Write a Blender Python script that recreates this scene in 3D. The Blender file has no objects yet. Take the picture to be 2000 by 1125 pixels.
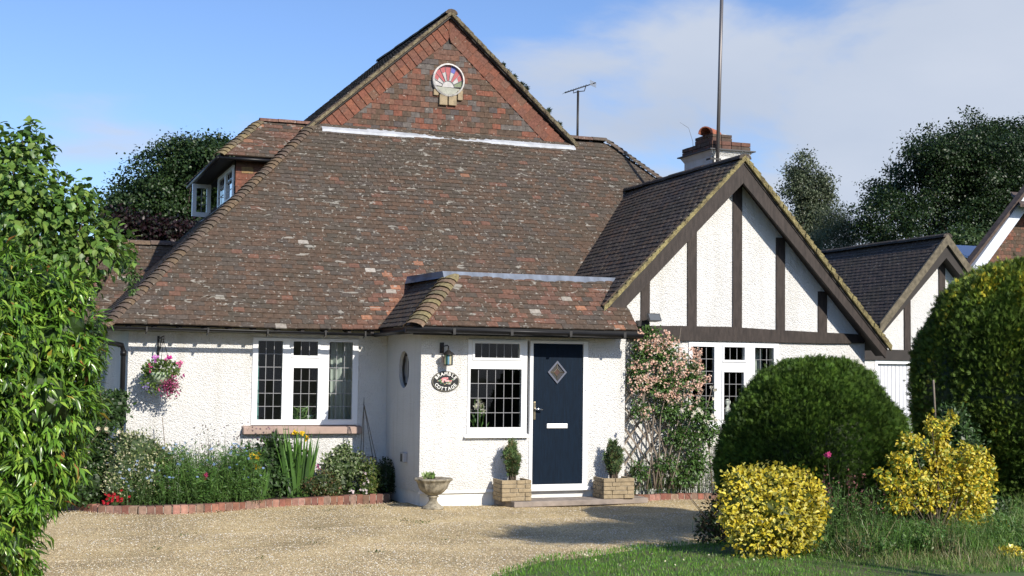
import bpy, math, random
import numpy as np
from mathutils import Matrix, Vector

random.seed(11)
rng = np.random.default_rng(11)
SC = bpy.context.scene
COL = SC.collection
rad = math.radians

# ------------------------------------------------------------------ camera
F, YAW, PITCH, ROLL, EYE = 2600.0, rad(20.65), 155 / 2600.0, 0.0125, 1.95
FW = np.array([math.sin(YAW) * math.cos(PITCH), math.cos(YAW) * math.cos(PITCH), math.sin(PITCH)])
RT = np.array([math.cos(YAW), -math.sin(YAW), 0.0])
UP = np.cross(RT, FW)
R2 = RT * math.cos(ROLL) + UP * math.sin(ROLL)
U2 = -RT * math.sin(ROLL) + UP * math.cos(ROLL)
CAM = np.array([0, 0, EYE])
cam = bpy.data.objects.new('camera', bpy.data.cameras.new('camera'))
COL.objects.link(cam)
cam.matrix_world = Matrix(((R2[0], U2[0], -FW[0], 0), (R2[1], U2[1], -FW[1], 0), (R2[2], U2[2], -FW[2], EYE), (0, 0, 0, 1)))
cam.data.sensor_width = 36
cam.data.lens = F / 2000 * 36
cam.data.clip_start = 0.1
cam.data.clip_end = 2000
SC.camera = cam


def at(u, v, **k):
    """Survey point: where the sight line through (u, v) meets a plane X=, Y= or Z= of the site."""
    d = FW + R2 * (u - 1000) / F - U2 * (v - 562.5) / F
    (a, val), = k.items()
    i = 'XYZ'.index(a)
    return CAM + d * ((val - CAM[i]) / d[i])


# ------------------------------------------------------------------ world
SUN = Vector((0.29, -1.0, 0.62)).normalized()
SUN_EL = math.asin(SUN.z)
world = bpy.data.worlds.new('World')
SC.world = world
world.use_nodes = True
nt = world.node_tree
nt.nodes.clear()


def N(nt, t, **kw):
    n = nt.nodes.new(t)
    for k, v in kw.items():
        if k.startswith('i_'):
            n.inputs[k[2:].replace('_', ' ')].default_value = v
        else:
            setattr(n, k, v)
    return n


sky = N(nt, 'ShaderNodeTexSky', sky_type='NISHITA', sun_disc=False, sun_elevation=SUN_EL,
        sun_rotation=math.atan2(SUN.x, SUN.y), altitude=50, air_density=1.0, dust_density=0.6, ozone_density=1.6)
tc = N(nt, 'ShaderNodeTexCoord')
sep = N(nt, 'ShaderNodeSeparateXYZ')
nt.links.new(tc.outputs['Generated'], sep.inputs[0])
den = N(nt, 'ShaderNodeMath', operation='ADD'); den.inputs[1].default_value = 0.22
nt.links.new(sep.outputs['Z'], den.inputs[0])
dx = N(nt, 'ShaderNodeMath', operation='DIVIDE'); dy = N(nt, 'ShaderNodeMath', operation='DIVIDE')
nt.links.new(sep.outputs['X'], dx.inputs[0]); nt.links.new(den.outputs[0], dx.inputs[1])
nt.links.new(sep.outputs['Y'], dy.inputs[0]); nt.links.new(den.outputs[0], dy.inputs[1])
cb = N(nt, 'ShaderNodeCombineXYZ'); cb.inputs[2].default_value = 3.7
nt.links.new(dx.outputs[0], cb.inputs[0]); nt.links.new(dy.outputs[0], cb.inputs[1])
cn = N(nt, 'ShaderNodeTexNoise'); cn.inputs['Scale'].default_value = 1.5
cn.inputs['Detail'].default_value = 7; cn.inputs['Roughness'].default_value = 0.52; cn.inputs['Distortion'].default_value = 0.3
nt.links.new(cb.outputs[0], cn.inputs['Vector'])
# a cloud bank in the east (+X), low in the sky
bank = N(nt, 'ShaderNodeMath', operation='MULTIPLY_ADD'); bank.inputs[1].default_value = 0.74; bank.inputs[2].default_value = 0.0
nt.links.new(sep.outputs['X'], bank.inputs[0])
hgt = N(nt, 'ShaderNodeMath', operation='MULTIPLY_ADD'); hgt.inputs[1].default_value = -1.58; hgt.inputs[2].default_value = 0.125
nt.links.new(sep.outputs['Z'], hgt.inputs[0])
s1 = N(nt, 'ShaderNodeMath', operation='ADD'); nt.links.new(bank.outputs[0], s1.inputs[0]); nt.links.new(hgt.outputs[0], s1.inputs[1])
s1.use_clamp = False
s2 = N(nt, 'ShaderNodeMath', operation='ADD'); nt.links.new(s1.outputs[0], s2.inputs[0]); nt.links.new(cn.outputs['Fac'], s2.inputs[1])
cr = N(nt, 'ShaderNodeMapRange'); cr.interpolation_type = 'SMOOTHSTEP'
cr.inputs['From Min'].default_value = 0.47; cr.inputs['From Max'].default_value = 0.64
cr.inputs['To Min'].default_value = 0.0; cr.inputs['To Max'].default_value = 0.95
nt.links.new(s2.outputs[0], cr.inputs['Value'])
cn2 = N(nt, 'ShaderNodeTexNoise'); cn2.inputs['Scale'].default_value = 1.6; cn2.inputs['Detail'].default_value = 5
nt.links.new(cb.outputs[0], cn2.inputs['Vector'])
cc = N(nt, 'ShaderNodeMix', data_type='RGBA')
cc.inputs[6].default_value = (2.9, 3.5, 4.6, 1); cc.inputs[7].default_value = (4.9, 5.2, 5.8, 1)
nt.links.new(cn2.outputs['Fac'], cc.inputs[0])
mx = N(nt, 'ShaderNodeMix', data_type='RGBA')
tintsky = N(nt, 'ShaderNodeMix', data_type='RGBA', blend_type='MULTIPLY'); tintsky.inputs[0].default_value = 1
tintsky.inputs[7].default_value = (0.74, 0.86, 1.12, 1)
nt.links.new(sky.outputs[0], tintsky.inputs[6])
nt.links.new(cr.outputs[0], mx.inputs[0]); nt.links.new(tintsky.outputs[2], mx.inputs[6]); nt.links.new(cc.outputs[2], mx.inputs[7])
bg = N(nt, 'ShaderNodeBackground'); bg.inputs['Strength'].default_value = 0.12
nt.links.new(mx.outputs[2], bg.inputs['Color'])
wo = N(nt, 'ShaderNodeOutputWorld')
nt.links.new(bg.outputs[0], wo.inputs[0])

sun = bpy.data.objects.new('sun', bpy.data.lights.new('sun', 'SUN'))
COL.objects.link(sun)
sun.data.energy = 4.6
sun.data.angle = rad(0.53)
sun.data.color = (1.0, 0.93, 0.82)
sun.rotation_euler = SUN.to_track_quat('Z', 'Y').to_euler()
sun.location = (0, 0, 30)

SC.view_settings.view_transform = 'Standard'
SC.view_settings.look = 'None'
SC.view_settings.exposure = 0.32
SC.view_settings.gamma = 1
SC.view_settings.use_curve_mapping = False
SC.render.engine = 'CYCLES'
SC.cycles.max_bounces = 8
SC.cycles.transparent_max_bounces = 16
SC.cycles.caustics_reflective = False
SC.cycles.caustics_refractive = False


# ------------------------------------------------------------------ materials
def mat(name, col=(0.5, 0.5, 0.5), rough=0.6, tint=False, noise=0.0, nscale=5.0, bump=0.0, bscale=30.0, bdist=0.01,
        metal=0.0, spec=0.5, trans=0.0, col2=None, stretch=(1, 1, 1), detail=4, coat=0.0):
    m = bpy.data.materials.new(name)
    m.use_nodes = True
    t = m.node_tree
    p = t.nodes['Principled BSDF']
    out = t.nodes['Material Output']
    geo = N(t, 'ShaderNodeNewGeometry')
    mp = N(t, 'ShaderNodeMapping'); mp.inputs['Scale'].default_value = stretch
    t.links.new(geo.outputs['Position'], mp.inputs['Vector'])
    if tint:
        a = N(t, 'ShaderNodeAttribute', attribute_name='tint')
        src = a.outputs['Color']
    else:
        a = N(t, 'ShaderNodeRGB'); a.outputs[0].default_value = (*col, 1)
        src = a.outputs[0]
    if noise > 0:
        n = N(t, 'ShaderNodeTexNoise'); n.inputs['Scale'].default_value = nscale; n.inputs['Detail'].default_value = detail
        t.links.new(mp.outputs[0], n.inputs['Vector'])
        if col2:
            mxr = N(t, 'ShaderNodeMix', data_type='RGBA')
            r = N(t, 'ShaderNodeMapRange'); r.inputs['From Min'].default_value = 0.5 - 0.5 * noise * 0.6; r.inputs['From Max'].default_value = 0.5 + 0.5 * noise * 0.6
            t.links.new(n.outputs['Fac'], r.inputs['Value']); t.links.new(r.outputs[0], mxr.inputs[0])
            t.links.new(src, mxr.inputs[6]); mxr.inputs[7].default_value = (*col2, 1)
            src = mxr.outputs[2]
        else:
            r = N(t, 'ShaderNodeMapRange'); r.inputs['From Min'].default_value = 0.3; r.inputs['From Max'].default_value = 0.7
            r.inputs['To Min'].default_value = 1 - noise; r.inputs['To Max'].default_value = 1 + noise
            t.links.new(n.outputs['Fac'], r.inputs['Value'])
            ml = N(t, 'ShaderNodeVectorMath', operation='SCALE')
            t.links.new(src, ml.inputs[0]); t.links.new(r.outputs[0], ml.inputs['Scale'])
            src = ml.outputs[0]
    t.links.new(src, p.inputs['Base Color'])
    p.inputs['Roughness'].default_value = rough
    p.inputs['Metallic'].default_value = metal
    p.inputs['Specular IOR Level'].default_value = spec
    p.inputs['Coat Weight'].default_value = coat
    if bump > 0:
        bn = N(t, 'ShaderNodeTexNoise'); bn.inputs['Scale'].default_value = bscale; bn.inputs['Detail'].default_value = 3
        t.links.new(mp.outputs[0], bn.inputs['Vector'])
        b = N(t, 'ShaderNodeBump'); b.inputs['Strength'].default_value = bump; b.inputs['Distance'].default_value = bdist
        t.links.new(bn.outputs['Fac'], b.inputs['Height']); t.links.new(b.outputs[0], p.inputs['Normal'])
    if trans > 0:
        tr = N(t, 'ShaderNodeBsdfTranslucent'); t.links.new(src, tr.inputs['Color'])
        ms = N(t, 'ShaderNodeMixShader'); ms.inputs[0].default_value = trans
        t.links.new(p.outputs[0], ms.inputs[1]); t.links.new(tr.outputs[0], ms.inputs[2])
        t.links.new(ms.outputs[0], out.inputs['Surface'])
    m.diffuse_color = (*col, 1)
    return m


def rough_cast():
    m = mat('roughcast_render', (0.76, 0.755, 0.735), 0.85, noise=0.05, nscale=1.3)
    t = m.node_tree; p = t.nodes['Principled BSDF']
    geo = N(t, 'ShaderNodeNewGeometry')
    v = N(t, 'ShaderNodeTexVoronoi'); v.inputs['Scale'].default_value = 75; v.inputs['Randomness'].default_value = 1
    w = N(t, 'ShaderNodeTexNoise'); w.inputs['Scale'].default_value = 42; w.inputs['Detail'].default_value = 4; w.inputs['Roughness'].default_value = 0.6
    wn = N(t, 'ShaderNodeTexNoise'); wn.inputs['Scale'].default_value = 9
    t.links.new(geo.outputs['Position'], w.inputs['Vector']); t.links.new(geo.outputs['Position'], wn.inputs['Vector'])
    t.links.new(geo.outputs['Position'], v.inputs['Vector'])
    ad = N(t, 'ShaderNodeMath', operation='MULTIPLY_ADD'); ad.inputs[1].default_value = -0.55
    t.links.new(v.outputs['Distance'], ad.inputs[0]); t.links.new(w.outputs['Fac'], ad.inputs[2])
    src = p.inputs['Base Color'].links[0].from_socket
    ms_ = N(t, 'ShaderNodeMapping'); ms_.inputs['Scale'].default_value = (3.2, 3.2, 0.35); t.links.new(geo.outputs['Position'], ms_.inputs[0])
    ns = N(t, 'ShaderNodeTexNoise'); ns.inputs['Scale'].default_value = 1.6; ns.inputs['Detail'].default_value = 6; t.links.new(ms_.outputs[0], ns.inputs['Vector'])
    rs0 = N(t, 'ShaderNodeMapRange'); rs0.inputs['From Min'].default_value = 0.52; rs0.inputs['From Max'].default_value = 0.78; rs0.inputs['To Max'].default_value = 0.42
    t.links.new(ns.outputs['Fac'], rs0.inputs[0])
    sz = N(t, 'ShaderNodeSeparateXYZ'); t.links.new(geo.outputs['Position'], sz.inputs[0])
    zr = N(t, 'ShaderNodeMapRange'); zr.inputs['From Min'].default_value = 0.55; zr.inputs['From Max'].default_value = 0.15; zr.inputs['To Max'].default_value = 0.5
    t.links.new(sz.outputs['Z'], zr.inputs[0])
    zm = N(t, 'ShaderNodeMath', operation='MULTIPLY'); t.links.new(zr.outputs[0], zm.inputs[0]); t.links.new(wn.outputs['Fac'], zm.inputs[1])
    ad2 = N(t, 'ShaderNodeMath', operation='MAXIMUM'); t.links.new(rs0.outputs[0], ad2.inputs[0]); t.links.new(zm.outputs[0], ad2.inputs[1])
    dm = N(t, 'ShaderNodeMix', data_type='RGBA'); dm.inputs[7].default_value = (0.50, 0.48, 0.41, 1)
    t.links.new(ad2.outputs[0], dm.inputs[0]); t.links.new(src, dm.inputs[6]); t.links.new(dm.outputs[2], p.inputs['Base Color'])
    b = N(t, 'ShaderNodeBump'); b.inputs['Strength'].default_value = 0.95; b.inputs['Distance'].default_value = 0.025
    t.links.new(ad.outputs[0], b.inputs['Height']); t.links.new(b.outputs[0], p.inputs['Normal'])
    return m


def tile_mat(name, lichen=0.6, moss=0.3, lsize=6.5):
    """clay tile: tint attribute, fine grain, pale crusty lichen blotches and moss, all fixed to the place"""
    m = mat(name, tint=True, rough=0.85, noise=0.28, nscale=24, bump=0.35, bscale=90, bdist=0.004, spec=0.25)
    t = m.node_tree; p = t.nodes['Principled BSDF']
    src = p.inputs['Base Color'].links[0].from_socket
    geo = N(t, 'ShaderNodeNewGeometry')
    n1 = N(t, 'ShaderNodeTexNoise'); n1.inputs['Scale'].default_value = lsize; n1.inputs['Detail'].default_value = 2.5; n1.inputs['Distortion'].default_value = 0.6
    mp = N(t, 'ShaderNodeMapping'); mp.inputs['Scale'].default_value = (0.8, 1.9, 1.9)
    t.links.new(geo.outputs['Position'], mp.inputs[0]); t.links.new(mp.outputs[0], n1.inputs['Vector'])
    r1 = N(t, 'ShaderNodeMapRange'); r1.interpolation_type = 'SMOOTHSTEP'
    r1.inputs['From Min'].default_value = 0.725 - 0.085 * lichen; r1.inputs['From Max'].default_value = 0.75 - 0.085 * lichen
    r1.inputs['To Max'].default_value = 0.62
    t.links.new(n1.outputs['Fac'], r1.inputs['Value'])
    n2 = N(t, 'ShaderNodeTexNoise'); n2.inputs['Scale'].default_value = 21; n2.inputs['Detail'].default_value = 3
    t.links.new(geo.outputs['Position'], n2.inputs['Vector'])
    r2 = N(t, 'ShaderNodeMapRange'); r2.inputs['From Min'].default_value = 0.65 - 0.035 * lichen; r2.inputs['From Max'].default_value = 0.72; r2.inputs['To Max'].default_value = 0.75
    t.links.new(n2.outputs['Fac'], r2.inputs['Value'])
    mxx = N(t, 'ShaderNodeMath', operation='MAXIMUM'); t.links.new(r1.outputs[0], mxx.inputs[0]); t.links.new(r2.outputs[0], mxx.inputs[1])
    c1 = N(t, 'ShaderNodeMix', data_type='RGBA'); c1.inputs[7].default_value = (0.36, 0.345, 0.30, 1)
    t.links.new(mxx.outputs[0], c1.inputs[0])
    # moss / algae film
    n3 = N(t, 'ShaderNodeTexNoise'); n3.inputs['Scale'].default_value = 1.1; n3.inputs['Detail'].default_value = 6
    t.links.new(geo.outputs['Position'], n3.inputs['Vector'])
    r3 = N(t, 'ShaderNodeMapRange'); r3.inputs['From Min'].default_value = 0.42; r3.inputs['From Max'].default_value = 0.68; r3.inputs['To Max'].default_value = moss
    t.links.new(n3.outputs['Fac'], r3.inputs['Value'])
    c0 = N(t, 'ShaderNodeMix', data_type='RGBA'); c0.inputs[7].default_value = (0.068, 0.058, 0.042, 1)
    t.links.new(r3.outputs[0], c0.inputs[0]); t.links.new(src, c0.inputs[6])
    t.links.new(c0.outputs[2], c1.inputs[6]); t.links.new(c1.outputs[2], p.inputs['Base Color'])
    return m


def glass_mat(name, tintc=(0.9, 0.95, 0.93)):
    m = bpy.data.materials.new(name); m.use_nodes = True; t = m.node_tree
    t.nodes.remove(t.nodes['Principled BSDF'])
    tr = N(t, 'ShaderNodeBsdfTransparent'); tr.inputs[0].default_value = (*tintc, 1)
    gl = N(t, 'ShaderNodeBsdfGlossy'); gl.inputs['Roughness'].default_value = 0.02
    fr = N(t, 'ShaderNodeFresnel'); fr.inputs[0].default_value = 1.5
    mu = N(t, 'ShaderNodeMath', operation='MULTIPLY'); mu.inputs[1].default_value = 1.0
    t.links.new(fr.outputs[0], mu.inputs[0])
    ms = N(t, 'ShaderNodeMixShader'); t.links.new(mu.outputs[0], ms.inputs[0])
    t.links.new(tr.outputs[0], ms.inputs[1]); t.links.new(gl.outputs[0], ms.inputs[2])
    t.links.new(ms.outputs[0], t.nodes['Material Output'].inputs[0])
    return m


MT = {}
MT['render'] = rough_cast()
MT['plinth'] = mat('white_masonry_paint', (0.74, 0.74, 0.71), 0.7, noise=0.12, nscale=4, bump=0.2, bscale=40)
MT['tile'] = tile_mat('clay_roof_tile', 0.8, 0.4)
MT['tile_clean'] = tile_mat('hung_clay_tile', -0.6, 0.1)
MT['tile_dark'] = tile_mat('shade_toned_tile', 0.1, 0.7)  # mossier, darker copy of the roof tile; slope shade put into its colour
MT['moss'] = tile_mat('mossy_hip_tile', -0.2, 0.15)
MT['pvc'] = mat('white_upvc', (0.82, 0.83, 0.84), 0.28, spec=0.5)
MT['glass'] = glass_mat('window_glass')
MT['bright_glass'] = glass_mat('sky_reflecting_glass'); MT['bright_glass'].node_tree.nodes['Fresnel'].inputs[0].default_value = 2.6
MT['lead'] = mat('lead_came', (0.26, 0.26, 0.27), 0.5, metal=0.3)
MT['leadsheet'] = mat('lead_sheet', (0.15, 0.175, 0.22), 0.6, metal=0.1, noise=0.4, nscale=3, stretch=(2.2, 1, 0.5), col2=None, bump=0.15, bscale=12)
MT['leadwhite'] = mat('weathered_lead_flashing', (0.38, 0.40, 0.43), 0.6, noise=0.2, nscale=6, bump=0.3, bscale=10)
MT['black'] = mat('black_gutter_plastic', (0.010, 0.010, 0.011), 0.4, noise=0.2, nscale=7, spec=0.3)
MT['iron'] = mat('black_iron', (0.015, 0.014, 0.013), 0.5, bump=0.1)
MT['timber'] = mat('dark_stained_timber', (0.038, 0.029, 0.025), 0.62, noise=0.35, nscale=9, bump=0.3, bscale=22, stretch=(3, 3, 0.6), spec=0.3)
MT['soffit'] = mat('rafter_timber', (0.025, 0.02, 0.017), 0.7, noise=0.2)
MT['fascia'] = mat('grey_green_paint', (0.30, 0.31, 0.27), 0.75, noise=0.25, nscale=5)
MT['door'] = mat('navy_door', (0.003, 0.010, 0.022), 0.55, spec=0.12, noise=0.25, nscale=14, bump=0.35, bscale=30, bdist=0.004, stretch=(4, 4, 0.35))
MT['chrome'] = mat('polished_chrome', (0.75, 0.75, 0.74), 0.18, metal=1.0)
MT['brass'] = mat('brass_plate', (0.5, 0.42, 0.28), 0.3, metal=1.0)
MT['sill'] = mat('terracotta_sill', (0.36, 0.26, 0.215), 0.7, noise=0.12, nscale=8, bump=0.2)
MT['brick'] = mat('red_brick', tint=True, rough=0.85, noise=0.25, nscale=18, bump=0.5, bscale=60)
MT['stone'] = mat('buff_stone', (0.30, 0.235, 0.145), 0.85, noise=0.22, nscale=14, bump=0.6, bscale=50)
MT['oldstone'] = mat('weathered_cast_stone', (0.36, 0.32, 0.24), 0.9, noise=0.4, nscale=12, bump=0.7, bscale=45, col2=(0.16, 0.14, 0.10))
MT['slab'] = mat('grey_pink_slab', (0.25, 0.21, 0.18), 0.8, noise=0.25, nscale=6, bump=0.4, bscale=50)
MT['soil'] = mat('garden_soil', (0.045, 0.032, 0.022), 0.95, noise=0.4, nscale=14, bump=0.8, bscale=40, bdist=0.03)
MT['mortar'] = mat('mortar', (0.36, 0.33, 0.27), 0.9, noise=0.2, nscale=20, bump=0.4, bscale=50)
MT['verge'] = mat('lichened_mortar_verge', (0.34, 0.29, 0.13), 0.9, noise=0.5, nscale=11, bump=0.8, bscale=40, bdist=0.02, col2=(0.15, 0.12, 0.06))
MT['bark'] = mat('bark', (0.085, 0.065, 0.05), 0.9, noise=0.3, nscale=9, bump=0.8, bscale=25, bdist=0.03, stretch=(1, 1, 0.3))
MT['twig'] = mat('twig', (0.10, 0.075, 0.05), 0.85, noise=0.3, nscale=15)
MT['greenstem'] = mat('green_stem', (0.06, 0.11, 0.03), 0.6, noise=0.2)
MT['leaf'] = mat('leaf', tint=True, rough=0.42, noise=0.18, nscale=2.2, trans=0.28, spec=0.4)
MT['glossleaf'] = mat('glossy_leaf', tint=True, rough=0.27, noise=0.15, nscale=2.5, trans=0.2, spec=0.6)
MT['conifer'] = mat('conifer_foliage', tint=True, rough=0.6, noise=0.25, nscale=3, trans=0.12, spec=0.25)
MT['petal'] = mat('petal', tint=True, rough=0.6, trans=0.25, spec=0.2)
MT['wood'] = mat('grey_wood', (0.2, 0.165, 0.13), 0.85, noise=0.3, nscale=12)
MT['room'] = mat('darkened_room_plaster', (0.035, 0.035, 0.032), 0.9, noise=0.1)  # near-black lining: the dimness indoors is put into its colour
MT['cloth'] = mat('pale_curtain', (0.52, 0.56, 0.52), 0.9, noise=0.08, nscale=12, trans=0.3)
MT['tealcloth'] = mat('teal_curtain', (0.12, 0.26, 0.26), 0.9, noise=0.1, nscale=12)
MT['paint'] = mat('painted_detail', tint=True, rough=0.5)
MT['garagedoor'] = mat('white_garage_door', (0.66, 0.67, 0.70), 0.5, noise=0.04, nscale=2)


# ------------------------------------------------------------------ object helpers
WORLD = {}


def _put(o, parent, M=None):
    M = Matrix.Identity(4) if M is None else M
    COL.objects.link(o)
    if parent is not None:
        o.parent = parent
        o.matrix_local = WORLD[parent.name].inverted() @ M
    else:
        o.matrix_local = M
    WORLD[o.name] = M.copy()
    return o


def tag(o, label=None, cat=None, group=None, kind=None):
    if label: o['label'] = label
    if cat: o['category'] = cat
    if group: o['group'] = group
    if kind: o['kind'] = kind
    return o


def thing(name, label, cat, loc=(0, 0, 0), group=None):
    o = bpy.data.objects.new(name, None)
    o.empty_display_size = 0.2
    _put(o, None, Matrix.Translation(Vector([float(c) for c in loc])))
    return tag(o, label, cat, group)


def link(name, me, parent=None, M=None):
    return _put(bpy.data.objects.new(name, me), parent, M)


class MB:
    """collects polygons; build() links them as one mesh object"""

    def __init__(s):
        s.v = []; s.f = []; s.c = []; s.smooth = []

    def add(s, verts, faces, tint=None, smooth=False):
        b = len(s.v)
        s.v.extend([tuple(map(float, p)) for p in verts])
        s.f.extend([tuple(b + i for i in f) for f in faces])
        s.smooth.extend([smooth] * len(faces))
        t = tint if tint is not None else (0.5, 0.5, 0.5)
        if hasattr(t[0], '__len__'):
            s.c.extend([(*q, 1) for q in t])
        else:
            s.c.extend([(*t, 1)] * len(verts))

    def box(s, x0, x1, y0, y1, z0, z1, tint=None):
        s.add([(x0, y0, z0), (x1, y0, z0), (x1, y1, z0), (x0, y1, z0), (x0, y0, z1), (x1, y0, z1), (x1, y1, z1), (x0, y1, z1)],
              [(0, 3, 2, 1), (4, 5, 6, 7), (0, 1, 5, 4), (1, 2, 6, 5), (2, 3, 7, 6), (3, 0, 4, 7)], tint)

    def hexa(s, p, tint=None):
        """p: 4 bottom then 4 top points, both counter-clockwise from above"""
        s.add(p, [(0, 3, 2, 1), (4, 5, 6, 7), (0, 1, 5, 4), (1, 2, 6, 5), (2, 3, 7, 6), (3, 0, 4, 7)], tint)

    def prism(s, poly, y0, y1, tint=None):
        """poly: (x, z) counter-clockwise seen from -Y, extruded y0..y1"""
        n = len(poly)
        s.add([(x, y0, z) for x, z in poly] + [(x, y1, z) for x, z in poly],
              [tuple(range(n)), tuple(range(2 * n - 1, n - 1, -1))] + [(i, n + i, n + (i + 1) % n, (i + 1) % n) for i in range(n)], tint)

    def slab(s, poly, z0, z1, tint=None):
        """poly: (x, y) counter-clockwise from above"""
        n = len(poly)
        s.add([(x, y, z0) for x, y in poly] + [(x, y, z1) for x, y in poly],
              [tuple(range(n - 1, -1, -1)), tuple(range(n, 2 * n))] + [(i, (i + 1) % n, n + (i + 1) % n, n + i) for i in range(n)], tint)

    def tube(s, pts, r, n=8, tint=None, caps=True):
        pts = [Vector([float(c) for c in p]) for p in pts]
        rs = r if hasattr(r, '__len__') else [r] * len(pts)
        V = []; Fc = []
        prev = None
        for i, p in enumerate(pts):
            d = (pts[min(i + 1, len(pts) - 1)] - pts[max(i - 1, 0)]).normalized()
            a = Vector((0, 0, 1)) if abs(d.z) < 0.9 else Vector((1, 0, 0))
            x = d.cross(a).normalized() if prev is None else (prev - d * prev.dot(d)).normalized()
            prev = x
            y = d.cross(x)
            for k in range(n):
                t = 2 * math.pi * k / n
                V.append(p + (x * math.cos(t) + y * math.sin(t)) * rs[i])
        for i in range(len(pts) - 1):
            for k in range(n):
                a = i * n + k; b = i * n + (k + 1) % n
                Fc.append((a, b, b + n, a + n))
        if caps:
            Fc.append(tuple(range(n - 1, -1, -1))); Fc.append(tuple(range((len(pts) - 1) * n, len(pts) * n)))
        s.add(V, Fc, tint, n > 5)

    def lathe(s, prof, c, n=24, tint=None, wob=None):
        V = []; Fc = []
        for j, (r, z) in enumerate(prof):
            for k in range(n):
                t = 2 * math.pi * k / n
                rr = r * (1 + (wob(t, z) if wob else 0))
                V.append((c[0] + rr * math.cos(t), c[1] + rr * math.sin(t), c[2] + z))
        for j in range(len(prof) - 1):
            for k in range(n):
                a = j * n + k; b = j * n + (k + 1) % n
                Fc.append((a, b, b + n, a + n))
        Fc.append(tuple(range(n - 1, -1, -1))); Fc.append(tuple(range((len(prof) - 1) * n, len(prof) * n)))
        s.add(V, Fc, tint, True)

    def plate(s, x0, x1, z0, z1, y0, y1, holes=(), axis='Y', tint=None):
        """a wall plate y0 (outer) .. y1 with rectangular holes (x0,x1,z0,z1)"""
        xs = sorted({x0, x1, *[q for h in holes for q in h[:2] if x0 < q < x1]})
        zs = sorted({z0, z1, *[q for h in holes for q in h[2:] if z0 < q < z1]})
        solid = {}
        for i in range(len(xs) - 1):
            for j in range(len(zs) - 1):
                cx = (xs[i] + xs[i + 1]) / 2; cz = (zs[j] + zs[j + 1]) / 2
                solid[i, j] = not any(h[0] < cx < h[1] and h[2] < cz < h[3] for h in holes)
        P = (lambda x, y, z: (x, y, z)) if axis == 'Y' else (lambda x, y, z: (y, x, z))
        for (i, j), ok in solid.items():
            if not ok: continue
            a, b, c, d = xs[i], xs[i + 1], zs[j], zs[j + 1]
            s.add([P(a, y0, c), P(b, y0, c), P(b, y0, d), P(a, y0, d)], [(0, 1, 2, 3)], tint)
            s.add([P(a, y1, c), P(b, y1, c), P(b, y1, d), P(a, y1, d)], [(3, 2, 1, 0)], tint)
            if not solid.get((i - 1, j)): s.add([P(a, y0, c), P(a, y0, d), P(a, y1, d), P(a, y1, c)], [(0, 1, 2, 3)], tint)
            if not solid.get((i + 1, j)): s.add([P(b, y0, c), P(b, y0, d), P(b, y1, d), P(b, y1, c)], [(3, 2, 1, 0)], tint)
            if not solid.get((i, j - 1)): s.add([P(a, y0, c), P(b, y0, c), P(b, y1, c), P(a, y1, c)], [(3, 2, 1, 0)], tint)
            if not solid.get((i, j + 1)): s.add([P(a, y0, d), P(b, y0, d), P(b, y1, d), P(a, y1, d)], [(0, 1, 2, 3)], tint)

    def mesh(s, name, m):
        me = bpy.data.meshes.new(name)
        me.from_pydata(s.v, [], s.f)
        at_ = me.attributes.new('tint', 'FLOAT_COLOR', 'POINT')
        at_.data.foreach_set('color', np.array(s.c, dtype=np.float32).ravel())
        me.polygons.foreach_set('use_smooth', s.smooth)
        me.materials.append(MT[m] if isinstance(m, str) else m)
        me.update()
        return me

    def build(s, name, m, parent=None, M=None, bevel=0):
        o = link(name, s.mesh(name, m), parent, M)
        if bevel:
            b = o.modifiers.new('bevel', 'BEVEL'); b.width = bevel; b.segments = 2; b.limit_method = 'ANGLE'; b.angle_limit = rad(40)
        return o


def frame(o, x, y, z):
    """4x4 from origin and axes"""
    return Matrix(((x[0], y[0], z[0], o[0]), (x[1], y[1], z[1], o[1]), (x[2], y[2], z[2], o[2]), (0, 0, 0, 1)))


def jit(c, a=0.12):
    k = 1 + random.uniform(-a, a)
    return tuple(max(0.0, q * k * (1 + random.uniform(-a, a) * 0.35)) for q in c)


# ------------------------------------------------------------------ clay tiles
PAL = {  # linear colours of the clay
    'brown': [(0.091, 0.061, 0.043), (0.086, 0.060, 0.044), (0.098, 0.063, 0.044), (0.081, 0.058, 0.043), (0.102, 0.065, 0.045), (0.092, 0.064, 0.046)],
    'grey': [(0.080, 0.064, 0.052), (0.086, 0.068, 0.055), (0.074, 0.060, 0.050)],
    'red': [(0.140, 0.074, 0.053), (0.155, 0.080, 0.055), (0.128, 0.072, 0.053)],
    'orange': [(0.27, 0.125, 0.075), (0.24, 0.12, 0.075), (0.31, 0.145, 0.085)],
    'blue': [(0.080, 0.067, 0.063), (0.10, 0.083, 0.075), (0.115, 0.10, 0.09)],
    'hung': [(0.175, 0.070, 0.046), (0.155, 0.066, 0.045), (0.19, 0.075, 0.048), (0.15, 0.068, 0.048)],
    'mossy': [(0.072, 0.058, 0.045), (0.078, 0.062, 0.048), (0.066, 0.054, 0.043)],
    'ochre': [(0.30, 0.21, 0.09), (0.22, 0.17, 0.085), (0.26, 0.17, 0.08)],
    'pale': [(0.36, 0.33, 0.29), (0.30, 0.27, 0.23)],
    'dark': [(0.070, 0.055, 0.048), (0.082, 0.062, 0.052), (0.060, 0.049, 0.044)],  # darker clay with the side slopes' shade put in
}
TILE_MESH = {}
TW, TG, TL, TT = 0.165, 0.100, 0.15, 0.016      # width, gauge, length, thickness


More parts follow.
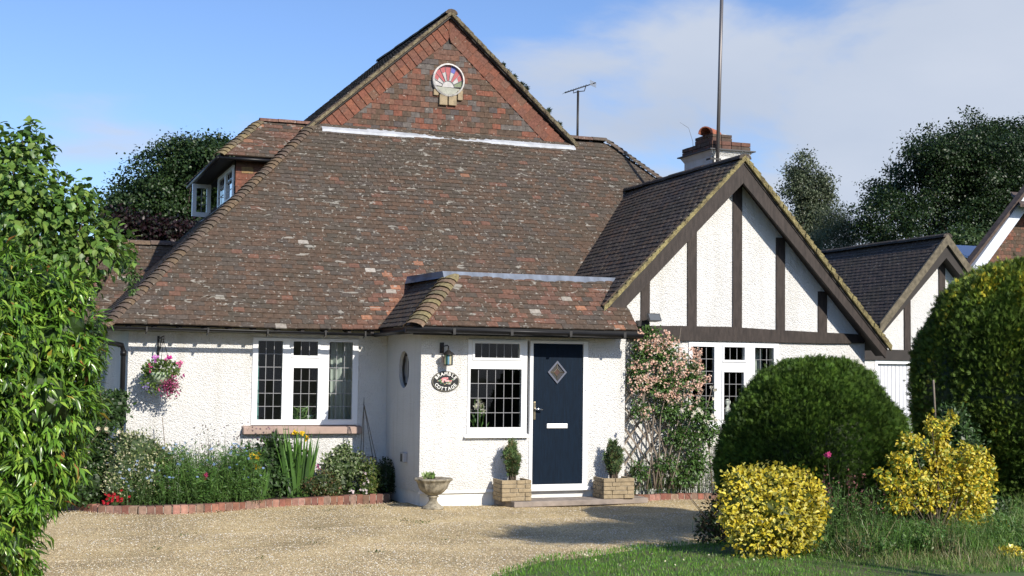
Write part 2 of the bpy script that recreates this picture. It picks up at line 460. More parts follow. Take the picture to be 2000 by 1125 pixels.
def tile_mesh(kind, idx, matname, w=TW, l=TL):
    key = (kind, idx, matname, w)
    if key not in TILE_MESH:
        b = MB(); g = 0.0015
        # camber across the width: three columns
        xs = [-w / 2 + g, -w / 6, w / 6, w / 2 - g]; cz = [0, 0.003, 0.003, 0]
        V = [(x, 0, TT + c) for x, c in zip(xs, cz)] + [(x, l, TT * 0.9 + c) for x, c in zip(xs, cz)] + [(x, 0, c - 0.002) for x, c in zip(xs, cz)] + [(xs[0], l, 0), (xs[3], l, 0)]
        Fc = [(0, 1, 5, 4), (1, 2, 6, 5), (2, 3, 7, 6), (8, 9, 1, 0), (9, 10, 2, 1), (10, 11, 3, 2), (11, 13, 7, 3), (12, 8, 0, 4)]
        b.add(V, Fc, PAL[kind][idx])
        TILE_MESH[key] = b.mesh('roof_tile', matname)
    return TILE_MESH[key]


ALL_TILES = []     # (dist, parent key, matrix, kind, idx, matname, w)


def lay(part, matname, O, U, V, interval, rows, pick, w=TW, gauge=TG, seedoff=0.0, sag=None, hung=False, partial_tint=True, solo=True):
    """lay plain tiles on the plane O + a*U + b*V; interval(b) -> (a0, a1). Full tiles are remembered as single pieces,
    cut tiles go into the part's own mesh right away"""
    O, U, V = Vector(O), Vector(U).normalized(), Vector(V).normalized()
    Nn = U.cross(V).normalized()
    mb = MB()
    for j in range(rows):
        b0 = j * gauge
        lo = interval(b0); hi = interval(b0 + gauge)
        if lo is None: continue
        if hi is None: hi = lo
        off = (w / 2 if j % 2 else 0) + seedoff + random.uniform(-0.006, 0.006)
        i0 = int(math.floor((min(lo[0], hi[0]) - off) / w)) - 1
        i1 = int(math.ceil((max(lo[1], hi[1]) - off) / w)) + 1
        rowlift = random.uniform(-0.0015, 0.0015)
        for i in range(i0, i1):
            a0 = off + i * w; a1 = a0 + w
            c = (a0 + a1) / 2
            s = sag(c, b0) if sag else 0.0
            lift = 0.016 + rowlift + random.uniform(-0.001, 0.003) + s
            kind, idx = pick(c, b0)
            tilt = 0.085 if not hung else 0.075
            Vt = (V * math.cos(tilt) - Nn * math.sin(tilt)).normalized()
            if a0 >= max(lo[0], hi[0]) - 0.01 and a1 <= min(lo[1], hi[1]) + 0.01:
                yw = random.gauss(0, 0.012)
                Ux = (U * math.cos(yw) + Vt * math.sin(yw)).normalized(); Vy = (Vt * math.cos(yw) - U * math.sin(yw)).normalized()
                Nz = Ux.cross(Vy)
                o = O + U * c + V * (b0 - random.uniform(0, 0.005)) + Nn * lift
                M = frame(o, Ux, Vy, Nz)
                ALL_TILES.append([(o - Vector(CAM)).length if solo else 1e3, part, M, kind, idx, matname, w])
            else:
                la, lb = max(a0, lo[0]), min(a1, lo[1]); ta, tb = max(a0, hi[0]), min(a1, hi[1])
                if lb - la < 0.004 and tb - ta < 0.004: continue
                if lb < la: la = lb = (la + lb) / 2
                if tb < ta: ta = tb = (ta + tb) / 2
                P = lambda a, b, h: O + U * a + V * b + Nn * h
                h0, h1 = lift, lift - 0.1 * tilt
                vv = [P(la, b0, h0 - 0.002), P(lb, b0, h0 - 0.002), P(tb, b0 + gauge, h1 - 0.002), P(ta, b0 + gauge, h1 - 0.002),
                      P(la, b0, h0 + TT), P(lb, b0, h0 + TT), P(tb, b0 + gauge, h1 + TT), P(ta, b0 + gauge, h1 + TT)]
                mb.hexa(vv, PAL[kind][idx])
    return mb


def flush_tiles(solo_max, solo_name, keys, parents):
    """nearest solo_max tiles become pieces of their own, the rest one mesh per roof"""
    sel = [t for t in ALL_TILES if t[1] in keys]
    sel.sort(key=lambda t: t[0])
    rest = {}
    for k, (d, part, M, kind, idx, mn, w) in enumerate(sel):
        if k < solo_max and d < 900:
            link(solo_name, tile_mesh(kind, idx, mn, w), parents[part], M)
        else:
            me = tile_mesh(kind, idx, mn, w)
            V = np.array([v.co for v in me.vertices])
            Mn = np.array(M)
            rest.setdefault((part, mn), []).append((V @ Mn[:3, :3].T + Mn[:3, 3], PAL[kind][idx]))
    for (part, mn), lst in rest.items():
        b = MB()
        Fc = [(0, 1, 5, 4), (1, 2, 6, 5), (2, 3, 7, 6), (8, 9, 1, 0), (9, 10, 2, 1), (10, 11, 3, 2), (11, 13, 7, 3), (12, 8, 0, 4)]
        for V, c in lst:
            b.add(V, Fc, c)
        tag(b.build('tile_courses', mn, parents[part]), kind='stuff')
    for t in sel: ALL_TILES.remove(t) if len(sel) < 50 else None
    if len(sel) >= 50:
        ids = {id(t) for t in sel}
        ALL_TILES[:] = [t for t in ALL_TILES if id(t) not in ids]


def choose(weights):
    ks = list(weights); tot = sum(weights.values()); r = random.uniform(0, tot)
    for k in ks:
        r -= weights[k]
        if r <= 0: return k, random.randrange(len(PAL[k]))
    return ks[-1], 0


def vnoise(x, y, s=1.0):
    return 0.5 + 0.25 * (math.sin(x * 1.7 * s + 1.3) * math.cos(y * 2.3 * s - 0.4) + math.sin(x * 3.9 * s - y * 2.9 * s + 2.0))


BONNET = {}


def bonnet(tint, size=0.12, length=0.2, matname='moss', key=None):
    """arched hip tile, mouth at the origin, running up +Y, crown +Z"""
    k = (key, tint, size)
    if k not in BONNET:
        b = MB(); n = 6; V = []; Fc = []
        for j, (y, r, dz) in enumerate(((0, size, 0.010), (length, size * 0.8, -0.004))):
            for i in range(n + 1):
                t = math.pi * i / n
                V.append((math.cos(t) * r, y, math.sin(t) * r * 0.5 + dz - 0.05))
        for i in range(n):
            Fc.append((i, i + 1, n + 1 + i + 1, n + 1 + i)[::-1])
        # lip
        m0 = len(V)
        for i in range(n + 1):
            t = math.pi * i / n
            V.append((math.cos(t) * (size - 0.010), 0.002, math.sin(t) * (size * 0.5 - 0.010) + 0.010 - 0.05))
        for i in range(n):
            Fc.append((m0 + i, m0 + i + 1, i + 1, i)[::-1])
        b.add(V, Fc, tint, False)
        BONNET[k] = b.mesh('hip_tile', matname)
    return BONNET[k]


def run_hip(parent, P0, P1, tints, size=0.12, step=0.112, matname='moss', name='hip_tile', length=0.2, lift=0.03):
    P0, P1 = Vector(P0), Vector(P1)
    d = P1 - P0; L = d.length; d.normalize()
    x = d.cross(Vector((0, 0, 1))).normalized(); z = x.cross(d)
    for i in range(int(L / step)):
        a = random.gauss(0, 0.04); tl = -0.05
        dd = (d * math.cos(tl) + z * math.sin(tl)).normalized()
        xx = (x * math.cos(a) + dd * math.sin(a)).normalized(); dd = (dd - xx * dd.dot(xx)).normalized(); zz = xx.cross(dd)
        o = P0 + d * (i * step) + z * (lift + random.uniform(-0.004, 0.006))
        link(name, bonnet(random.choice(tints), size, length, matname, name), parent, frame(o, xx, dd, zz))


# =================================================================== THE COTTAGE
cot = thing('cottage', 'white roughcast cottage with brown tiled roofs, tile-hung gable, navy door and black timbered wing', 'house', (7, 19, 0))

# levels
Z_PL = 0.18          # bottom of the roughcast
YW, XW0, XW1 = 19.80, 1.60, 5.43          # main wall
YP, XP1 = 18.0, 8.60                      # porch
YG, XG1 = 18.25, 13.02                    # wing wall
Z_E = 2.48                                # eaves

A = lambda u, v, Y: at(u, v, Y=Y)


# ---- windows
def window(name, Y, out, lights, sill=None, sillmat='pvc', parent=cot):
    """out=(x0,x1,z0,z1); lights: (gx0,gx1,gz0,gz1, cols, rows, sash)"""
    x0, x1, z0, z1 = out
    fr = MB(); fr.plate(x0, x1, z0, z1, Y, Y + 0.07, [l[:4] for l in lights])
    f = fr.build(name, 'pvc', parent)
    for gx0, gx1, gz0, gz1, nc, nr, sash in lights:
        s = MB(); e = 0.034
        if sash:
            s.plate(gx0 - e, gx1 + e, gz0 - e, gz1 + e, Y - 0.016, Y - 0.0005, [(gx0, gx1, gz0, gz1)])
            s.build('casement', 'pvc', f, bevel=0.004)
        else:
            s.plate(gx0 - 0.014, gx1 + 0.014, gz0 - 0.014, gz1 + 0.014, Y - 0.007, Y - 0.0005, [(gx0, gx1, gz0, gz1)])
            s.build('bead', 'pvc', f, bevel=0.003)
        ys = Y + 0.028
        zr = [gz0 + (gz1 - gz0) * i / nr for i in range(nr + 1)]
        xr = [gx0 + (gx1 - gx0) * i / nc for i in range(nc + 1)]
        h = 0.004
        for x in xr[1:-1]: lead = MB(); lead.box(x - h, x + h, ys - 0.006, ys + 0.008, gz0, gz1); lead.build('lead_strip', 'lead', f)
        for z in zr[1:-1]: lead = MB(); lead.box(gx0, gx1, ys - 0.0045, ys + 0.0095, z - h, z + h); lead.build('lead_strip', 'lead', f)
        for i in range(nc):
            for j in range(nr):
                w = (xr[i + 1] - xr[i]) / 2; hh = (zr[j + 1] - zr[j]) / 2
                b = MB(); b.add([(-w, 0, -hh), (w, 0, -hh), (w, 0, hh), (-w, 0, hh)], [(0, 1, 2, 3)])
                M = Matrix.Translation((xr[i] + w, ys, zr[j] + hh)) @ Matrix.Rotation(random.gauss(0, 0.010), 4, 'X') @ Matrix.Rotation(random.gauss(0, 0.010), 4, 'Z')
                b.build('pane', 'glass', f, M)
    if sill:
        s = MB(); sx0, sx1, sz0, sz1, sy = sill
        s.hexa([(sx0, sy, sz0), (sx1, sy, sz0), (sx1, Y + 0.06, sz0), (sx0, Y + 0.06, sz0), (sx0, sy, sz1 - 0.03), (sx1, sy, sz1 - 0.03), (sx1, Y + 0.06, sz1), (sx0, Y + 0.06, sz1)])
        s.build('sill', sillmat, f, bevel=0.006)
    return f


def g(u0, u1, v0, v1, Y):
    """glass rectangle from survey points"""
    um, vm = (u0 + u1) / 2, (v0 + v1) / 2
    return (A(u0, vm, Y)[0], A(u1, vm, Y)[0], A(um, v1, Y)[2], A(um, v0, Y)[2])


# main window
YN = YW - 0.02
wx0, wx1, wz0, wz1 = 3.375, 4.975, 1.055, 2.345
L1 = g(503, 551, 665, 818, YN); L2 = g(573, 621, 664, 695, YN); L3 = g(572, 620, 717, 818, YN); L4 = g(642, 688, 665, 818, YN)
zt = 2.30; zb = 1.135
window('window', YN, (wx0, wx1, wz0, wz1),
       [(L1[0], L1[1], zb, zt, 3, 6, False), (L2[0], L2[1], 2.09, zt, 3, 1, True), (L3[0], L3[1], zb, 1.905, 3, 4, True), (L4[0], L4[1], zb, zt, 3, 6, False)],
       sill=(3.25, 5.03, 0.925, 1.052, YW - 0.12), sillmat='sill')
# porch window
YQ = YP - 0.015
pz0, pz1, px0, px1 = 0.985, 2.345, 6.125, 7.03
Pa = g(927, 1015, 672, 702, YQ); Pb = g(918, 1018, 720, 837, YQ)
window('window', YQ, (px0, px1, pz0, pz1), [(Pa[0], Pa[1], 2.085, 2.29, 6, 1, True), (Pb[0], Pb[1], 1.09, 1.925, 6, 4, False)],
       sill=(px0 - 0.05, px1 + 0.02, 0.945, 0.982, YP - 0.07))
# wing window
YV = YG - 0.02
vx0, vx1, vz0, vz1 = A(1346, 670, YV)[0], A(1521, 670, YV)[0], 1.08, 2.375
Wa = g(1352, 1395, 677, 812, YV); Wb = g(1414, 1454, 677, 705, YV); Wc = g(1413, 1452, 727, 812, YV); Wd = g(1474, 1511, 677, 812, YV)
window('window', YV, (vx0, vx1, vz0, vz1),
       [(Wa[0], Wa[1], 1.17, 2.31, 3, 6, False), (Wb[0], Wb[1], 2.11, 2.31, 3, 1, True), (Wc[0], Wc[1], 1.17, 1.92, 3, 4, True), (Wd[0], Wd[1], 1.17, 2.31, 3, 6, False)],
       sill=(vx0 - 0.05, vx1 + 0.05, 1.0, 1.077, YG - 0.1))

# ---- door
dx0, dx1, dz0, dz1 = A(1034, 800, YP)[0], A(1147, 800, YP)[0], 0.21, 2.345
lx0, lx1 = A(1040, 800, YP)[0], A(1138, 800, YP)[0]
lz0, lz1 = 0.265, 2.305
fr = MB(); fr.plate(dx0, dx1, dz0, dz1, YP - 0.015, YP + 0.07, [(lx0, lx1, lz0, lz1)])
dfr = fr.build('door_frame', 'pvc', cot, bevel=0.004)
t = MB(); t.box(dx0 - 0.03, dx1 + 0.03, YP - 0.075, YP - 0.0155, 0.175, 0.232); t.build('threshold', 'pvc', dfr, bevel=0.008)
d = MB(); d.box(lx0 + 0.004, lx1 - 0.004, YP + 0.005, YP + 0.05, lz0 + 0.005, lz1 - 0.004)
door = d.build('front_door', 'door', cot, bevel=0.003)
tag(door, 'dark navy wood-grained front door with diamond light')
dc = A(1088, 727, YP)
for (r0, r1, y0, m, nm) in ((0.150, 0.118, YP - 0.014, 'lead', 'diamond_frame'), (0.118, 0.0, YP - 0.004, 'glass', 'diamond_pane')):
    b = MB(); k = 1.12
    if r1:
        for q in range(4):
            a0, a1 = math.pi / 2 * q, math.pi / 2 * (q + 1)
            P = lambda a, r, y: (dc[0] + math.cos(a) * r, y, dc[2] + math.sin(a) * r * k)
            b.hexa([P(a0, r1, y0), P(a0, r0, y0), P(a1, r0, y0), P(a1, r1, y0), P(a0, r1, YP + 0.006), P(a0, r0, YP + 0.006), P(a1, r0, YP + 0.006), P(a1, r1, YP + 0.006)])
        o = b.build(nm, mat('grey_diamond_trim', (0.10, 0.11, 0.15), 0.5), door)
b = MB()
cols = [(0.02, 0.02, 0.024), (0.026, 0.024, 0.022), (0.02, 0.022, 0.022), (0.024, 0.022, 0.024)]
for q in range(4):
    a0, a1 = math.pi / 2 * q, math.pi / 2 * (q + 1)
    P = lambda a, r: (dc[0] + math.cos(a) * r, YP + 0.003, dc[2] + math.sin(a) * r * 1.12)
    b.add([P(a0, 0.05), P(a0, 0.118), P(a1, 0.118), P(a1, 0.05)], [(0, 1, 2, 3)], cols[q])
b.add([(dc[0] + math.cos(math.pi / 2 * q) * 0.05, YP + 0.0025, dc[2] + math.sin(math.pi / 2 * q) * 0.056) for q in range(4)], [(0, 1, 2, 3)], (0.05, 0.018, 0.014))
b.build('diamond_pane', 'paint', door)
b = MB()
for q in range(4):
    a0, a1 = math.pi / 2 * q, math.pi / 2 * (q + 1)
    P = lambda a, r: (dc[0] + math.cos(a) * r, YP - 0.003, dc[2] + math.sin(a) * r * 1.12)
    b.tube([P(a0, 0.05), P(a1, 0.05)], 0.004, 5); b.tube([P(a0, 0.05), P(a0, 0.118)], 0.004, 5)
b.build('glazing_lead', 'brass', door)
hc = A(1044, 801, YP)
b = MB(); b.box(hc[0] - 0.018, hc[0] + 0.018, YP - 0.006, YP + 0.004, hc[2] - 0.14, hc[2] + 0.12); hp = b.build('handle_plate', 'brass', door, bevel=0.004)
b = MB(); b.tube([(hc[0], YP - 0.006, hc[2] + 0.02), (hc[0], YP - 0.05, hc[2] + 0.02), (hc[0] + 0.02, YP - 0.06, hc[2] + 0.02), (hc[0] + 0.11, YP - 0.058, hc[2] + 0.008)], [0.012, 0.012, 0.013, 0.010], 8); b.build('handle', 'chrome', hp)
lc = A(1088, 832, YP)
b = MB(); b.box(lc[0] - 0.165, lc[0] + 0.165, YP - 0.012, YP + 0.004, lc[2] - 0.035, lc[2] + 0.035); b.build('letter_plate', mat('satin_letter_plate', (0.8, 0.8, 0.8), 0.35, metal=0.3), door, bevel=0.008)
b = MB(); bc = A(1143, 757, YP); b.box(bc[0] - 0.012, bc[0] + 0.012, YP - 0.03, YP - 0.0155, bc[2] - 0.04, bc[2] + 0.04); b.build('bell_push', 'pvc', dfr)

# ---- walls
w = MB()
w.plate(XW0, XW1 + 0.2, Z_PL, 2.66, YW, YW + 0.25, [(wx0 + 0.01, wx1 - 0.01, 0.95, wz1 - 0.01)])
main_wall = w.build('wall', 'render', cot)
w = MB(); w.plate(YW + 0.25, 26.5, Z_PL, 2.6, XW0, XW0 + 0.25, [], axis='X'); w.build('wall', 'render', cot)
w = MB(); w.plate(XP1 - (XP1 - XW1), XP1, Z_PL, 2.6, YP, YP + 0.2, [(px0 + 0.01, dx1 - 0.01, Z_PL - 1, pz1 - 0.01)])
w.box(px0 + 0.01, dx0 + 0.01, YP, YP + 0.2, Z_PL, pz0 + 0.01)
w.build('wall', 'render', cot)
# porch side wall (faces -X) with round window opening
YC, ZC, RC = 18.86, 1.90, 0.27
w = MB(); n = 32
ring = [(YC + math.cos(2 * math.pi * k / n) * RC, ZC + math.sin(2 * math.pi * k / n) * RC) for k in range(n)]
outer = []
y0, y1, z0, z1 = YP + 0.2, YW, Z_PL, 2.6
for k in range(n):
    c, s_ = math.cos(2 * math.pi * k / n), math.sin(2 * math.pi * k / n)
    tt = min([((y1 - YC) / c if c > 1e-6 else 1e9), ((y0 - YC) / c if c < -1e-6 else 1e9), ((z1 - ZC) / s_ if s_ > 1e-6 else 1e9), ((z0 - ZC) / s_ if s_ < -1e-6 else 1e9)])
    outer.append((YC + c * tt, ZC + s_ * tt))
for k in range(n):
    q = (k + 1) % n
    w.add([(XW1, *ring[k]), (XW1, *outer[k]), (XW1, *outer[q]), (XW1, *ring[q])], [(3, 2, 1, 0)])
    w.add([(XW1, *ring[k]), (XW1 + 0.12, *ring[k]), (XW1 + 0.12, *ring[q]), (XW1, *ring[q])], [(0, 1, 2, 3)])
for (a, b_) in (((y0, z0), (y1, z0)), ((y1, z1), (y0, z1))):
    pass
for cy, cz in ((y0, z0), (y1, z0), (y1, z1), (y0, z1)):   # corner fillers
    idx = sorted(range(n), key=lambda k: (outer[k][0] - cy) ** 2 + (outer[k][1] - cz) ** 2)[:2]
    w.add([(XW1, cy, cz), (XW1, *outer[idx[0]]), (XW1, *outer[idx[1]])], [(0, 1, 2)])
w.box(XW1 + 0.0005, XW1 + 0.2, y0, y1, z0, 1.5); w.box(XW1 + 0.0005, XW1 + 0.2, y0, y1, 2.3, z1)
w.build('wall', 'render', cot)
w = MB(); ring2 = [(YC + math.cos(2 * math.pi * k / 32) * (RC - 0.035), ZC + math.sin(2 * math.pi * k / 32) * (RC - 0.035)) for k in range(32)]
for k in range(32):
    q = (k + 1) % 32
    X = XW1 + 0.05
    w.add([(X, *ring[k]), (X, *ring[q]), (X, *ring2[q]), (X, *ring2[k]), (X + 0.03, *ring[k]), (X + 0.03, *ring[q]), (X + 0.03, *ring2[q]), (X + 0.03, *ring2[k])], [(0, 3, 2, 1), (3, 7, 6, 2)])
rw = w.build('round_window', 'iron', cot)
w = MB(); w.add([(XW1 + 0.065, y, z) for y, z in ring2], [tuple(range(32))]); w.build('pane', 'glass', rw)
w = MB()
for k in range(3):
    yy = YC - 0.12 + 0.12 * k; hh = math.sqrt(max(0, 0.23 ** 2 - (yy - YC) ** 2)); w = MB()
    w.box(XW1 + 0.058, XW1 + 0.064, yy - 0.004, yy + 0.004, ZC - hh, ZC + hh); w.build('lead_strip', 'lead', rw)
w = MB(); X = XW1 + 0.11
w.add([(X, *p) for p in ring], [tuple(range(32))], (0.45, 0.42, 0.38)); w.build('blind', 'paint', rw)

# wing wall with window; gable above
w = MB()
w.plate(XP1 + 0.001, XG1, Z_PL, 2.6, YG, YG + 0.25, [(vx0 + 0.01, vx1 - 0.01, vz0 + 0.01, vz1 - 0.01)])
gx, gz = A(1453, 330, YG)[0], 5.02
zl, zr_ = 3.15, 2.6
w.prism([(8.40, 2.6), (XG1, 2.6), (gx, 5.1), (8.40, 2.92)], YG, YG + 0.25)
w.build('wall', 'render', cot)
w = MB(); w.plate(YG + 0.25, 23, Z_PL, 2.5, XG1 - 0.25, XG1, [], axis='X'); w.build('wall', 'render', cot)
# plinths
w = MB()
w.box(XW0 + 0.02, XW1 + 0.02, YW + 0.02, YW + 0.2, -0.1, Z_PL); w.box(XW1 + 0.02, XW1 + 0.2, YP + 0.02, YW + 0.0195, -0.1, Z_PL)
w.box(XW1 + 0.2, XP1 - 0.02, YP + 0.02, YP + 0.2, -0.1, Z_PL); w.box(XP1 - 0.02, XG1 - 0.02, YG + 0.02, YG + 0.2, -0.1, Z_PL)
w.box(XW0 + 0.02, XW0 + 0.2, YW + 0.2, 26.5, -0.1, Z_PL)
w.build('plinth', 'plinth', cot)
w = MB()  # bell-cast drip
w.hexa([(XW1 - 0.012, YP - 0.014, Z_PL - 0.012), (px0 + 1.0, YP - 0.014, Z_PL - 0.012), (px0 + 1.0, YP, Z_PL - 0.012), (XW1 - 0.012, YP, Z_PL - 0.012),
        (XW1 - 0.001, YP - 0.002, Z_PL + 0.03), (px0 + 1.0, YP - 0.002, Z_PL + 0.03), (px0 + 1.0, YP, Z_PL + 0.03), (XW1 - 0.001, YP, Z_PL + 0.03)])
w.build('render_drip', 'plinth', cot)

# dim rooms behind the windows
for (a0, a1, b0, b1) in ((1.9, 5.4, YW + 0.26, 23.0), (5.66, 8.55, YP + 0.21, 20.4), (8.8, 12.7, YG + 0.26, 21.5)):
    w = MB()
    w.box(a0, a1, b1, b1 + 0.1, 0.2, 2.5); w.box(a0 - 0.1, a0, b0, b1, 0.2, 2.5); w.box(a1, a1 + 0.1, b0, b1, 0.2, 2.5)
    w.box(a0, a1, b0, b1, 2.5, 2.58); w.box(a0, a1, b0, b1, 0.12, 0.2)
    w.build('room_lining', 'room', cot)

# ---------------------------------------------------------------- roofs
roofs = {}


def roof_base(name, pts, faces, m='soffit', label=None):
    b = MB(); b.add(pts, faces); o = b.build(name, m, cot)
    if label: o['label'] = label
    roofs[name + str(len(roofs))] = o
    return o


S1 = 1.025                                   # tan of main front pitch
mainz = lambda Y: 2.48 + (Y - 19.4) * S1
HL0 = Vector((1.24, 19.4, 2.48)); HL1 = Vector((4.87, 22.99, 6.16))     # left hip
XR = 10.57                                   # right end of the top ridge
YR, ZR = 23.15, mainz(23.15)
# main front slope deck
mb = MB()
mb.add([(1.24, 19.42, 2.47), (5.3, 19.42, 2.47), (9.05, 20.4, 3.47), (13.2, 20.4, 3.47), (XR, YR, ZR - 0.03), (4.95, 23.1, 6.23), (4.9, 23.04, 6.15)],
       [(0, 1, 2, 3, 4, 5, 6)])
mb.add([(1.24, 19.45, 2.44), (4.9, 23.04, 6.1), (4.9, 27, 6.1), (1.24, 31, 2.44)], [(3, 2, 1, 0)][::-1])
mb.add([(4.9, 23.15, ZR - 0.04), (XR, YR, ZR - 0.04), (XR + 3.5, YR + 3.5, ZR - 3.6), (4.9, 27, 2.6)], [(0, 1, 2, 3)])
mb.add([(XR, YR, ZR - 0.04), (13.2, 20.4, 3.47), (14.2, 26.6, 2.7)], [(0, 1, 2)])
main_roof = mb.build('roof', 'soffit', cot)
tag(main_roof, 'long brown front roof slope speckled with pale lichen')
al = math.atan(S1); ca, sa = math.cos(al), math.sin(al)
O = (0, 19.4, 2.48)


def main_interval(b):
    y = 19.4 + b * ca; z = 2.48 + b * sa
    a0 = 1.24 + (y - 19.4) * 1.011
    if z < 3.28: a1 = 5.16 + (z - 2.48) * 0.97 + 0.06
    elif z < 5.2: a1 = 9.05 + (z - 3.58) * 0.921 + 0.12
    else: a1 = XR + (YR - y) * 0.95
    return (a0, a1)


def pick_main(a, b):
    z = 2.48 + b * sa
    near = max(0, 1 - abs(a - (5.2 + (z - 2.48))) / 0.75) if z < 3.4 else 0
    n = vnoise(a, b * 1.3)
    if near > 0.25 and random.random() < near * 1.1: return choose({'orange': 1.3, 'red': 4, 'brown': 1.5, 'pale': 0.25})
    top = max(0, (z - 4.3) / 2)
    return choose({'brown': 5 + n, 'grey': 1.2 + 4 * top + 2 * n, 'red': 0.28 + (0.5 if n > 0.7 else 0), 'orange': 0.008, 'pale': 0.02, 'mossy': 7 * top + 1.5 * n})


sagm = lambda a, b: 0.028 * (vnoise(a * 0.6, b * 0.8) - 0.5) + 0.010 * math.sin(a * 1.1) - 0.03 * math.exp(-((b - 2.6) ** 2) / 1.5) * math.exp(-((a - 6.0) ** 2) / 5)
PARENTS = {'main': main_roof}
mb = lay('main', 'tile', O, (1, 0, 0), (0, ca, sa), main_interval, int(5.22 / TG), pick_main, sag=sagm)
tag(mb.build('cut_tiles', 'tile', main_roof), kind='stuff')

# left slope of the main roof (seen edge-on)
SL = 3.68 / 3.63
bl = math.atan(SL); cb_, sb_ = math.cos(bl), math.sin(bl)
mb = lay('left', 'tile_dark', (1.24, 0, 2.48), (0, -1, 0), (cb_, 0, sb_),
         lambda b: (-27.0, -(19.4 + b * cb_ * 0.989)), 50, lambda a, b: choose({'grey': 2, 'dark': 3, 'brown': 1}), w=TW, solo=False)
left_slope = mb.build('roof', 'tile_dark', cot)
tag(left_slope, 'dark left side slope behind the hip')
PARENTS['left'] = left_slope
run_hip(main_roof, HL0 - Vector((0.03, 0.03, 0.03)), HL1 + Vector((0, 0, 0.02)), [(0.125, 0.088, 0.065), (0.115, 0.085, 0.065), (0.15, 0.105, 0.065), (0.11, 0.085, 0.062)], size=0.12, lift=0.022)
# right hip, ridges
run_hip(main_roof, (13.0, 20.72, 3.88), (XR + 0.05, YR - 0.05, ZR), [(0.13, 0.10, 0.08), (0.11, 0.09, 0.07)], size=0.11)
b = MB()


def ridge(parent, P0, P1, tints, r=0.10, step=0.32, matname='moss', name='ridge_tile'):
    P0, P1 = Vector(P0), Vector(P1); L = (P1 - P0).length; d = (P1 - P0).normalized(); n = max(1, round(L / step)); st = L / n
    x = d.cross(Vector((0, 0, 1))).normalized(); z = x.cross(d)
    for i in range(n):
        b = MB(); V = []; k = 6
        for y in (0.004, st - 0.004):
            for q in range(k + 1):
                t = math.pi * q / k
                V.append((math.cos(t) * r, y, math.sin(t) * r * 0.75 - 0.05))
        Fc = [(q, k + 1 + q, k + 2 + q, q + 1) for q in range(k)] + [tuple(range(k + 1)), tuple(range(2 * k + 1, k, -1))]
        b.add(V, Fc, jit(random.choice(tints)))
        b.build(name, matname, parent, frame(P0 + d * (i * st) + z * (0.035 + random.uniform(-.004, .006)), x, d, z))


ridge(main_roof, (9.7, YR, ZR), (XR + 0.04, YR, ZR), [(0.15, 0.09, 0.07), (0.12, 0.09, 0.07)])

# ---- the tile-hung gable over the front slope
GY = 23.0
ga = (7.38, 8.34); gl = (4.86, 6.13); gr = (9.80, 6.13)
mb = MB(); mb.prism([gl, gr, ga], GY + 0.05, GY + 0.15)
gable = mb.build('gable', 'soffit', cot)
tag(gable, 'red tile-hung gable triangle with round stained glass')
PARENTS['gable'] = gable
HW = (gr[0] - gl[0]) / 2; GH = ga[1] - 6.15
inset = 0.46
rt_ang = math.atan2(GH, HW)


def gint(b):
    f = 1 - b / GH
    a0 = gl[0] + (ga[0] - gl[0]) * (b / GH) + inset; a1 = gr[0] - (gr[0] - ga[0]) * (b / GH) - inset
    return (a0, a1) if a1 > a0 else None


def pick_g(a, b):
    d = math.hypot((a - 7.38) / 1.5, (b - 0.9) / 0.85)
    if abs(a - 7.36) < 1.95 - b * 0.85 and random.random() < 0.85: return choose({'blue': 2.6, 'brown': 4, 'hung': 1.3, 'red': 2.4, 'pale': 0.02})
    if b > 1.25 and random.random() < 0.35: return choose({'blue': 1, 'brown': 2})
    return choose({'hung': 5, 'red': 2.5, 'brown': 0.8, 'orange': 0.08})


mb = lay('gable', 'tile_clean', (0, GY + 0.045, 6.16), (1, 0, 0), (0, 0.0, 1), gint, 17, pick_g, hung=True)
# Winchester-cut tiles turning up along the rakes
for side in (-1, 1):
    e0 = Vector((gl[0] if side < 0 else gr[0], 0, 6.13)); apx = Vector((ga[0], 0, ga[1]))
    dr = (apx - e0).normalized(); pr_ = Vector((dr.z * side * -1 * -1, 0, -dr.x * side))
    pr_ = Vector((side * abs(dr.z), 0, abs(dr.x)))      # outward and up, square to the rake
    L = (apx - e0).length; st = TG / abs(dr.z)
    n = int(L / st)
    for k in range(-3, n):
        base = e0 + dr * (k * st) - pr_ * 0.30
        for h in (0, 1):
            p0 = base + pr_ * (0.15 * h); p1 = p0 + dr * st; q0 = base + pr_ * (0.15 * h + 0.149); q1 = q0 + dr * st
            # keep inside the gable
            pts = [p0, q0, q1, p1]
            if min(p.z for p in pts) < 6.12: 
                if max(p.z for p in pts) < 6.17: continue
                pts = [Vector((p.x, 0, max(p.z, 6.15))) for p in pts]
            if side < 0 and max(p.x for p in pts) > ga[0] + 0.02: pts = [Vector((min(p.x, ga[0]), 0, p.z)) for p in pts]
            if side > 0 and min(p.x for p in pts) < ga[0] - 0.02: pts = [Vector((max(p.x, ga[0]), 0, p.z)) for p in pts]
            yl, yh = GY - 0.005 + random.uniform(-.003, .003), GY + 0.012
            c = PAL['hung'][random.randrange(4)] if random.random() < 0.85 else PAL['red'][1]
            mb.add([(pts[0].x, yl, pts[0].z), (pts[1].x, yl, pts[1].z), (pts[2].x, yh, pts[2].z), (pts[3].x, yh, pts[3].z),
                    (pts[0].x, GY + 0.05, pts[0].z), (pts[1].x, GY + 0.05, pts[1].z), (pts[2].x, GY + 0.05, pts[2].z), (pts[3].x, GY + 0.05, pts[3].z)],
                   [(0, 1, 2, 3), (0, 4, 5, 1), (1, 5, 6, 2), (0, 3, 7, 4)] if side > 0 else [(3, 2, 1, 0), (0, 1, 5, 4), (1, 2, 6, 5), (0, 4, 7, 3)], jit(c, 0.08))
tag(mb.build('cut_tiles', 'tile_clean', gable), kind='stuff')
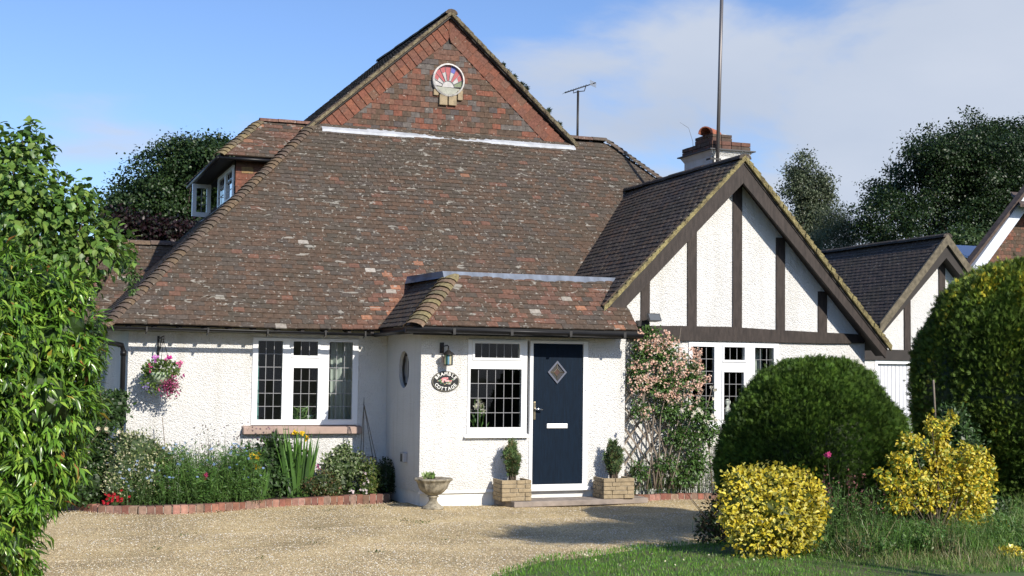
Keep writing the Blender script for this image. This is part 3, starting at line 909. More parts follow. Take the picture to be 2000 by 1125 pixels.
# round stained glass sunburst
rc = A(875, 157, GY); R = 0.275
w = MB(); k = 40
for q in range(k):
    a0, a1 = 2 * math.pi * q / k, 2 * math.pi * (q + 1) / k
    P = lambda a, r, y: (rc[0] + math.cos(a) * r, y, rc[2] + math.sin(a) * r * 1.0)
    w.hexa([P(a0, R, GY - 0.07), P(a0, R + 0.03, GY - 0.05), P(a1, R + 0.03, GY - 0.05), P(a1, R, GY - 0.07), P(a0, R, GY + 0.04), P(a0, R + 0.03, GY + 0.04), P(a1, R + 0.03, GY + 0.04), P(a1, R, GY + 0.04)])
rwf = w.build('round_window', mat('weathered_white_ring', (0.55, 0.53, 0.5), 0.8, noise=0.3, nscale=15, bump=0.4), gable)
w = MB(); w.lathe([(0.0, 0), (0.02, 0)], (0, 0, -50), 3)
w = MB()
bx, bz = rc[0], rc[2] - 0.13
RED, WHT, BLU, GRN = (0.36, 0.07, 0.07), (0.42, 0.40, 0.38), (0.09, 0.09, 0.36), (0.16, 0.19, 0.10)


def ray_pt(ang, rr=None):
    c, s_ = math.cos(ang), math.sin(ang)
    if rr is not None: return (bx + c * rr, bz + s_ * rr)
    B = 2 * (-0.13) * s_ * 1.0; # from centre offset
    # |(0,-.13)+t(c,s)| = R-.005
    R_ = R - 0.004; bq = -0.13 * s_ ; disc = bq * bq - (0.13 ** 2 - R_ ** 2)
    tq = -bq + math.sqrt(disc)
    return (bx + c * tq, bz + s_ * tq)


fans = [(4, 28, GRN), (28, 50, WHT), (50, 66, RED), (66, 82, WHT), (82, 100, RED), (100, 116, WHT), (116, 134, RED), (134, 154, WHT), (154, 176, WHT)]
panes = []
for a0, a1, c in fans:
    a0, a1 = rad(a0), rad(a1)
    m_ = [ray_pt(a0 + (a1 - a0) * q / 4) for q in range(5)]
    inn = [ray_pt(a1, 0.12), ray_pt(a0, 0.12)]
    panes.append(([*m_, *inn], c))
# outer tips recoloured: red / blue caps
for a0, a1, c in ((66, 82, BLU), (100, 116, RED), (134, 150, RED), (30, 48, RED)):
    a0, a1 = rad(a0), rad(a1); m_ = [ray_pt(a0 + (a1 - a0) * q / 4) for q in range(5)]
    f_ = lambda p: (bx + (p[0] - bx) * 0.72, bz + (p[1] - bz) * 0.72)
    panes.append(([*m_, f_(m_[-1]), f_(m_[0])], c))
panes.append(([(bx + math.cos(rad(a)) * 0.115, bz + math.sin(rad(a)) * 0.115) for a in range(0, 181, 20)], WHT))
low = [(rc[0] + math.cos(rad(a)) * (R - 0.004), rc[2] + math.sin(rad(a)) * (R - 0.004)) for a in range(-152, -27, 12)]
panes.append((low, (0.30, 0.30, 0.24)))
for i, (poly, c) in enumerate(panes):
    pb = MB(); yy = GY - 0.012 - (0.004 if 9 <= i < 13 else 0)
    cx_, cz_ = sum(p[0] for p in poly) / len(poly), sum(p[1] for p in poly) / len(poly)
    pb.add([(x, yy, z) for x, z in poly], [tuple(range(len(poly)))], c)
    pb.build('pane', mat('opal_glass', tint=True, rough=0.25, noise=0.15, nscale=20) if i == 0 else bpy.data.materials['opal_glass'], rwf)
w = MB()
for a in (4, 28, 50, 66, 82, 100, 116, 134, 154, 176):
    p = ray_pt(rad(a)); q = ray_pt(rad(a), 0.115)
    w.tube([(p[0], GY - 0.02, p[1]), (q[0], GY - 0.02, q[1])], 0.005, 4)
w.tube([(bx + math.cos(rad(a)) * 0.117, GY - 0.02, bz + math.sin(rad(a)) * 0.117) for a in range(0, 181, 20)], 0.005, 4)
w.build('glazing_lead', 'lead', rwf)
for k_, (u0, u1, v0, v1) in enumerate(((857, 873, 186, 205), (875, 891, 187, 206), (893, 903, 178, 196), (846, 856, 175, 186))):
    p0, p1 = A(u0, v1, GY), A(u1, v0, GY)
    w = MB(); w.box(p0[0], p1[0], GY - 0.045 + 0.004 * k_, GY + 0.03, p0[2], p1[2]); w.build('mortar_patch', 'stone', gable, bevel=0.01)
# gable roof going back, verges
Yb = 27.2
SKEW = 0.17      # the upper ridge does not run quite square to the gable
ov = 0.10
gp = math.atan2(2.21, 2.5)
mb = MB()
aL = (ga[0] - 2.66, ga[1] - 2.66 * GH / HW + 0.04); aR = (ga[0] + 2.56, ga[1] - 2.56 * GH / HW + 0.04)
for (ex, ez) in (aL, aR):
    mb.add([(ex, GY - 0.06, ez), (ga[0], GY - 0.06, ga[1] + 0.05), (ga[0] - SKEW, Yb, ga[1] + 0.05), (ex - SKEW, Yb, ez),
            (ex, GY - 0.06, ez - 0.05), (ga[0], GY - 0.06, ga[1]), (ga[0] - SKEW, Yb, ga[1]), (ex - SKEW, Yb, ez - 0.05)],
           [(0, 1, 2, 3), (7, 6, 5, 4), (0, 4, 5, 1), (3, 2, 6, 7)] )
groof = mb.build('roof', 'soffit', cot)
tag(groof, 'upper gable roof running back')
PARENTS['gl'] = groof; PARENTS['gr'] = groof
Ls = math.hypot(2.66, 2.66 * GH / HW); cg, sg = math.cos(rt_ang), math.sin(rt_ang)
mb = lay('gl', 'tile_dark', (aL[0] - 0.05, GY - 0.11, aL[1] + 0.0), (SKEW, -4.2, 0), (cg, cg * SKEW / 4.2, sg), lambda b: (-4.3, 0), int((Ls + 0.06) / TG), lambda a, b: choose({'dark': 3, 'grey': 1}), solo=False)
mb2 = lay('gr', 'tile_dark', (aR[0] + 0.05, 0, aR[1] + 0.0), (0, 1, 0), (-cg, 0, sg), lambda b: (GY - 0.11, Yb), int((Ls) / TG), lambda a, b: choose({'dark': 1, 'brown': 1}), solo=False)
tag(mb.build('cut_tiles', 'tile_dark', groof), kind='stuff')
w = MB()
for (ex, ez), sd in ((aL, -1), (aR, 1)):
    p0 = Vector((ex, 0, ez)); p1 = Vector((ga[0], 0, ga[1] + 0.06))
    n_ = 30
    for i in range(n_):
        a_, b_ = p0.lerp(p1, i / n_), p0.lerp(p1, (i + 1) / n_)
        j_ = random.uniform(-0.010, 0.010)
        w.hexa([(a_.x, GY - 0.10 + j_, a_.z - 0.018), (b_.x, GY - 0.10 + j_, b_.z - 0.018), (b_.x, GY - 0.03, b_.z - 0.018), (a_.x, GY - 0.03, a_.z - 0.018),
                (a_.x, GY - 0.13 + j_, a_.z + 0.055), (b_.x, GY - 0.13 + j_, b_.z + 0.045), (b_.x, GY - 0.03, b_.z + 0.05), (a_.x, GY - 0.03, a_.z + 0.05)])
w.build('verge', mat('pale_mortar_verge', (0.27, 0.23, 0.14), 0.9, noise=0.5, nscale=14, bump=0.8, bscale=40, bdist=0.02, col2=(0.12, 0.09, 0.06)), groof)
ridge(groof, (ga[0], GY - 0.12, ga[1] + 0.07), (ga[0] - SKEW, Yb, ga[1] + 0.07), [(0.10, 0.08, 0.06)], r=0.12)
# lead apron under the gable
w = MB(); k = 26
for i in range(k):
    x0, x1 = 5.02 + (9.86 - 5.02) * i / k, 5.02 + (9.86 - 5.02) * (i + 1) / k
    d0, d1 = 0.006 * math.sin(i * 2.1), 0.006 * math.sin((i + 1) * 2.1)
    zt_, zb_ = 6.175, 6.08
    w.add([(x0, GY - 0.025, zt_), (x1, GY - 0.025, zt_), (x1, GY - 0.14 + d1, zb_ + 0.012 + d1), (x0, GY - 0.14 + d0, zb_ + 0.012 + d0), (x0, GY - 0.155 + d0, zb_ - 0.035), (x1, GY - 0.155 + d1, zb_ - 0.035)],
          [(3, 2, 1, 0), (4, 5, 2, 3)])
w.build('lead_flashing', 'leadwhite', main_roof)

# ---- porch roof: front slope, left slope, lead flat
PYE, PZE, PZT = 17.62, 2.50, 3.27
pt = PZT - PZE
PX0, PX1 = 5.20, 8.62
mb = MB()
mb.add([(PX0, PYE, PZE), (PX1, PYE, PZE), (PX1, PYE + pt, PZT), (PX0 + pt, PYE + pt, PZT), (PX0, 19.5, PZE + 0.02), (PX0 + pt, 20.2, PZT), (9.7, 20.2, PZT), (9.7, PYE + pt, PZT)],
       [(0, 1, 2, 3), (4, 0, 3, 5), (3, 2, 7, 6, 5)])
proof = mb.build('roof', 'soffit', cot)
tag(proof, 'small lean porch roof with brown tiles and mossy hip')
PARENTS['pf'] = proof; PARENTS['ps'] = proof
q2 = math.sqrt(0.5)


def pick_p(a, b):
    if a > 8.2 and b < 0.3 and random.random() < 0.35: return choose({'orange': 2, 'red': 1})
    return choose({'brown': 5, 'grey': 0.8, 'red': 2.2, 'orange': 0.03, 'pale': 0.03})


mbp = lay('pf', 'tile', (0, PYE, PZE), (1, 0, 0), (0, q2, q2), lambda b: (PX0 + b * q2, PX1 if b * q2 < 0.30 else PX1 - 0.02), int(pt / q2 / TG + 0.3), pick_p, sag=lambda a, b: 0.006 * math.sin(a * 2.3))
mbs = lay('ps', 'tile_dark', (PX0, 0, PZE), (0, -1, 0), (q2, 0, q2), lambda b: (-(19.46 + b * q2), -(PYE + b * q2)), int(pt / q2 / TG + 0.3), lambda a, b: choose({'grey': 3, 'dark': 2, 'brown': 2}))
tag(mbp.build('cut_tiles', 'tile', proof), kind='stuff'); tag(mbs.build('cut_tiles', 'tile_dark', proof), kind='stuff')
run_hip(proof, (PX0 - 0.02, PYE - 0.02, PZE), (PX0 + pt + 0.03, PYE + pt + 0.03, PZT + 0.02), [(0.22, 0.18, 0.09), (0.17, 0.14, 0.08), (0.19, 0.13, 0.085)], size=0.16, step=0.11, length=0.22, lift=0.02)
w = MB(); k = 22; yf = PYE + pt
xa, xb = PX0 + pt - 0.12, 9.35
for i in range(k):
    x0, x1 = xa + (xb - xa) * i / k, xa + (xb - xa) * (i + 1) / k
    d0, d1 = 0.005 * math.sin(i * 1.7), 0.005 * math.sin((i + 1) * 1.7)
    w.add([(x0, yf - 0.07 + d0, PZT - 0.035), (x1, yf - 0.07 + d1, PZT - 0.035), (x1, yf + 0.0, PZT + 0.065), (x0, yf + 0.0, PZT + 0.065), (x1, 20.35, PZT + 0.10), (x0, 20.35, PZT + 0.10)],
          [(0, 1, 2, 3), (3, 2, 4, 5)])
w.add([(xa, yf - 0.07, PZT - 0.035), (xa, yf, PZT + 0.065), (xa, 20.35, PZT + 0.10), (xa - 0.08, 20.25, PZT - 0.03)], [(0, 1, 2, 3)])
w.build('lead_flat', 'leadsheet', proof)

# ---- wing roof
wa = A(1455, 303, 17.9); AX, AZ = wa[0], 5.22
wl = A(1185, 596, 17.9); wr = A(1735, 672, 17.9)
YV0 = 17.90
sl = (AZ - wl[2]) / (AX - wl[0]); sr = (AZ - wr[2]) / (wr[0] - AX)
mb = MB()
for sgn, (ex, ez) in ((-1, (wl[0], wl[2])), (1, (wr[0], wr[2]))):
    mb.add([(ex, YV0 + 0.02, ez - 0.06), (AX, YV0 + 0.02, AZ - 0.03), (AX, 22.1, AZ - 0.03), (ex, 22.1, ez - 0.06),
            (ex, YV0 + 0.02, ez - 0.10), (AX, YV0 + 0.02, AZ - 0.07), (AX, 22.1, AZ - 0.07), (ex, 22.1, ez - 0.10)], [(0, 1, 2, 3), (7, 6, 5, 4), (0, 4, 5, 1)])
wroof = mb.build('roof', 'soffit', cot)
tag(wroof, 'steep dark roof slope of the timbered wing')
PARENTS['wl'] = wroof; PARENTS['wr'] = wroof
aw = math.atan(sl); cw, sw = math.cos(aw), math.sin(aw)
Lw = math.hypot(AX - wl[0], AZ - wl[2])


def wint(b):
    z = wl[2] + b * sw
    return (-(mainz_inv(z) + 0.12), -(YV0 + 0.0))


def mainz_inv(z): return 19.4 + (z - 2.48) / S1


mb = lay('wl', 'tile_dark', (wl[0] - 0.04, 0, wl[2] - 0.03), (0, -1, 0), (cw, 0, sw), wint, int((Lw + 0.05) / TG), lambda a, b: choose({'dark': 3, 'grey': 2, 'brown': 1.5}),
         sag=lambda a, b: 0.02 * math.sin(a * 0.9) + 0.006 * math.sin(a * 3.1 + b))
tag(mb.build('cut_tiles', 'tile_dark', wroof), kind='stuff')
aw2 = math.atan(sr); Lw2 = math.hypot(wr[0] - AX, AZ - wr[2])
mb = lay('wr', 'tile_dark', (wr[0] + 0.04, 0, wr[2] - 0.03), (0, 1, 0), (-math.cos(aw2), 0, math.sin(aw2)), lambda b: (YV0, 22.1), int((Lw2 + 0.05) / TG), lambda a, b: choose({'brown': 3, 'red': 1}), solo=False)
tag(mb.build('cut_tiles', 'tile_dark', wroof), kind='stuff')
ridge(wroof, (AX, YV0 - 0.02, AZ + 0.02), (AX, 22.2, AZ + 0.0), [(0.07, 0.055, 0.047), (0.06, 0.05, 0.045)], r=0.11, matname='tile_dark')
w = MB()
for (ex, ez), nn in (((wl[0] - 0.05, wl[2] - 0.05), 34), ((wr[0] + 0.05, wr[2] - 0.05), 40)):
    p0, p1 = Vector((ex, 0, ez)), Vector((AX, 0, AZ + 0.03))
    for i in range(nn):
        a_, b_ = p0.lerp(p1, i / nn), p0.lerp(p1, (i + 1) / nn); j_ = random.uniform(-.010, .008)
        t0, t1 = random.uniform(0.03, 0.05), random.uniform(0.03, 0.05)
        w.hexa([(a_.x, YV0 - 0.02 + j_, a_.z - 0.055), (b_.x, YV0 - 0.02 + j_, b_.z - 0.055), (b_.x, YV0 + 0.03, b_.z - 0.055), (a_.x, YV0 + 0.03, a_.z - 0.055),
                (a_.x, YV0 - 0.045 + j_, a_.z + t0), (b_.x, YV0 - 0.045 + j_, b_.z + t1 - 0.02), (b_.x, YV0 + 0.04, b_.z + 0.03), (a_.x, YV0 + 0.04, a_.z + 0.04)])
w.build('verge', 'verge', wroof)
# barge boards, 50 mm thick, hung clear of the wall
wb = 0.33
for sgn, (ex, ez), s_ in ((-1, (wl[0] + 0.10, wl[2] + 0.02), sl), (1, (wr[0], wr[2] - 0.03), sr)):
    w = MB()
    top0 = (ex, ez - 0.02); top1 = (AX, AZ - 0.055)
    dz = wb * math.hypot(1, s_) * 0.66
    P = [top0, top1, (AX, top1[1] - dz), (ex + sgn * -0.02, ez - dz * (0.62 if sgn > 0 else 0.8))]
    if sgn > 0: P = P[::-1]
    w.prism([(x + (0.002 if sgn > 0 and abs(x - AX) < 1e-6 else 0), z) for x, z in P][::-1] if sgn < 0 else [(x, z) for x, z in P][::-1], YV0 + 0.035, YV0 + 0.085)
    w.build('barge_board', 'timber', wroof)
    w = MB()   # inner packing board
    P = [(ex, ez - 0.06), (AX, AZ - 0.10), (AX, AZ - 0.20), (ex, ez - 0.16)]
    w.prism(P if sgn > 0 else P, YV0 + 0.087, YG - 0.003)
    w.build('verge_soffit', 'soffit', wroof)

# timber posts and beam on the gable wall
for i, (u0, u1) in enumerate(((1251, 1268), (1342, 1360), (1430, 1448), (1515, 1532), (1597, 1614))):
    x0, x1 = A(u0, 600, YG)[0], A(u1, 600, YG)[0]
    xc = (x0 + x1) / 2
    zt_ = (AZ - 0.35 - (AX - xc) * sl) if xc < AX else (AZ - 0.35 - (xc - AX) * sr)
    w = MB(); j_ = random.uniform(-.006, .006)
    w.hexa([(x0, YG - 0.022, 2.57), (x1, YG - 0.022, 2.57), (x1, YG + 0.01, 2.57), (x0, YG + 0.01, 2.57), (x0 + j_, YG - 0.022, zt_ + 0.1), (x1 + j_, YG - 0.022, zt_ + 0.1), (x1 + j_, YG + 0.01, zt_ + 0.1), (x0 + j_, YG + 0.01, zt_ + 0.1)])
    w.build('timber_post', 'timber', cot)
w = MB(); xs_ = [8.75, 9.6, 10.5, 11.4, 12.3, 12.98]
tops = [A(u, v, YG)[2] for u, v in ((1250, 637), (1345, 637), (1440, 639), (1530, 645), (1620, 650), (1703, 654))]
bots = [A(u, v, YG)[2] for u, v in ((1250, 665), (1345, 666), (1440, 667), (1530, 669), (1620, 671), (1703, 671))]
for i in range(5):
    y_ = YG - 0.05
    w.add([(xs_[i], y_, bots[i]), (xs_[i + 1], y_, bots[i + 1]), (xs_[i + 1], YG + 0.01, bots[i + 1]), (xs_[i], YG + 0.01, bots[i]),
           (xs_[i], y_, tops[i]), (xs_[i + 1], y_, tops[i + 1]), (xs_[i + 1], YG + 0.01, tops[i + 1]), (xs_[i], YG + 0.01, tops[i])],
          [(0, 3, 2, 1), (4, 5, 6, 7), (0, 1, 5, 4)] + ([(3, 0, 4, 7)] if i == 0 else []) + ([(1, 2, 6, 5)] if i == 4 else []))
w.build('timber_beam', 'timber', cot)

# ---- dormer on the left slope
DX, DY0, DY1 = 3.50, 22.65, 26.3
DE = 5.44; DRY, DRZ = 23.25, 6.2
w = MB(); w.box(DX + 0.001, 4.6, DY0 + 0.03, DY0 + 0.12, 4.5, 5.5); w.box(DX + 0.001, DX + 0.1, DY0 + 0.03, DY0 + 0.12, 4.5, 5.5)
dorm = w.build('dormer', 'soffit', cot)
tag(dorm, 'tile-hung dormer with hipped roof on the left slope')
PARENTS['dc'] = dorm; PARENTS['dr'] = dorm
mb = lay('dc', 'tile_clean', (0, DY0 + 0.025, 4.5), (1, 0, 0), (0, 0, 1), lambda b: (DX, 4.6), 10, lambda a, b: choose({'hung': 5, 'ochre': 0.4, 'pale': 0.2, 'red': 2}), w=0.2, gauge=0.115, hung=True, solo=False)
tag(mb.build('cut_tiles', 'tile_clean', dorm), kind='stuff')
# window wall facing left: piers and head
w = MB(); w.box(DX, DX + 0.08, DY0 + 0.121, DY1, 5.36, 5.45); w.box(DX, DX + 0.08, 24.55, 24.62, 4.6, 5.36); w.box(DX, DX + 0.08, DY1 - 0.12, DY1, 4.6, 5.36)
w.box(DX + 0.5, DX + 0.55, DY0 + 0.13, DY1, 4.6, 5.45)
w.build('window_wall', 'soffit', dorm)


def casement(y0, y1, z0, z1, swing, X=DX - 0.01):
    """white casement hinged at y0, frame in the YZ plane, swung outwards (towards -X)"""
    M = Matrix.Translation((X, y0, z0)) @ Matrix.Rotation(swing, 4, 'Z')
    W, H = y1 - y0, z1 - z0
    f = MB(); f.plate(0, W, 0, H, -0.02, 0.035, [(0.075, W - 0.075, 0.085, H - 0.075)], axis='X')
    fo = f.build('casement', 'pvc', dorm, M)
    p = MB(); p.add([(0.0, 0.075, 0.085), (0.0, W - 0.075, 0.085), (0.0, W - 0.075, H - 0.075), (0.0, 0.075, H - 0.075)], [(0, 1, 2, 3)]); p.build('pane', 'bright_glass', fo, M)
    l = MB()
    for q in (1, 2): l.box(-0.006, 0.006, 0.075, W - 0.075, 0.085 + (H - 0.16) * q / 3 - 0.006, 0.085 + (H - 0.16) * q / 3 + 0.006)
    l.box(-0.005, 0.005, W / 2 - 0.006, W / 2 + 0.006, 0.085, H - 0.075)
    l.build('lead_strip', 'lead', fo, M)


casement(DY0 + 0.13, 23.64, 4.72, 5.34, rad(0))
casement(23.66, 24.54, 4.72, 5.34, rad(0))
casement(25.55, 25.90, 4.72, 5.34, rad(98))
w = MB(); w.box(DX - 0.12, DX, DY0 + 0.02, DY1, 4.64, 4.70); w.build('sill', 'pvc', dorm, bevel=0.01)
# roof of the dormer
EX = DX - 0.30
ey0, ey1 = DY0 - 0.2, DY1 + 0.15
RX0 = EX + (DRY - ey0) * 1.0
w = MB()
w.add([(EX, ey0, DE), (5.0, ey0, DE), (5.0, DRY, DRZ), (RX0, DRY, DRZ), (EX, ey1, DE), (RX0, DRY + 1.0, DRZ)],
      [(0, 1, 2, 3), (4, 0, 3, 5)])
w.add([(EX, ey0, DE - 0.03), (5.0, ey0, DE - 0.03), (5.0, ey1, DE - 0.03), (EX, ey1, DE - 0.03)], [(3, 2, 1, 0)])
w.add([(RX0, DRY, DRZ), (5.0, DRY, DRZ), (5.0, DRY + 1.5, DRZ), (RX0, DRY + 1.0, DRZ)], [(0, 1, 2, 3)])
drf = w.build('dormer_roof', 'soffit', dorm)
dp = math.atan2(DRZ - DE, DRY - ey0); cd, sd_ = math.cos(dp), math.sin(dp)


def dri(b):
    y = ey0 + b * cd; z = DE + b * sd_
    ym = mainz_inv(z)
    a1 = 4.87 - (22.99 - y) * 1.01 + (0.25 if y > ym else 0) + 0.35
    return (EX + (y - ey0), min(5.0, max(EX + (y - ey0) + 0.1, 1.24 + (z - 2.48) / SL + 0.45)))


mb = lay('dr', 'tile', (0, ey0, DE), (1, 0, 0), (0, cd, sd_), dri, int(math.hypot(DRZ - DE, DRY - ey0) / TG), lambda a, b: choose({'brown': 4, 'red': 3, 'ochre': 0.08, 'orange': 0.1, 'grey': 1}), solo=False)
tag(mb.build('cut_tiles', 'tile', dorm), kind='stuff')
run_hip(dorm, (EX - 0.02, ey0 - 0.02, DE), (RX0, DRY, DRZ + 0.03), [(0.22, 0.17, 0.09), (0.17, 0.14, 0.085), (0.14, 0.11, 0.07)], size=0.11)
run_hip(dorm, (EX - 0.02, ey1, DE - 0.03), (RX0, DRY + 1.0, DRZ), [(0.07, 0.06, 0.045)], size=0.11, matname='tile_dark')
ridge(dorm, (RX0 - 0.02, DRY, DRZ + 0.02), (4.95, DRY, DRZ + 0.02), [(0.17, 0.095, 0.07), (0.14, 0.09, 0.07)], step=0.36, r=0.09)
w = MB(); w.tube([(EX - 0.02, ey0 - 0.03, DE - 0.045), (4.3, ey0 - 0.03, DE - 0.045)], 0.03, 8); w.tube([(EX - 0.03, ey0 - 0.03, DE - 0.05), (EX - 0.03, ey1, DE - 0.06)], 0.035, 8); w.build('gutter', 'black', dorm)

# ---- left extension with its own roof
ext = MB()
ERY, ERZ = 26.0, at(310, 480, Y=26.0)[2]
EEY = 24.3; EEZ = ERZ - (ERY - EEY)
ext.add([(-3, EEY, EEZ), (3.2, EEY, EEZ), (4.2, ERY, ERZ), (-3, ERY, ERZ), (-3, 28, EEZ), (4.2, 28, EEZ)], [(0, 1, 2, 3), (3, 2, 5, 4)])
eroof = ext.build('roof', 'soffit', cot); tag(eroof, 'lower brown roof of the rear left extension'); PARENTS['ex'] = eroof
mb = lay('ex', 'tile', (0, EEY - 0.05, EEZ - 0.03), (1, 0, 0), (0, q2, q2), lambda b: (-3.0, 3.4), int((ERY - EEY) / q2 / TG), lambda a, b: choose({'brown': 4, 'grey': 1, 'red': 0.8, 'pale': 0.1}), solo=False)
tag(mb.build('cut_tiles', 'tile', eroof), kind='stuff')
ridge(eroof, (-3, ERY, ERZ + 0.02), (4.0, ERY, ERZ + 0.02), [(0.12, 0.085, 0.07), (0.15, 0.10, 0.07)], step=0.4, r=0.12)
w = MB(); w.plate(-3, XW0, 0, 2.7, 24.6, 24.8, []); w.build('wall', 'render', cot)

# ---- eaves: soffit board, rafter feet, gutters
w = MB(); w.box(XW0 - 0.3, XW1 - 0.02, YW - 0.02, YW - 0.001, 2.40, 2.53); w.build('wall_plate_board', 'fascia', cot)
for i in range(12):
    x = 1.55 + i * 0.352
    if x > 5.2: break
    b = MB(); b.hexa([(x, YW - 0.36, 2.415), (x + 0.05, YW - 0.36, 2.415), (x + 0.05, YW - 0.022, 2.47), (x, YW - 0.022, 2.47), (x, YW - 0.36, 2.475), (x + 0.05, YW - 0.36, 2.475), (x + 0.05, YW - 0.022, 2.60), (x, YW - 0.022, 2.60)])
    b.build('rafter_foot', 'soffit', cot)
for i in range(9):
    x = 5.6 + i * 0.352
    b = MB(); b.hexa([(x, YP - 0.33, 2.40), (x + 0.05, YP - 0.33, 2.40), (x + 0.05, YP - 0.002, 2.43), (x, YP - 0.002, 2.43), (x, YP - 0.33, 2.49), (x + 0.05, YP - 0.33, 2.49), (x + 0.05, YP - 0.002, 2.6), (x, YP - 0.002, 2.6)])
    b.build('rafter_foot', 'soffit', cot)


def gutter(path, r, name='gutter', parent=cot):
    """half-round gutter along path"""
    b = MB(); pts = [Vector(p) for p in path]; V = []; Fc = []; n = 8
    for i, p in enumerate(pts):
        d = (pts[min(i + 1, len(pts) - 1)] - pts[max(i - 1, 0)]).normalized()
        x = d.cross(Vector((0, 0, 1))).normalized()
        for rr in (r, r - 0.006):
            for q in range(n + 1):
                t = math.pi * q / n
                V.append(p + x * math.cos(t) * rr - Vector((0, 0, 1)) * (math.sin(t) * rr))
    m = 2 * (n + 1)
    for i in range(len(pts) - 1):
        for q in range(n):
            a = i * m + q; Fc.append((a, a + 1, a + 1 + m, a + m))
            a2 = a + n + 1; Fc.append((a2 + m, a2 + 1 + m, a2 + 1, a2))
        for q in (0, n):
            a = i * m + q; Fc.append((a, a + m, a + m + n + 1, a + n + 1))
    for i in (0, len(pts) - 1):
        Fc.append(tuple(i * m + q for q in range(n + 1)))
    b.add(V, Fc, None, True)
    return b.build(name, 'black', parent)


g1 = gutter([(1.10, 19.33, 2.452), (3.2, 19.33, 2.445), (5.12, 19.33, 2.43)], 0.042)
g2 = gutter([(5.12, 19.36, 2.43), (5.13, 18.5, 2.44), (5.13, 17.60, 2.45)], 0.05)
g3 = gutter([(5.06, 17.55, 2.475), (6.8, 17.55, 2.47), (8.66, 17.55, 2.46)], 0.068)
for x in (1.8, 2.65, 3.5, 4.35, 4.95):
    b = MB(); b.box(x - 0.012, x + 0.012, 19.28, 19.38, 2.385, 2.40); b.box(x - 0.012, x + 0.012, 19.275, 19.283, 2.39, 2.46); b.tube([(x, 19.33, 2.40), (x, 19.42, 2.36)], 0.008, 6)
    b.build('gutter_bracket', 'iron', g1)
for x in (5.75, 6.6, 7.5, 8.35):
    b = MB(); b.box(x - 0.02, x + 0.02, 17.485, 17.62, 2.395, 2.412); b.box(x - 0.02, x + 0.02, 17.482, 17.49, 2.405, 2.48); b.build('gutter_bracket', 'iron', g3)
w = MB()   # fascia behind porch gutter
w.box(5.2, 8.62, 17.625, 17.65, 2.385, 2.50); w.box(5.2, 5.225, 17.65, 19.4, 2.40, 2.50); w.build('fascia', 'black', proof)
b = MB(); b.tube([(1.20, 19.36, 2.42), (1.20, 19.36, 2.30), (1.22, 19.40, 2.24), (1.50, 19.72, 2.20), (1.53, 19.74, 2.12), (1.53, 19.74, 0.1)], 0.036, 12)
dpipe = b.build('downpipe', 'black', cot)
for z in (2.05, 1.1):
    b = MB(); b.tube([(1.53, 19.74, z), (1.53, 19.74, z + 0.07)], 0.045, 12); b.build('pipe_collar', 'black', dpipe)
# small vent on the porch side wall
vc = at(792, 893, X=XW1)
b = MB(); b.box(XW1 - 0.06, XW1, vc[1] - 0.09, vc[1] + 0.09, vc[2] - 0.07, vc[2] + 0.07); vb = b.build('flue_vent', mat('grey_plastic', (0.42, 0.42, 0.43), 0.5), cot, bevel=0.01)
b = MB(); b.box(XW1 - 0.064, XW1 - 0.061, vc[1] - 0.03, vc[1] + 0.05, vc[2] - 0.06, vc[2] + 0.05); b.build('flap', 'iron', vb)

# ---- chimney
cy0 = 20.5; cxa = at(1392, 300, Y=cy0)[0]; cxb = at(1461, 300, Y=cy0)[0]; cy1 = 21.55
zc = at(1392, 293, Y=cy0)[2]
b = MB(); b.box(cxa, cxb, cy0, cy1, 3.6, zc + 0.01)
b.add([(cxa, cy0, zc - 0.10), (cxb, cy0, zc - 0.10), (cxb, cy1, zc - 0.10), (cxa, cy1, zc - 0.10), (cxa - 0.06, cy0 - 0.06, zc), (cxb + 0.06, cy0 - 0.06, zc), (cxb + 0.06, cy1 + 0.06, zc), (cxa - 0.06, cy1 + 0.06, zc)],
      [(0, 1, 5, 4), (1, 2, 6, 5), (2, 3, 7, 6), (3, 0, 4, 7)])
chim = b.build('chimney', 'render', cot)
b = MB(); b.box(cxa - 0.10, cxb + 0.10, cy0 - 0.10, cy1 + 0.10, zc, zc + 0.02); b.build('slate_course', mat('dark_slate', (0.06, 0.06, 0.065), 0.6), chim)
bt = [(0.13, 0.062, 0.042), (0.10, 0.055, 0.04), (0.085, 0.058, 0.042), (0.075, 0.05, 0.038)]


def brick_ring(x0, x1, y0, y1, z0, h, parent, L=0.2, off=0):
    nx = max(1, round((x1 - x0) / L)); ny = max(1, round((y1 - y0) / L))
    for i in range(nx):
        a, c = x0 + (x1 - x0) * i / nx, x0 + (x1 - x0) * (i + 1) / nx
        for yy in (y0, y1 - 0.1):
            b = MB(); j = random.uniform(-.003, .003); b.box(a + 0.005, c - 0.005, yy + j, yy + 0.1 + j, z0 + 0.004, z0 + h - 0.004, jit(random.choice(bt))); b.build('brick', 'brick', parent, bevel=0.004)
    for i in range(ny):
        a, c = y0 + 0.1 + (y1 - y0 - 0.2) * i / ny, y0 + 0.1 + (y1 - y0 - 0.2) * (i + 1) / ny
        for xx in (x0, x1 - 0.1):
            b = MB(); j = random.uniform(-.003, .003); b.box(xx + j, xx + 0.1 + j, a + 0.005, c - 0.005, z0 + 0.004, z0 + h - 0.004, jit(random.choice(bt))); b.build('brick', 'brick', parent, bevel=0.004)


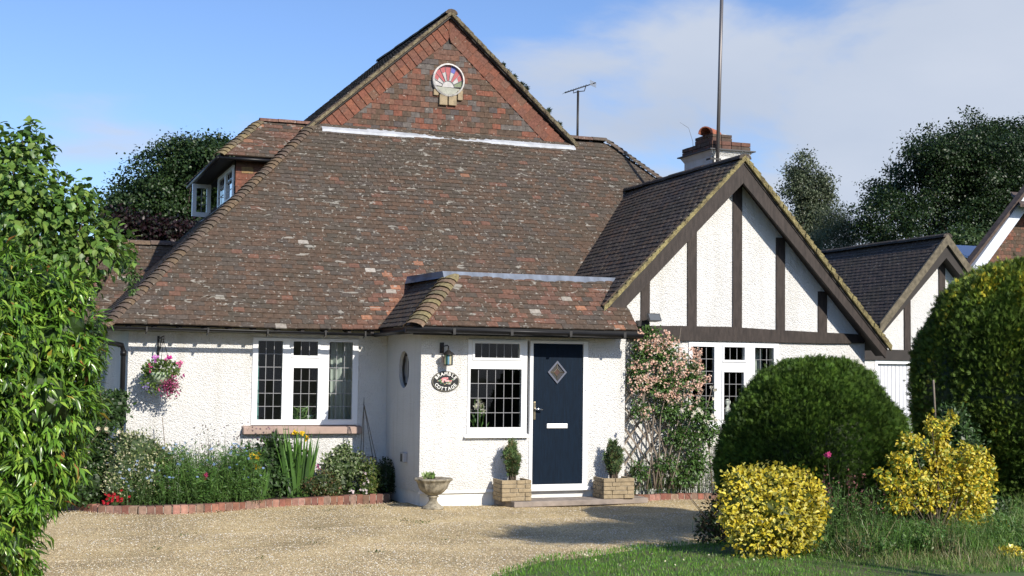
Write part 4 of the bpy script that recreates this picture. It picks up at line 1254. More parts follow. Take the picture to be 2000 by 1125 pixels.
zb0 = zc + 0.02
brick_ring(cxa - 0.035, cxb + 0.035, cy0 - 0.035, cy1 + 0.035, zb0, 0.075, chim)
brick_ring(cxa - 0.035, cxb + 0.035, cy0 - 0.035, cy1 + 0.035, zb0 + 0.075, 0.075, chim)
b = MB(); b.box(cxa, cxb, cy0, cy1, zb0, zb0 + 0.14); b.build('brick_core', 'mortar', chim)
sx0, sx1, sy0, sy1 = cxa - 0.02, cxa + 0.42, cy0 + 0.05, cy0 + 0.62
brick_ring(sx0, sx1, sy0, sy1, zb0 + 0.15, 0.075, chim); brick_ring(sx0, sx1, sy0, sy1, zb0 + 0.225, 0.06, chim)
b = MB(); b.box(sx0 + 0.02, sx1 - 0.02, sy0 + 0.02, sy1 - 0.02, zb0 + 0.14, zb0 + 0.27); b.build('brick_core', 'mortar', chim)
b = MB(); V = []; n = 8; zz = zb0 + 0.285
for y in (sy0 - 0.02, sy1 - 0.1):
    for rr in (0.13, 0.11):
        for q in range(n + 1):
            tq = math.pi * q / n; V.append((sx0 + 0.10 + math.cos(tq) * rr, y, zz + math.sin(tq) * rr))
m = n + 1
Fc = [(q, q + 1, 2 * m + q + 1, 2 * m + q) for q in range(n)] + [(m + q, 3 * m + q, 3 * m + q + 1, m + q + 1) for q in range(n)] + [(q, m + q, m + q + 1, q + 1) for q in range(n)] + [(2 * m + q, 2 * m + q + 1, 3 * m + q + 1, 3 * m + q) for q in range(n)]
M = Matrix.Translation((sx0 + .1, sy0 + .2, 0)) @ Matrix.Rotation(rad(-52), 4, 'Z') @ Matrix.Translation((-sx0 - .1, -sy0 - .2, 0))
b.add(V, Fc, (0.33, 0.11, 0.06)); b.build('half_round_cowl', 'brick', chim, M)
b = MB(); b.lathe([(0.0, 0), (0.07, 0.0), (0.07, 0.03), (0.0, 0.035)], (sx1 - 0.08, sy0 + 0.2, zb0 + 0.285), 12); b.build('flue_cap', 'leadwhite', chim)

# flush tiles: 300 nearest roof tiles as single pieces, 300 hanging tiles
flush_tiles(0, 'roof_tile', {'left', 'gl', 'gr', 'dc', 'dr', 'ex', 'wr'}, PARENTS)
flush_tiles(300, 'roof_tile', {'main', 'pf', 'ps', 'wl'}, PARENTS)
flush_tiles(300, 'hanging_tile', {'gable'}, PARENTS)

# =================================================================== GROUND
def sheet(name, poly, z, m, thick=0.0):
    b = MB(); b.add([(x, y, z) for x, y in poly], [tuple(range(len(poly)))])
    return tag(b.build(name, m), kind='structure')


def ground_grid(name, x0, x1, y0, y1, n, f, m):
    b = MB(); V = []; Fc = []
    for j in range(n + 1):
        for i in range(n + 1):
            x, y = x0 + (x1 - x0) * i / n, y0 + (y1 - y0) * j / n
            V.append((x, y, f(x, y)))
    for j in range(n):
        for i in range(n):
            a = j * (n + 1) + i; Fc.append((a, a + 1, a + n + 2, a + n + 1))
    b.add(V, Fc, None, True)
    return tag(b.build(name, m), kind='structure')


MT['far'] = mat('rough_grass_ground', (0.045, 0.065, 0.02), 0.95, noise=0.4, nscale=0.6)
MT['lawnsoil'] = mat('lawn_thatch', (0.06, 0.11, 0.022), 0.95, noise=0.35, nscale=5, col2=(0.10, 0.10, 0.04))
gm = mat('gravel_bed', (0.40, 0.31, 0.19), 0.9, bump=0.0)
tt_ = gm.node_tree; pp = tt_.nodes['Principled BSDF']; geo = N(tt_, 'ShaderNodeNewGeometry')
vo = N(tt_, 'ShaderNodeTexVoronoi'); vo.inputs['Scale'].default_value = 95; tt_.links.new(geo.outputs['Position'], vo.inputs['Vector'])
hs = N(tt_, 'ShaderNodeSeparateColor'); tt_.links.new(vo.outputs['Color'], hs.inputs[0])
rmp = N(tt_, 'ShaderNodeValToRGB'); e = rmp.color_ramp.elements
e[0].color = (0.30, 0.205, 0.09, 1); e[1].color = (0.80, 0.68, 0.42, 1); e.new(0.35).color = (0.52, 0.39, 0.19, 1); e.new(0.7).color = (0.64, 0.50, 0.26, 1)
tt_.links.new(hs.outputs[0], rmp.inputs[0])
n5 = N(tt_, 'ShaderNodeTexNoise'); n5.inputs['Scale'].default_value = 0.9; n5.inputs['Detail'].default_value = 5; tt_.links.new(geo.outputs['Position'], n5.inputs['Vector'])
r5 = N(tt_, 'ShaderNodeMapRange'); r5.inputs['From Min'].default_value = 0.35; r5.inputs['From Max'].default_value = 0.65; r5.inputs['To Min'].default_value = 0.68; r5.inputs['To Max'].default_value = 1.16
tt_.links.new(n5.outputs['Fac'], r5.inputs[0])
sc5 = N(tt_, 'ShaderNodeVectorMath', operation='SCALE'); tt_.links.new(rmp.outputs[0], sc5.inputs[0]); tt_.links.new(r5.outputs[0], sc5.inputs['Scale'])
tt_.links.new(sc5.outputs[0], pp.inputs['Base Color'])
bb = N(tt_, 'ShaderNodeBump'); bb.inputs['Strength'].default_value = 0.8; bb.inputs['Distance'].default_value = 0.015; bb.invert = True
tt_.links.new(vo.outputs['Distance'], bb.inputs['Height']); tt_.links.new(bb.outputs[0], pp.inputs['Normal'])
MT['gravel'] = gm
MT['pebble'] = mat('pebbles', tint=True, rough=0.75, spec=0.3)

sheet('ground', [(-700, -60), (900, -60), (900, 900), (-700, 900)], -0.05, 'far')
und = lambda x, y: 0.012 * math.sin(x * 1.3 + 1) * math.cos(y * 1.1) + 0.006 * math.sin(x * 3.1 - y * 2.2) - 0.022 * (math.exp(-((y - 15.6 - 0.12 * x) / 0.16) ** 2) + math.exp(-((y - 14.1 - 0.12 * x) / 0.16) ** 2)) + 0.012 * math.exp(-((y - 14.85 - 0.12 * x) / 0.3) ** 2)
drive = ground_grid('gravel_driveway', -2.5, 13.5, 7.5, 18.6, 60, lambda x, y: und(x, y) - 0.004 - (0.012 if y > 18 else 0), 'gravel')


def lawn_edge_y(x):
    """the lawn lies in front of this line"""
    xs = [2.5, 4.39, 5.08, 6.04, 6.76, 7.56, 8.3, 9.2, 12.5]
    ys = [9.0, 11.81, 12.60, 12.93, 13.12, 13.45, 13.9, 15.2, 15.6]
    return float(np.interp(x, xs, ys)) + 0.03 * math.sin(x * 5)


b = MB(); xs_ = np.linspace(2.6, 16, 60); V = []; Fc = []
for x in xs_:
    ye = lawn_edge_y(x)
    for k in range(13):
        y = ye - (ye - 5.5) * k / 12
        V.append((x, y, 0.055 + 0.012 * math.sin(x * 2 + y) - (0.05 if k == 0 else 0)))
for i in range(59):
    for k in range(12):
        a = i * 13 + k; Fc.append((a, a + 1, a + 14, a + 13)[::-1])
b.add(V, Fc, None, True)
lawn = tag(b.build('lawn', 'lawnsoil'), kind='structure')
sheet('shrub_bed_ground', [(8.3, 12.9), (18, 12.6), (18, 17.9), (10.9, 17.85), (10.2, 15.6), (8.9, 14.9)], 0.03, 'soil')


def pt_in_poly(x, y, poly):
    c = False; j = len(poly) - 1
    for i in range(len(poly)):
        if (poly[i][1] > y) != (poly[j][1] > y) and x < (poly[j][0] - poly[i][0]) * (y - poly[i][1]) / (poly[j][1] - poly[i][1]) + poly[i][0]: c = not c
        j = i
    return c


# bed edging in brick
EDGE_L = [(0.45, 19.9), (0.72, 19.25), (0.93, 18.75), (1.21, 18.24), (1.64, 18.02), (2.1, 18.02), (2.5, 18.10), (3.05, 18.32), (3.61, 18.55), (4.2, 18.76), (4.8, 18.92), (5.30, 18.97)]
BED_L = EDGE_L + [(5.41, 19.78), (0.45, 19.95)]
b = MB(); b.slab([p for p in BED_L], -0.1, 0.075); tag(b.build('flower_bed_soil', 'soil'), kind='structure')
EDGE_R = [(8.76, 17.93), (9.3, 18.03), (9.8, 17.98), (10.4, 17.9), (11.2, 17.8)]
b = MB(); b.slab(EDGE_R + [(12.9, 18.26), (8.62, 18.26)], -0.1, 0.06); tag(b.build('rose_bed_soil', 'soil'), kind='structure')


def edging(name, label, pts, cs, z1=0.10, w=0.105, dep=0.11):
    z1 = z1 - 0.012
    root = thing(name, label, 'brick edging', (pts[0][0], pts[0][1], 0))
    P = [Vector((x, y, 0)) for x, y in pts]
    seg = []; 
    for a, c in zip(P, P[1:]):
        seg.append((a, c, (c - a).length))
    L = sum(s[2] for s in seg); n = int(L / w)
    core = MB()
    for i in range(n):
        d = (i + 0.5) * w
        for a, c, l in seg:
            if d <= l: break
            d -= l
        p = a.lerp(c, d / l); u = (c - a).normalized(); nrm = Vector((u.y, -u.x, 0))
        j = random.uniform(-0.005, 0.005); tz = z1 + random.uniform(-0.006, 0.006)
        bm = MB(); bm.box(-w / 2 + 0.004, w / 2 - 0.004, -dep / 2 + 0.004, dep / 2, -0.06, tz, jit(random.choice(cs), 0.18))
        bm.build('brick', 'brick', root, frame(p + nrm * j, u, -nrm, Vector((0, 0, 1))) @ Matrix.Rotation(random.gauss(0, 0.02), 4, 'Y'), bevel=0.005)
        core.add([tuple(p - u * w / 2 - nrm * (dep / 2 - 0.015)), tuple(p + u * w / 2 - nrm * (dep / 2 - 0.015)), tuple(p + u * w / 2 + nrm * (dep / 2 - 0.012)), tuple(p - u * w / 2 + nrm * (dep / 2 - 0.012))] +
                 [tuple(q + Vector((0, 0, z1 - 0.012))) for q in (p - u * w / 2 - nrm * (dep / 2 - 0.015), p + u * w / 2 - nrm * (dep / 2 - 0.015), p + u * w / 2 + nrm * (dep / 2 - 0.012), p - u * w / 2 + nrm * (dep / 2 - 0.012))],
                 [(0, 1, 5, 4), (2, 3, 7, 6), (4, 5, 6, 7)])
    tag(core.build('mortar_joints', 'mortar', root), kind='stuff')
    return root


BR = [(0.23, 0.095, 0.065), (0.20, 0.09, 0.062), (0.26, 0.115, 0.08), (0.19, 0.105, 0.075), (0.24, 0.15, 0.11), (0.30, 0.16, 0.12)]
edging('brick_edging', 'curved red brick edging along the flower bed under the big window', EDGE_L, BR)
edging('brick_edging', 'short straight row of red bricks edging the bed below the climbing rose', EDGE_R, BR, 0.10)

# pebbles, real ones, joined
def pebbles(name, n, region, parent=None, size=(0.006, 0.015)):
    out = []
    while sum(len(o) for o in out) < n:
        x = rng.uniform(region[0], region[1], n); y = rng.uniform(region[2], region[3], n)
        keep = rng.random(n) < np.clip((11.2 / y) ** 2, 0, 1) * 1.0
        pts = np.stack([x, y], 1)[keep]
        out.append(pts)
    P = np.concatenate(out)[:n]
    ok = np.array([not pt_in_poly(px, py, BED_L) and not (px > 2.6 and py < lawn_edge_y(px)) and not (5.35 < px and py > 17.98) and not (px > 9.9 and py > 15) for px, py in P])
    P = P[ok]; n = len(P)
    s = rng.uniform(size[0], size[1], n)
    oc = np.array([(1, 0, 0), (0, 1, 0), (-1, 0, 0), (0, -1, 0), (0.2, 0.1, 0.6)], float)
    ang = rng.uniform(0, 6.28, n); c, s_ = np.cos(ang), np.sin(ang)
    sx = s[:, None] * rng.uniform(0.7, 1.3, (n, 1)); sy = s[:, None] * rng.uniform(0.5, 1.0, (n, 1))
    X = oc[None, :, 0] * sx; Y = oc[None, :, 1] * sy
    z0 = np.array([und(px, py) for px, py in P]) - 0.004
    V = np.stack([X * c[:, None] - Y * s_[:, None] + P[:, 0:1], X * s_[:, None] + Y * c[:, None] + P[:, 1:2], oc[None, :, 2] * s[:, None] + z0[:, None] + rng.uniform(-0.001, 0.003, (n, 1))], 2)
    fc = np.array([(0, 1, 4), (1, 2, 4), (2, 3, 4), (3, 0, 4)])
    pal = np.array([(0.68, 0.56, 0.36), (0.78, 0.69, 0.50), (0.54, 0.41, 0.24), (0.40, 0.29, 0.17), (0.72, 0.57, 0.34), (0.80, 0.76, 0.66), (0.30, 0.22, 0.15), (0.62, 0.48, 0.28)])
    col = pal[rng.integers(0, len(pal), n)]
    return tag(np_mesh(name, V, fc, np.repeat(col[:, None, :], 5, 1), 'pebble', parent), kind='stuff')


def np_mesh(name, V, fc, C, m, parent=None):
    """V (n,k,3) copies, fc faces of one copy (triangles or quads), C (n,k,3)"""
    n, k = V.shape[:2]
    fcs = np.asarray(fc); q = fcs.shape[1]
    me = bpy.data.meshes.new(name)
    me.vertices.add(n * k); me.vertices.foreach_set('co', V.astype(np.float32).ravel())
    idx = (fcs[None] + (np.arange(n) * k)[:, None, None]).reshape(-1)
    nf = n * len(fcs)
    me.loops.add(nf * q); me.loops.foreach_set('vertex_index', idx.astype(np.int32))
    me.polygons.add(nf); me.polygons.foreach_set('loop_start', (np.arange(nf) * q).astype(np.int32))
    me.update(calc_edges=True)
    a = me.attributes.new('tint', 'FLOAT_COLOR', 'POINT')
    C4 = np.concatenate([C, np.ones((n, k, 1))], 2)
    a.data.foreach_set('color', C4.astype(np.float32).ravel())
    me.materials.append(MT[m] if isinstance(m, str) else m)
    return link(name, me, parent)


pebbles('gravel', 95000, (-1.2, 10.2, 10.9, 18.6), size=(0.0045, 0.011))
pebbles('larger_stones', 700, (-1.2, 10.2, 10.9, 18.6), size=(0.010, 0.016))

# =================================================================== LEAVES
def T_fold(w=0.3, fold=0.10, droop=0.12):
    """folded pointed leaf, length 1 along +Y"""
    V = np.array([(0, 0, 0), (-w / 2, 0.38, fold), (w / 2, 0.38, fold), (0, 0.42, 0), (0, 1, -droop)], float)
    return V, np.array([(0, 3, 1), (0, 2, 3), (1, 3, 4), (3, 2, 4)])


def T_broad(w=0.75, fold=0.08, droop=0.1):
    V = np.array([(0, 0, 0), (-w / 2, 0.3, fold), (w / 2, 0.3, fold), (-w * 0.36, 0.68, fold * 0.7), (w * 0.36, 0.68, fold * 0.7), (0, 0.5, 0), (0, 1, -droop)], float)
    return V, np.array([(0, 5, 1), (0, 2, 5), (1, 5, 3), (5, 2, 4), (3, 5, 6), (5, 4, 6)])


def T_diamond(w=0.5):
    V = np.array([(0, 0, 0), (-w / 2, 0.5, 0), (w / 2, 0.5, 0), (0, 1, 0)], float)
    return V, np.array([(0, 2, 1), (1, 2, 3)])


def T_blade(w=0.05, curve=0.25):
    V = np.array([(-w / 2, 0, 0), (w / 2, 0, 0), (-w * 0.42, 0.5, curve * 0.25), (w * 0.42, 0.5, curve * 0.25), (0, 1, curve)], float)
    return V, np.array([(0, 1, 2), (1, 3, 2), (2, 3, 4)])


def T_spray(k=5, w=0.16):
    """flat conifer sprig: a fan of narrow fingers"""
    V = []; Fc = []
    for i in range(k):
        a = (i / (k - 1) - 0.5) * 1.5
        l = 1 - 0.35 * abs(a)
        d = np.array([math.sin(a), math.cos(a), 0.12 * abs(a)])
        s = np.array([math.cos(a), -math.sin(a), 0]) * w / 2
        o = np.array([0, 0.06 * i % 0.2, 0])
        b0 = len(V)
        V += [o, o + d * l * 0.55 - s, o + d * l * 0.55 + s, o + d * l]
        Fc += [(b0, b0 + 2, b0 + 1), (b0 + 1, b0 + 2, b0 + 3)]
    return np.array(V), np.array(Fc)


def unit(a):
    return a / np.maximum(np.linalg.norm(a, axis=-1, keepdims=True), 1e-9)


def axes(A_, Nn):
    A_ = unit(A_); Nn = unit(Nn - A_ * np.sum(A_ * Nn, -1, keepdims=True)); X = np.cross(A_, Nn)
    return X, A_, Nn


def leaves(name, tmpl, pos, axis, nrm, size, tint, m, parent, solo=0, mid=None, solo_name='leaf', kind='stuff'):
    V0, Fc = tmpl
    X, Y, Z = axes(axis, nrm)
    size = np.broadcast_to(size, (len(pos),))
    n = len(pos)
    done = np.zeros(n, bool)
    if solo:
        d = np.linalg.norm(pos - CAM, axis=1)
        # only those on the near outside: rank by distance among leaves facing the viewer
        order = np.argsort(d)[:solo]
        q = 8; keys = rng.integers(0, n, q)
        mes = []
        for kk in keys:
            me = MB(); C = np.repeat(tint[kk][None], len(V0), 0)
            if mid is not None: C = C.copy(); C[mid[0]] = mid[1]
            me.add(V0, [tuple(int(a) for a in f) for f in Fc], [tuple(c) for c in C]); mes.append(me.mesh(solo_name, m))
        for k in order:
            M = Matrix(((X[k, 0], Y[k, 0], Z[k, 0], pos[k, 0]), (X[k, 1], Y[k, 1], Z[k, 1], pos[k, 1]), (X[k, 2], Y[k, 2], Z[k, 2], pos[k, 2]), (0, 0, 0, 1))) @ Matrix.Scale(float(size[k]), 4)
            link(solo_name, mes[int(rng.integers(0, q))], parent, M)
        done[order] = True
    r = ~done
    V = pos[r][:, None] + size[r][:, None, None] * (V0[None, :, 0:1] * X[r][:, None] + V0[None, :, 1:2] * Y[r][:, None] + V0[None, :, 2:3] * Z[r][:, None])
    C = np.repeat(tint[r][:, None], len(V0), 1)
    if mid is not None: C[:, mid[0]] = mid[1]
    o = np_mesh(name, V, Fc, C, m, parent)
    return tag(o, kind=kind) if kind else o


def rdir(n):
    return unit(rng.normal(size=(n, 3)))


def pal(cols, n, var=0.2):
    c = np.array(cols)[rng.integers(0, len(cols), n)]
    return np.clip(c * (1 + rng.uniform(-var, var, (n, 1))), 0, 1)


def lumpy(dirs, seed, amp=0.14, f=3.0):
    r = np.random.default_rng(seed)
    out = np.zeros(len(dirs))
    for i in range(7):
        k = unit(r.normal(size=(1, 3)))[0]; out += np.sin(f * (1 + 0.45 * i) * (dirs @ k) * 1.8 + r.uniform(0, 6.28)) / (1 + 0.5 * i)
    return 1 + amp * out / 2.2


def blob_points(c, rad_, n, seed, amp=0.14, depth=0.25, f=3.0, zmin=None, power=1.0):
    """points in the outer shell of a lumpy ellipsoid; returns pos, outward"""
    d = rdir(int(n * 1.6))
    c, rad_ = np.array(c, float), np.array(rad_, float)
    if power != 1.0:
        d = unit(np.sign(d) * np.abs(d) ** power); 
    k = lumpy(d, seed, amp, f)
    t = 1 - depth * rng.random(len(d)) ** 1.6
    p = c + d * rad_ * (k * t)[:, None]
    o = unit(d / rad_)
    ok = np.ones(len(p), bool) if zmin is None else p[:, 2] > zmin
    p, o = p[ok][:n], o[ok][:n]
    return p, o


def core(parent, c, rad_, seed, amp, col, scale=0.8, name='inner_shade_core', m='leaf', f=3.0, zmin=0.02):
    """dense interior so one cannot look through; shade between leaves put into its colour"""
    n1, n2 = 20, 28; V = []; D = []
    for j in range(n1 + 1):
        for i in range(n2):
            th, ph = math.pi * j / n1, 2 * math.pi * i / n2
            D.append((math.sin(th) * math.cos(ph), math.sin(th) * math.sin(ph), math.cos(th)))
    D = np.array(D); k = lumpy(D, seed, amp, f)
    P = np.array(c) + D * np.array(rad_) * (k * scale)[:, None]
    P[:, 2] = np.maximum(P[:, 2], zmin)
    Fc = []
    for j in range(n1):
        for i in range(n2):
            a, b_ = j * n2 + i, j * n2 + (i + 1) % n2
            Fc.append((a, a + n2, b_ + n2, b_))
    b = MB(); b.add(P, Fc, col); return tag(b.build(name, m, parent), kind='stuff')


def stems(parent, base, tops, r0=0.012, name='stem', m='twig', one=True, bend=0.15):
    b = MB()
    for k, tp in enumerate(tops):
        p0 = Vector(base) + Vector((random.uniform(-.05, .05), random.uniform(-.05, .05), 0)); p1 = Vector([float(c) for c in tp])
        mid_ = p0.lerp(p1, 0.5) + Vector((random.uniform(-bend, bend), random.uniform(-bend, bend), 0)) * (p1 - p0).length * 0.5
        pts = [p0, p0.lerp(mid_, 0.6).lerp(mid_, 0.2), mid_, mid_.lerp(p1, 0.55), p1]
        rr = [r0, r0 * 0.85, r0 * 0.65, r0 * 0.45, r0 * 0.2]
        if one: b.tube(pts, rr, 5)
        else:
            q = MB(); q.tube(pts, rr, 5); q.build(name, m, parent)
    if one: return b.build(name, m, parent)


def flowers(name, pos, facing, size, cols, parent, petals=5, center=(0.7, 0.55, 0.1), solo=False, cup=0.25, var=0.12):
    """small flowers: petals round a centre"""
    n = len(pos)
    V0 = [(0, 0, 0)]; Fc = []
    for k in range(petals):
        a = 2 * math.pi * k / petals; w = math.pi / petals * 0.95
        V0 += [(math.cos(a - w) * 0.55, math.sin(a - w) * 0.55, cup * 0.6), (math.cos(a) * 1.0, math.sin(a) * 1.0, cup), (math.cos(a + w) * 0.55, math.sin(a + w) * 0.55, cup * 0.6)]
        b0 = 1 + 3 * k; Fc += [(0, b0, b0 + 1), (0, b0 + 1, b0 + 2)]
    V0 = np.array(V0); Fc = np.array(Fc)
    up = rdir(n); X, Y, Z = axes(up, facing)
    size = np.broadcast_to(size, (n,))
    if solo:
        mes = []
        for q in range(4):
            me = MB(); c = pal(cols, 1, var)[0]; C = np.repeat(c[None], len(V0), 0); C[0] = center
            me.add(V0, [tuple(int(a) for a in f) for f in Fc], [tuple(x) for x in C]); mes.append(me.mesh(name, 'petal'))
        for k in range(n):
            M = Matrix(((X[k, 0], Y[k, 0], Z[k, 0], pos[k, 0]), (X[k, 1], Y[k, 1], Z[k, 1], pos[k, 1]), (X[k, 2], Y[k, 2], Z[k, 2], pos[k, 2]), (0, 0, 0, 1))) @ Matrix.Scale(float(size[k]), 4)
            link(name, mes[k % 4], parent, M)
        return
    V = pos[:, None] + size[:, None, None] * (V0[None, :, 0:1] * X[:, None] + V0[None, :, 1:2] * Y[:, None] + V0[None, :, 2:3] * Z[:, None])
    C = np.repeat(pal(cols, n, var)[:, None], len(V0), 1); C[:, 0] = center
    return tag(np_mesh(name, V, Fc, C, 'petal', parent), kind='stuff')


def toward_cam(p):
    v = CAM - p; v[:, 2] *= 0.4
    return unit(v)


# ------------------------------------------------------------------- trees
def tree(label, cat, base, H, blobs, n, leaf, cols, seed, trunk_r=0.3, name='broadleaf_tree', limbs=7, m='leaf', amp=0.2, tmpl=None, drop=0.25, depth=0.45):
    root = thing(name, label, cat, base)
    bx_, by_, bz_ = base
    b = MB(); top = (bx_, by_, bz_ + H * 0.8)
    b.tube([(bx_, by_, bz_ - 0.3), (bx_ + 0.1, by_, bz_ + H * 0.3), (bx_ - 0.05, by_, bz_ + H * 0.6), top], [trunk_r * 1.2, trunk_r, trunk_r * 0.6, trunk_r * 0.15], 8)
    b.build('trunk', 'bark', root)
    b = MB()
    for c, r in blobs:
        for k in range(max(1, limbs // len(blobs))):
            d = rdir(1)[0]; e = np.array(c) + d * np.array(r) * 0.75; s0 = np.array([bx_, by_, bz_ + H * random.uniform(0.2, 0.5)])
            md = (s0 + e) / 2 + np.array([0, 0, -0.05 * H * random.random()])
            b.tube([s0, md, e], [trunk_r * 0.25, trunk_r * 0.12, trunk_r * 0.03], 5)
    b.build('limbs', 'bark', root)
    rs_ = np.random.default_rng(seed)
    big = []
    for c, r in blobs:
        big.append((c, r * 0.78))
        if r[0] > 0.7 and depth < 0.8:
            for k in range(11):
                d = unit(rs_.normal(size=3)); big.append((c + d * r * 0.72, r * rs_.uniform(0.24, 0.42)))
    blobs = big
    vol = np.array([r[0] * r[1] * r[2] for _, r in blobs]) ** (2 / 3); vol = vol / vol.sum()
    PP = []; OO = []
    for k, (c, r) in enumerate(blobs):
        # clusters of leaves around twig ends
        nc = int(n * vol[k] / 45)
        cp, co = blob_points(c, r, nc, seed + k, amp, depth, 3.2)
        sp = np.repeat(cp, 45, 0) + rng.normal(size=(len(cp) * 45, 3)) * (0.10 + leaf * 1.1) * np.array([1.1, 1.1, 0.6])
        PP.append(sp); OO.append(np.repeat(co, 45, 0))
    P = np.concatenate(PP); O_ = np.concatenate(OO)
    ax = unit(O_ * 0.6 + rdir(len(P)) * 0.8 + np.array([0, 0, -drop]))
    nm = unit(O_ + np.array([0, 0, 0.6]) + rdir(len(P)) * 0.7)
    leaves('crown', tmpl or T_broad(0.7), P, ax, nm, rng.uniform(0.75, 1.3, len(P)) * leaf, pal(cols, len(P), 0.25), m, root)
    return root


def hump(c, r): return (np.array(c, float), np.array(r, float))


def surv(u, v, Y): return at(u, v, Y=Y)


DK = [(0.022, 0.040, 0.014), (0.030, 0.052, 0.017), (0.018, 0.034, 0.013), (0.036, 0.060, 0.020)]
# big dark tree on the right
Y0 = 50
bl = []
for u, v, r in ((1930, 320, 3.3), (1840, 340, 2.6), (1800, 292, 1.1), (1790, 385, 2.3), (1740, 430, 1.7), (1712, 460, 1.1), (1990, 340, 3.5), (1900, 430, 3.4), (1900, 265, 1.3), (1960, 290, 1.9), (2070, 340, 4.0), (1835, 270, 0.7)):
    p = surv(u, v, Y0 + random.uniform(-2, 2)); bl.append(hump(p, (r, r, r * 0.85)))
tree('huge dark broadleaf tree rising behind the garage roof', 'tree', (44, 53, 0), 12, bl, 125000, 0.115, [(0.020, 0.042, 0.013), (0.028, 0.054, 0.016), (0.015, 0.031, 0.011), (0.036, 0.066, 0.018)], 5, 0.6)
# tree on the left
bl = []
for u, v, r in ((345, 365, 2.0), (290, 385, 1.5), (400, 350, 1.7), (256, 415, 0.9), (330, 420, 2.0), (400, 420, 1.8), (365, 310, 0.9), (418, 305, 0.8)):
    p = surv(u, v, 45 + random.uniform(-1.5, 1.5)); bl.append(hump(p, (r, r, r * 0.8)))
tree('dark green rounded tree seen between the tall bush and the dormer', 'tree', (5, 45, 0), 9, bl, 80000, 0.10, [(0.030, 0.060, 0.017), (0.042, 0.078, 0.022), (0.022, 0.046, 0.015)], 9, 0.4)
bl = [hump(surv(u, v, 36), (r, r, r * 0.7)) for u, v, r in ((275, 455, 0.55), (320, 462, 0.6), (365, 465, 0.5), (245, 440, 0.4))]
tree('purple-leaved bush peeping over the low ridge left of the roof', 'bush', (3.6, 36, 0), 5, bl, 14000, 0.10, [(0.018, 0.008, 0.010), (0.026, 0.011, 0.012), (0.020, 0.022, 0.012)], 14, 0.15, name='purple_bush')
# poplar and willow
bl = [hump(surv(u, v, 60), (r, r, r * 1.25)) for u, v, r in ((1566, 318, 0.6), (1576, 350, 0.95), (1588, 390, 1.1), (1555, 368, 0.75), (1592, 430, 1.2), (1550, 330, 0.45), (1570, 460, 1.2), (1604, 352, 0.5))]
tree('slender grey-green poplar standing right of the wing gable', 'tree', (39.5, 60, 0), 14, bl, 24000, 0.12, [(0.10, 0.125, 0.07), (0.07, 0.095, 0.05), (0.13, 0.155, 0.095)], 21, 0.25, name='poplar_tree', drop=0.0, tmpl=T_broad(0.6))
bl = [hump(surv(u, v, 56), (r, r, r * 0.9)) for u, v, r in ((1625, 435, 1.0), (1650, 450, 0.9), (1612, 470, 1.3), (1665, 470, 0.8))]
tree('low pale willow between the poplar and the huge dark tree', 'tree', (38, 56, 0), 9, bl, 14000, 0.12, [(0.11, 0.14, 0.08), (0.08, 0.11, 0.06)], 25, 0.2, name='willow_tree', tmpl=T_fold(0.3), drop=0.5)
# hedge line far right under the dark tree
bl = [hump(surv(u, v, 40), (r, r, r * 0.7)) for u, v, r in ((1870, 480, 0.9), (1920, 490, 0.9), (1840, 490, 0.8))]
tree('mid green bush top showing just behind the garage gable', 'bush', (31, 40, 0), 5.4, bl, 9000, 0.11, [(0.05, 0.085, 0.025), (0.06, 0.10, 0.03)], 28, 0.12, name='bush')
# conifer behind the gable: only side branches stand clear of the rake
root = thing('conifer_tree', 'dark conifer whose branch tips stick out behind the right rake of the brick-red gable', 'tree', (14.2, 36, 0))
b = MB(); b.tube([(14.2, 36, 0), (14.2, 36, 7.5)], [0.3, 0.12], 8); b.build('trunk', 'bark', root)
P = []; AX_ = []
for u, v, L in ((985, 128, 1.3), (1008, 150, 1.4), (1022, 165, 1.2), (1030, 172, 1.0), (1075, 215, 1.6), (1068, 222, 1.2), (1096, 240, 1.7), (1088, 250, 1.5), (995, 140, 1.2), (1050, 205, 1.3)):
    tip = surv(u, v, 36); st = tip + np.array([-L * 0.8, 0, -L * 0.55])
    for k in range(16):
        f = k / 16
        c = st + (tip - st) * f; P.append(c + rng.normal(size=(26, 3)) * 0.10 * (1.15 - f)); AX_.append(np.repeat([(0.55, 0, 0.75)], 26, 0))
    q = MB(); q.tube([st, tip], [0.03, 0.008], 5); q.build('branch', 'bark', root)
P = np.concatenate(P); AX_ = np.concatenate(AX_)
leaves('needles', T_spray(3, 0.2), P, AX_ + rdir(len(P)) * 0.7, rdir(len(P)), 0.13, pal([(0.022, 0.038, 0.018), (0.035, 0.055, 0.022)], len(P)), 'conifer', root)

# shade tree behind the photographer's right shoulder, throws the shadows on drive and lawn
bl = [hump((9.35, 5.0, 5.95), (1.05, 0.6, 0.17)), hump((9.0, 5.0, 5.9), (0.6, 0.5, 0.12)), hump((10.0, 5.0, 6.05), (0.5, 0.5, 0.2))]
SHADE = tree('tree beside the lawn on the near right, outside the picture', 'tree', (9.9, 4.4, 0), 7, bl, 14000, 0.08, DK, 33, 0.10, name='garden_tree', depth=0.9)

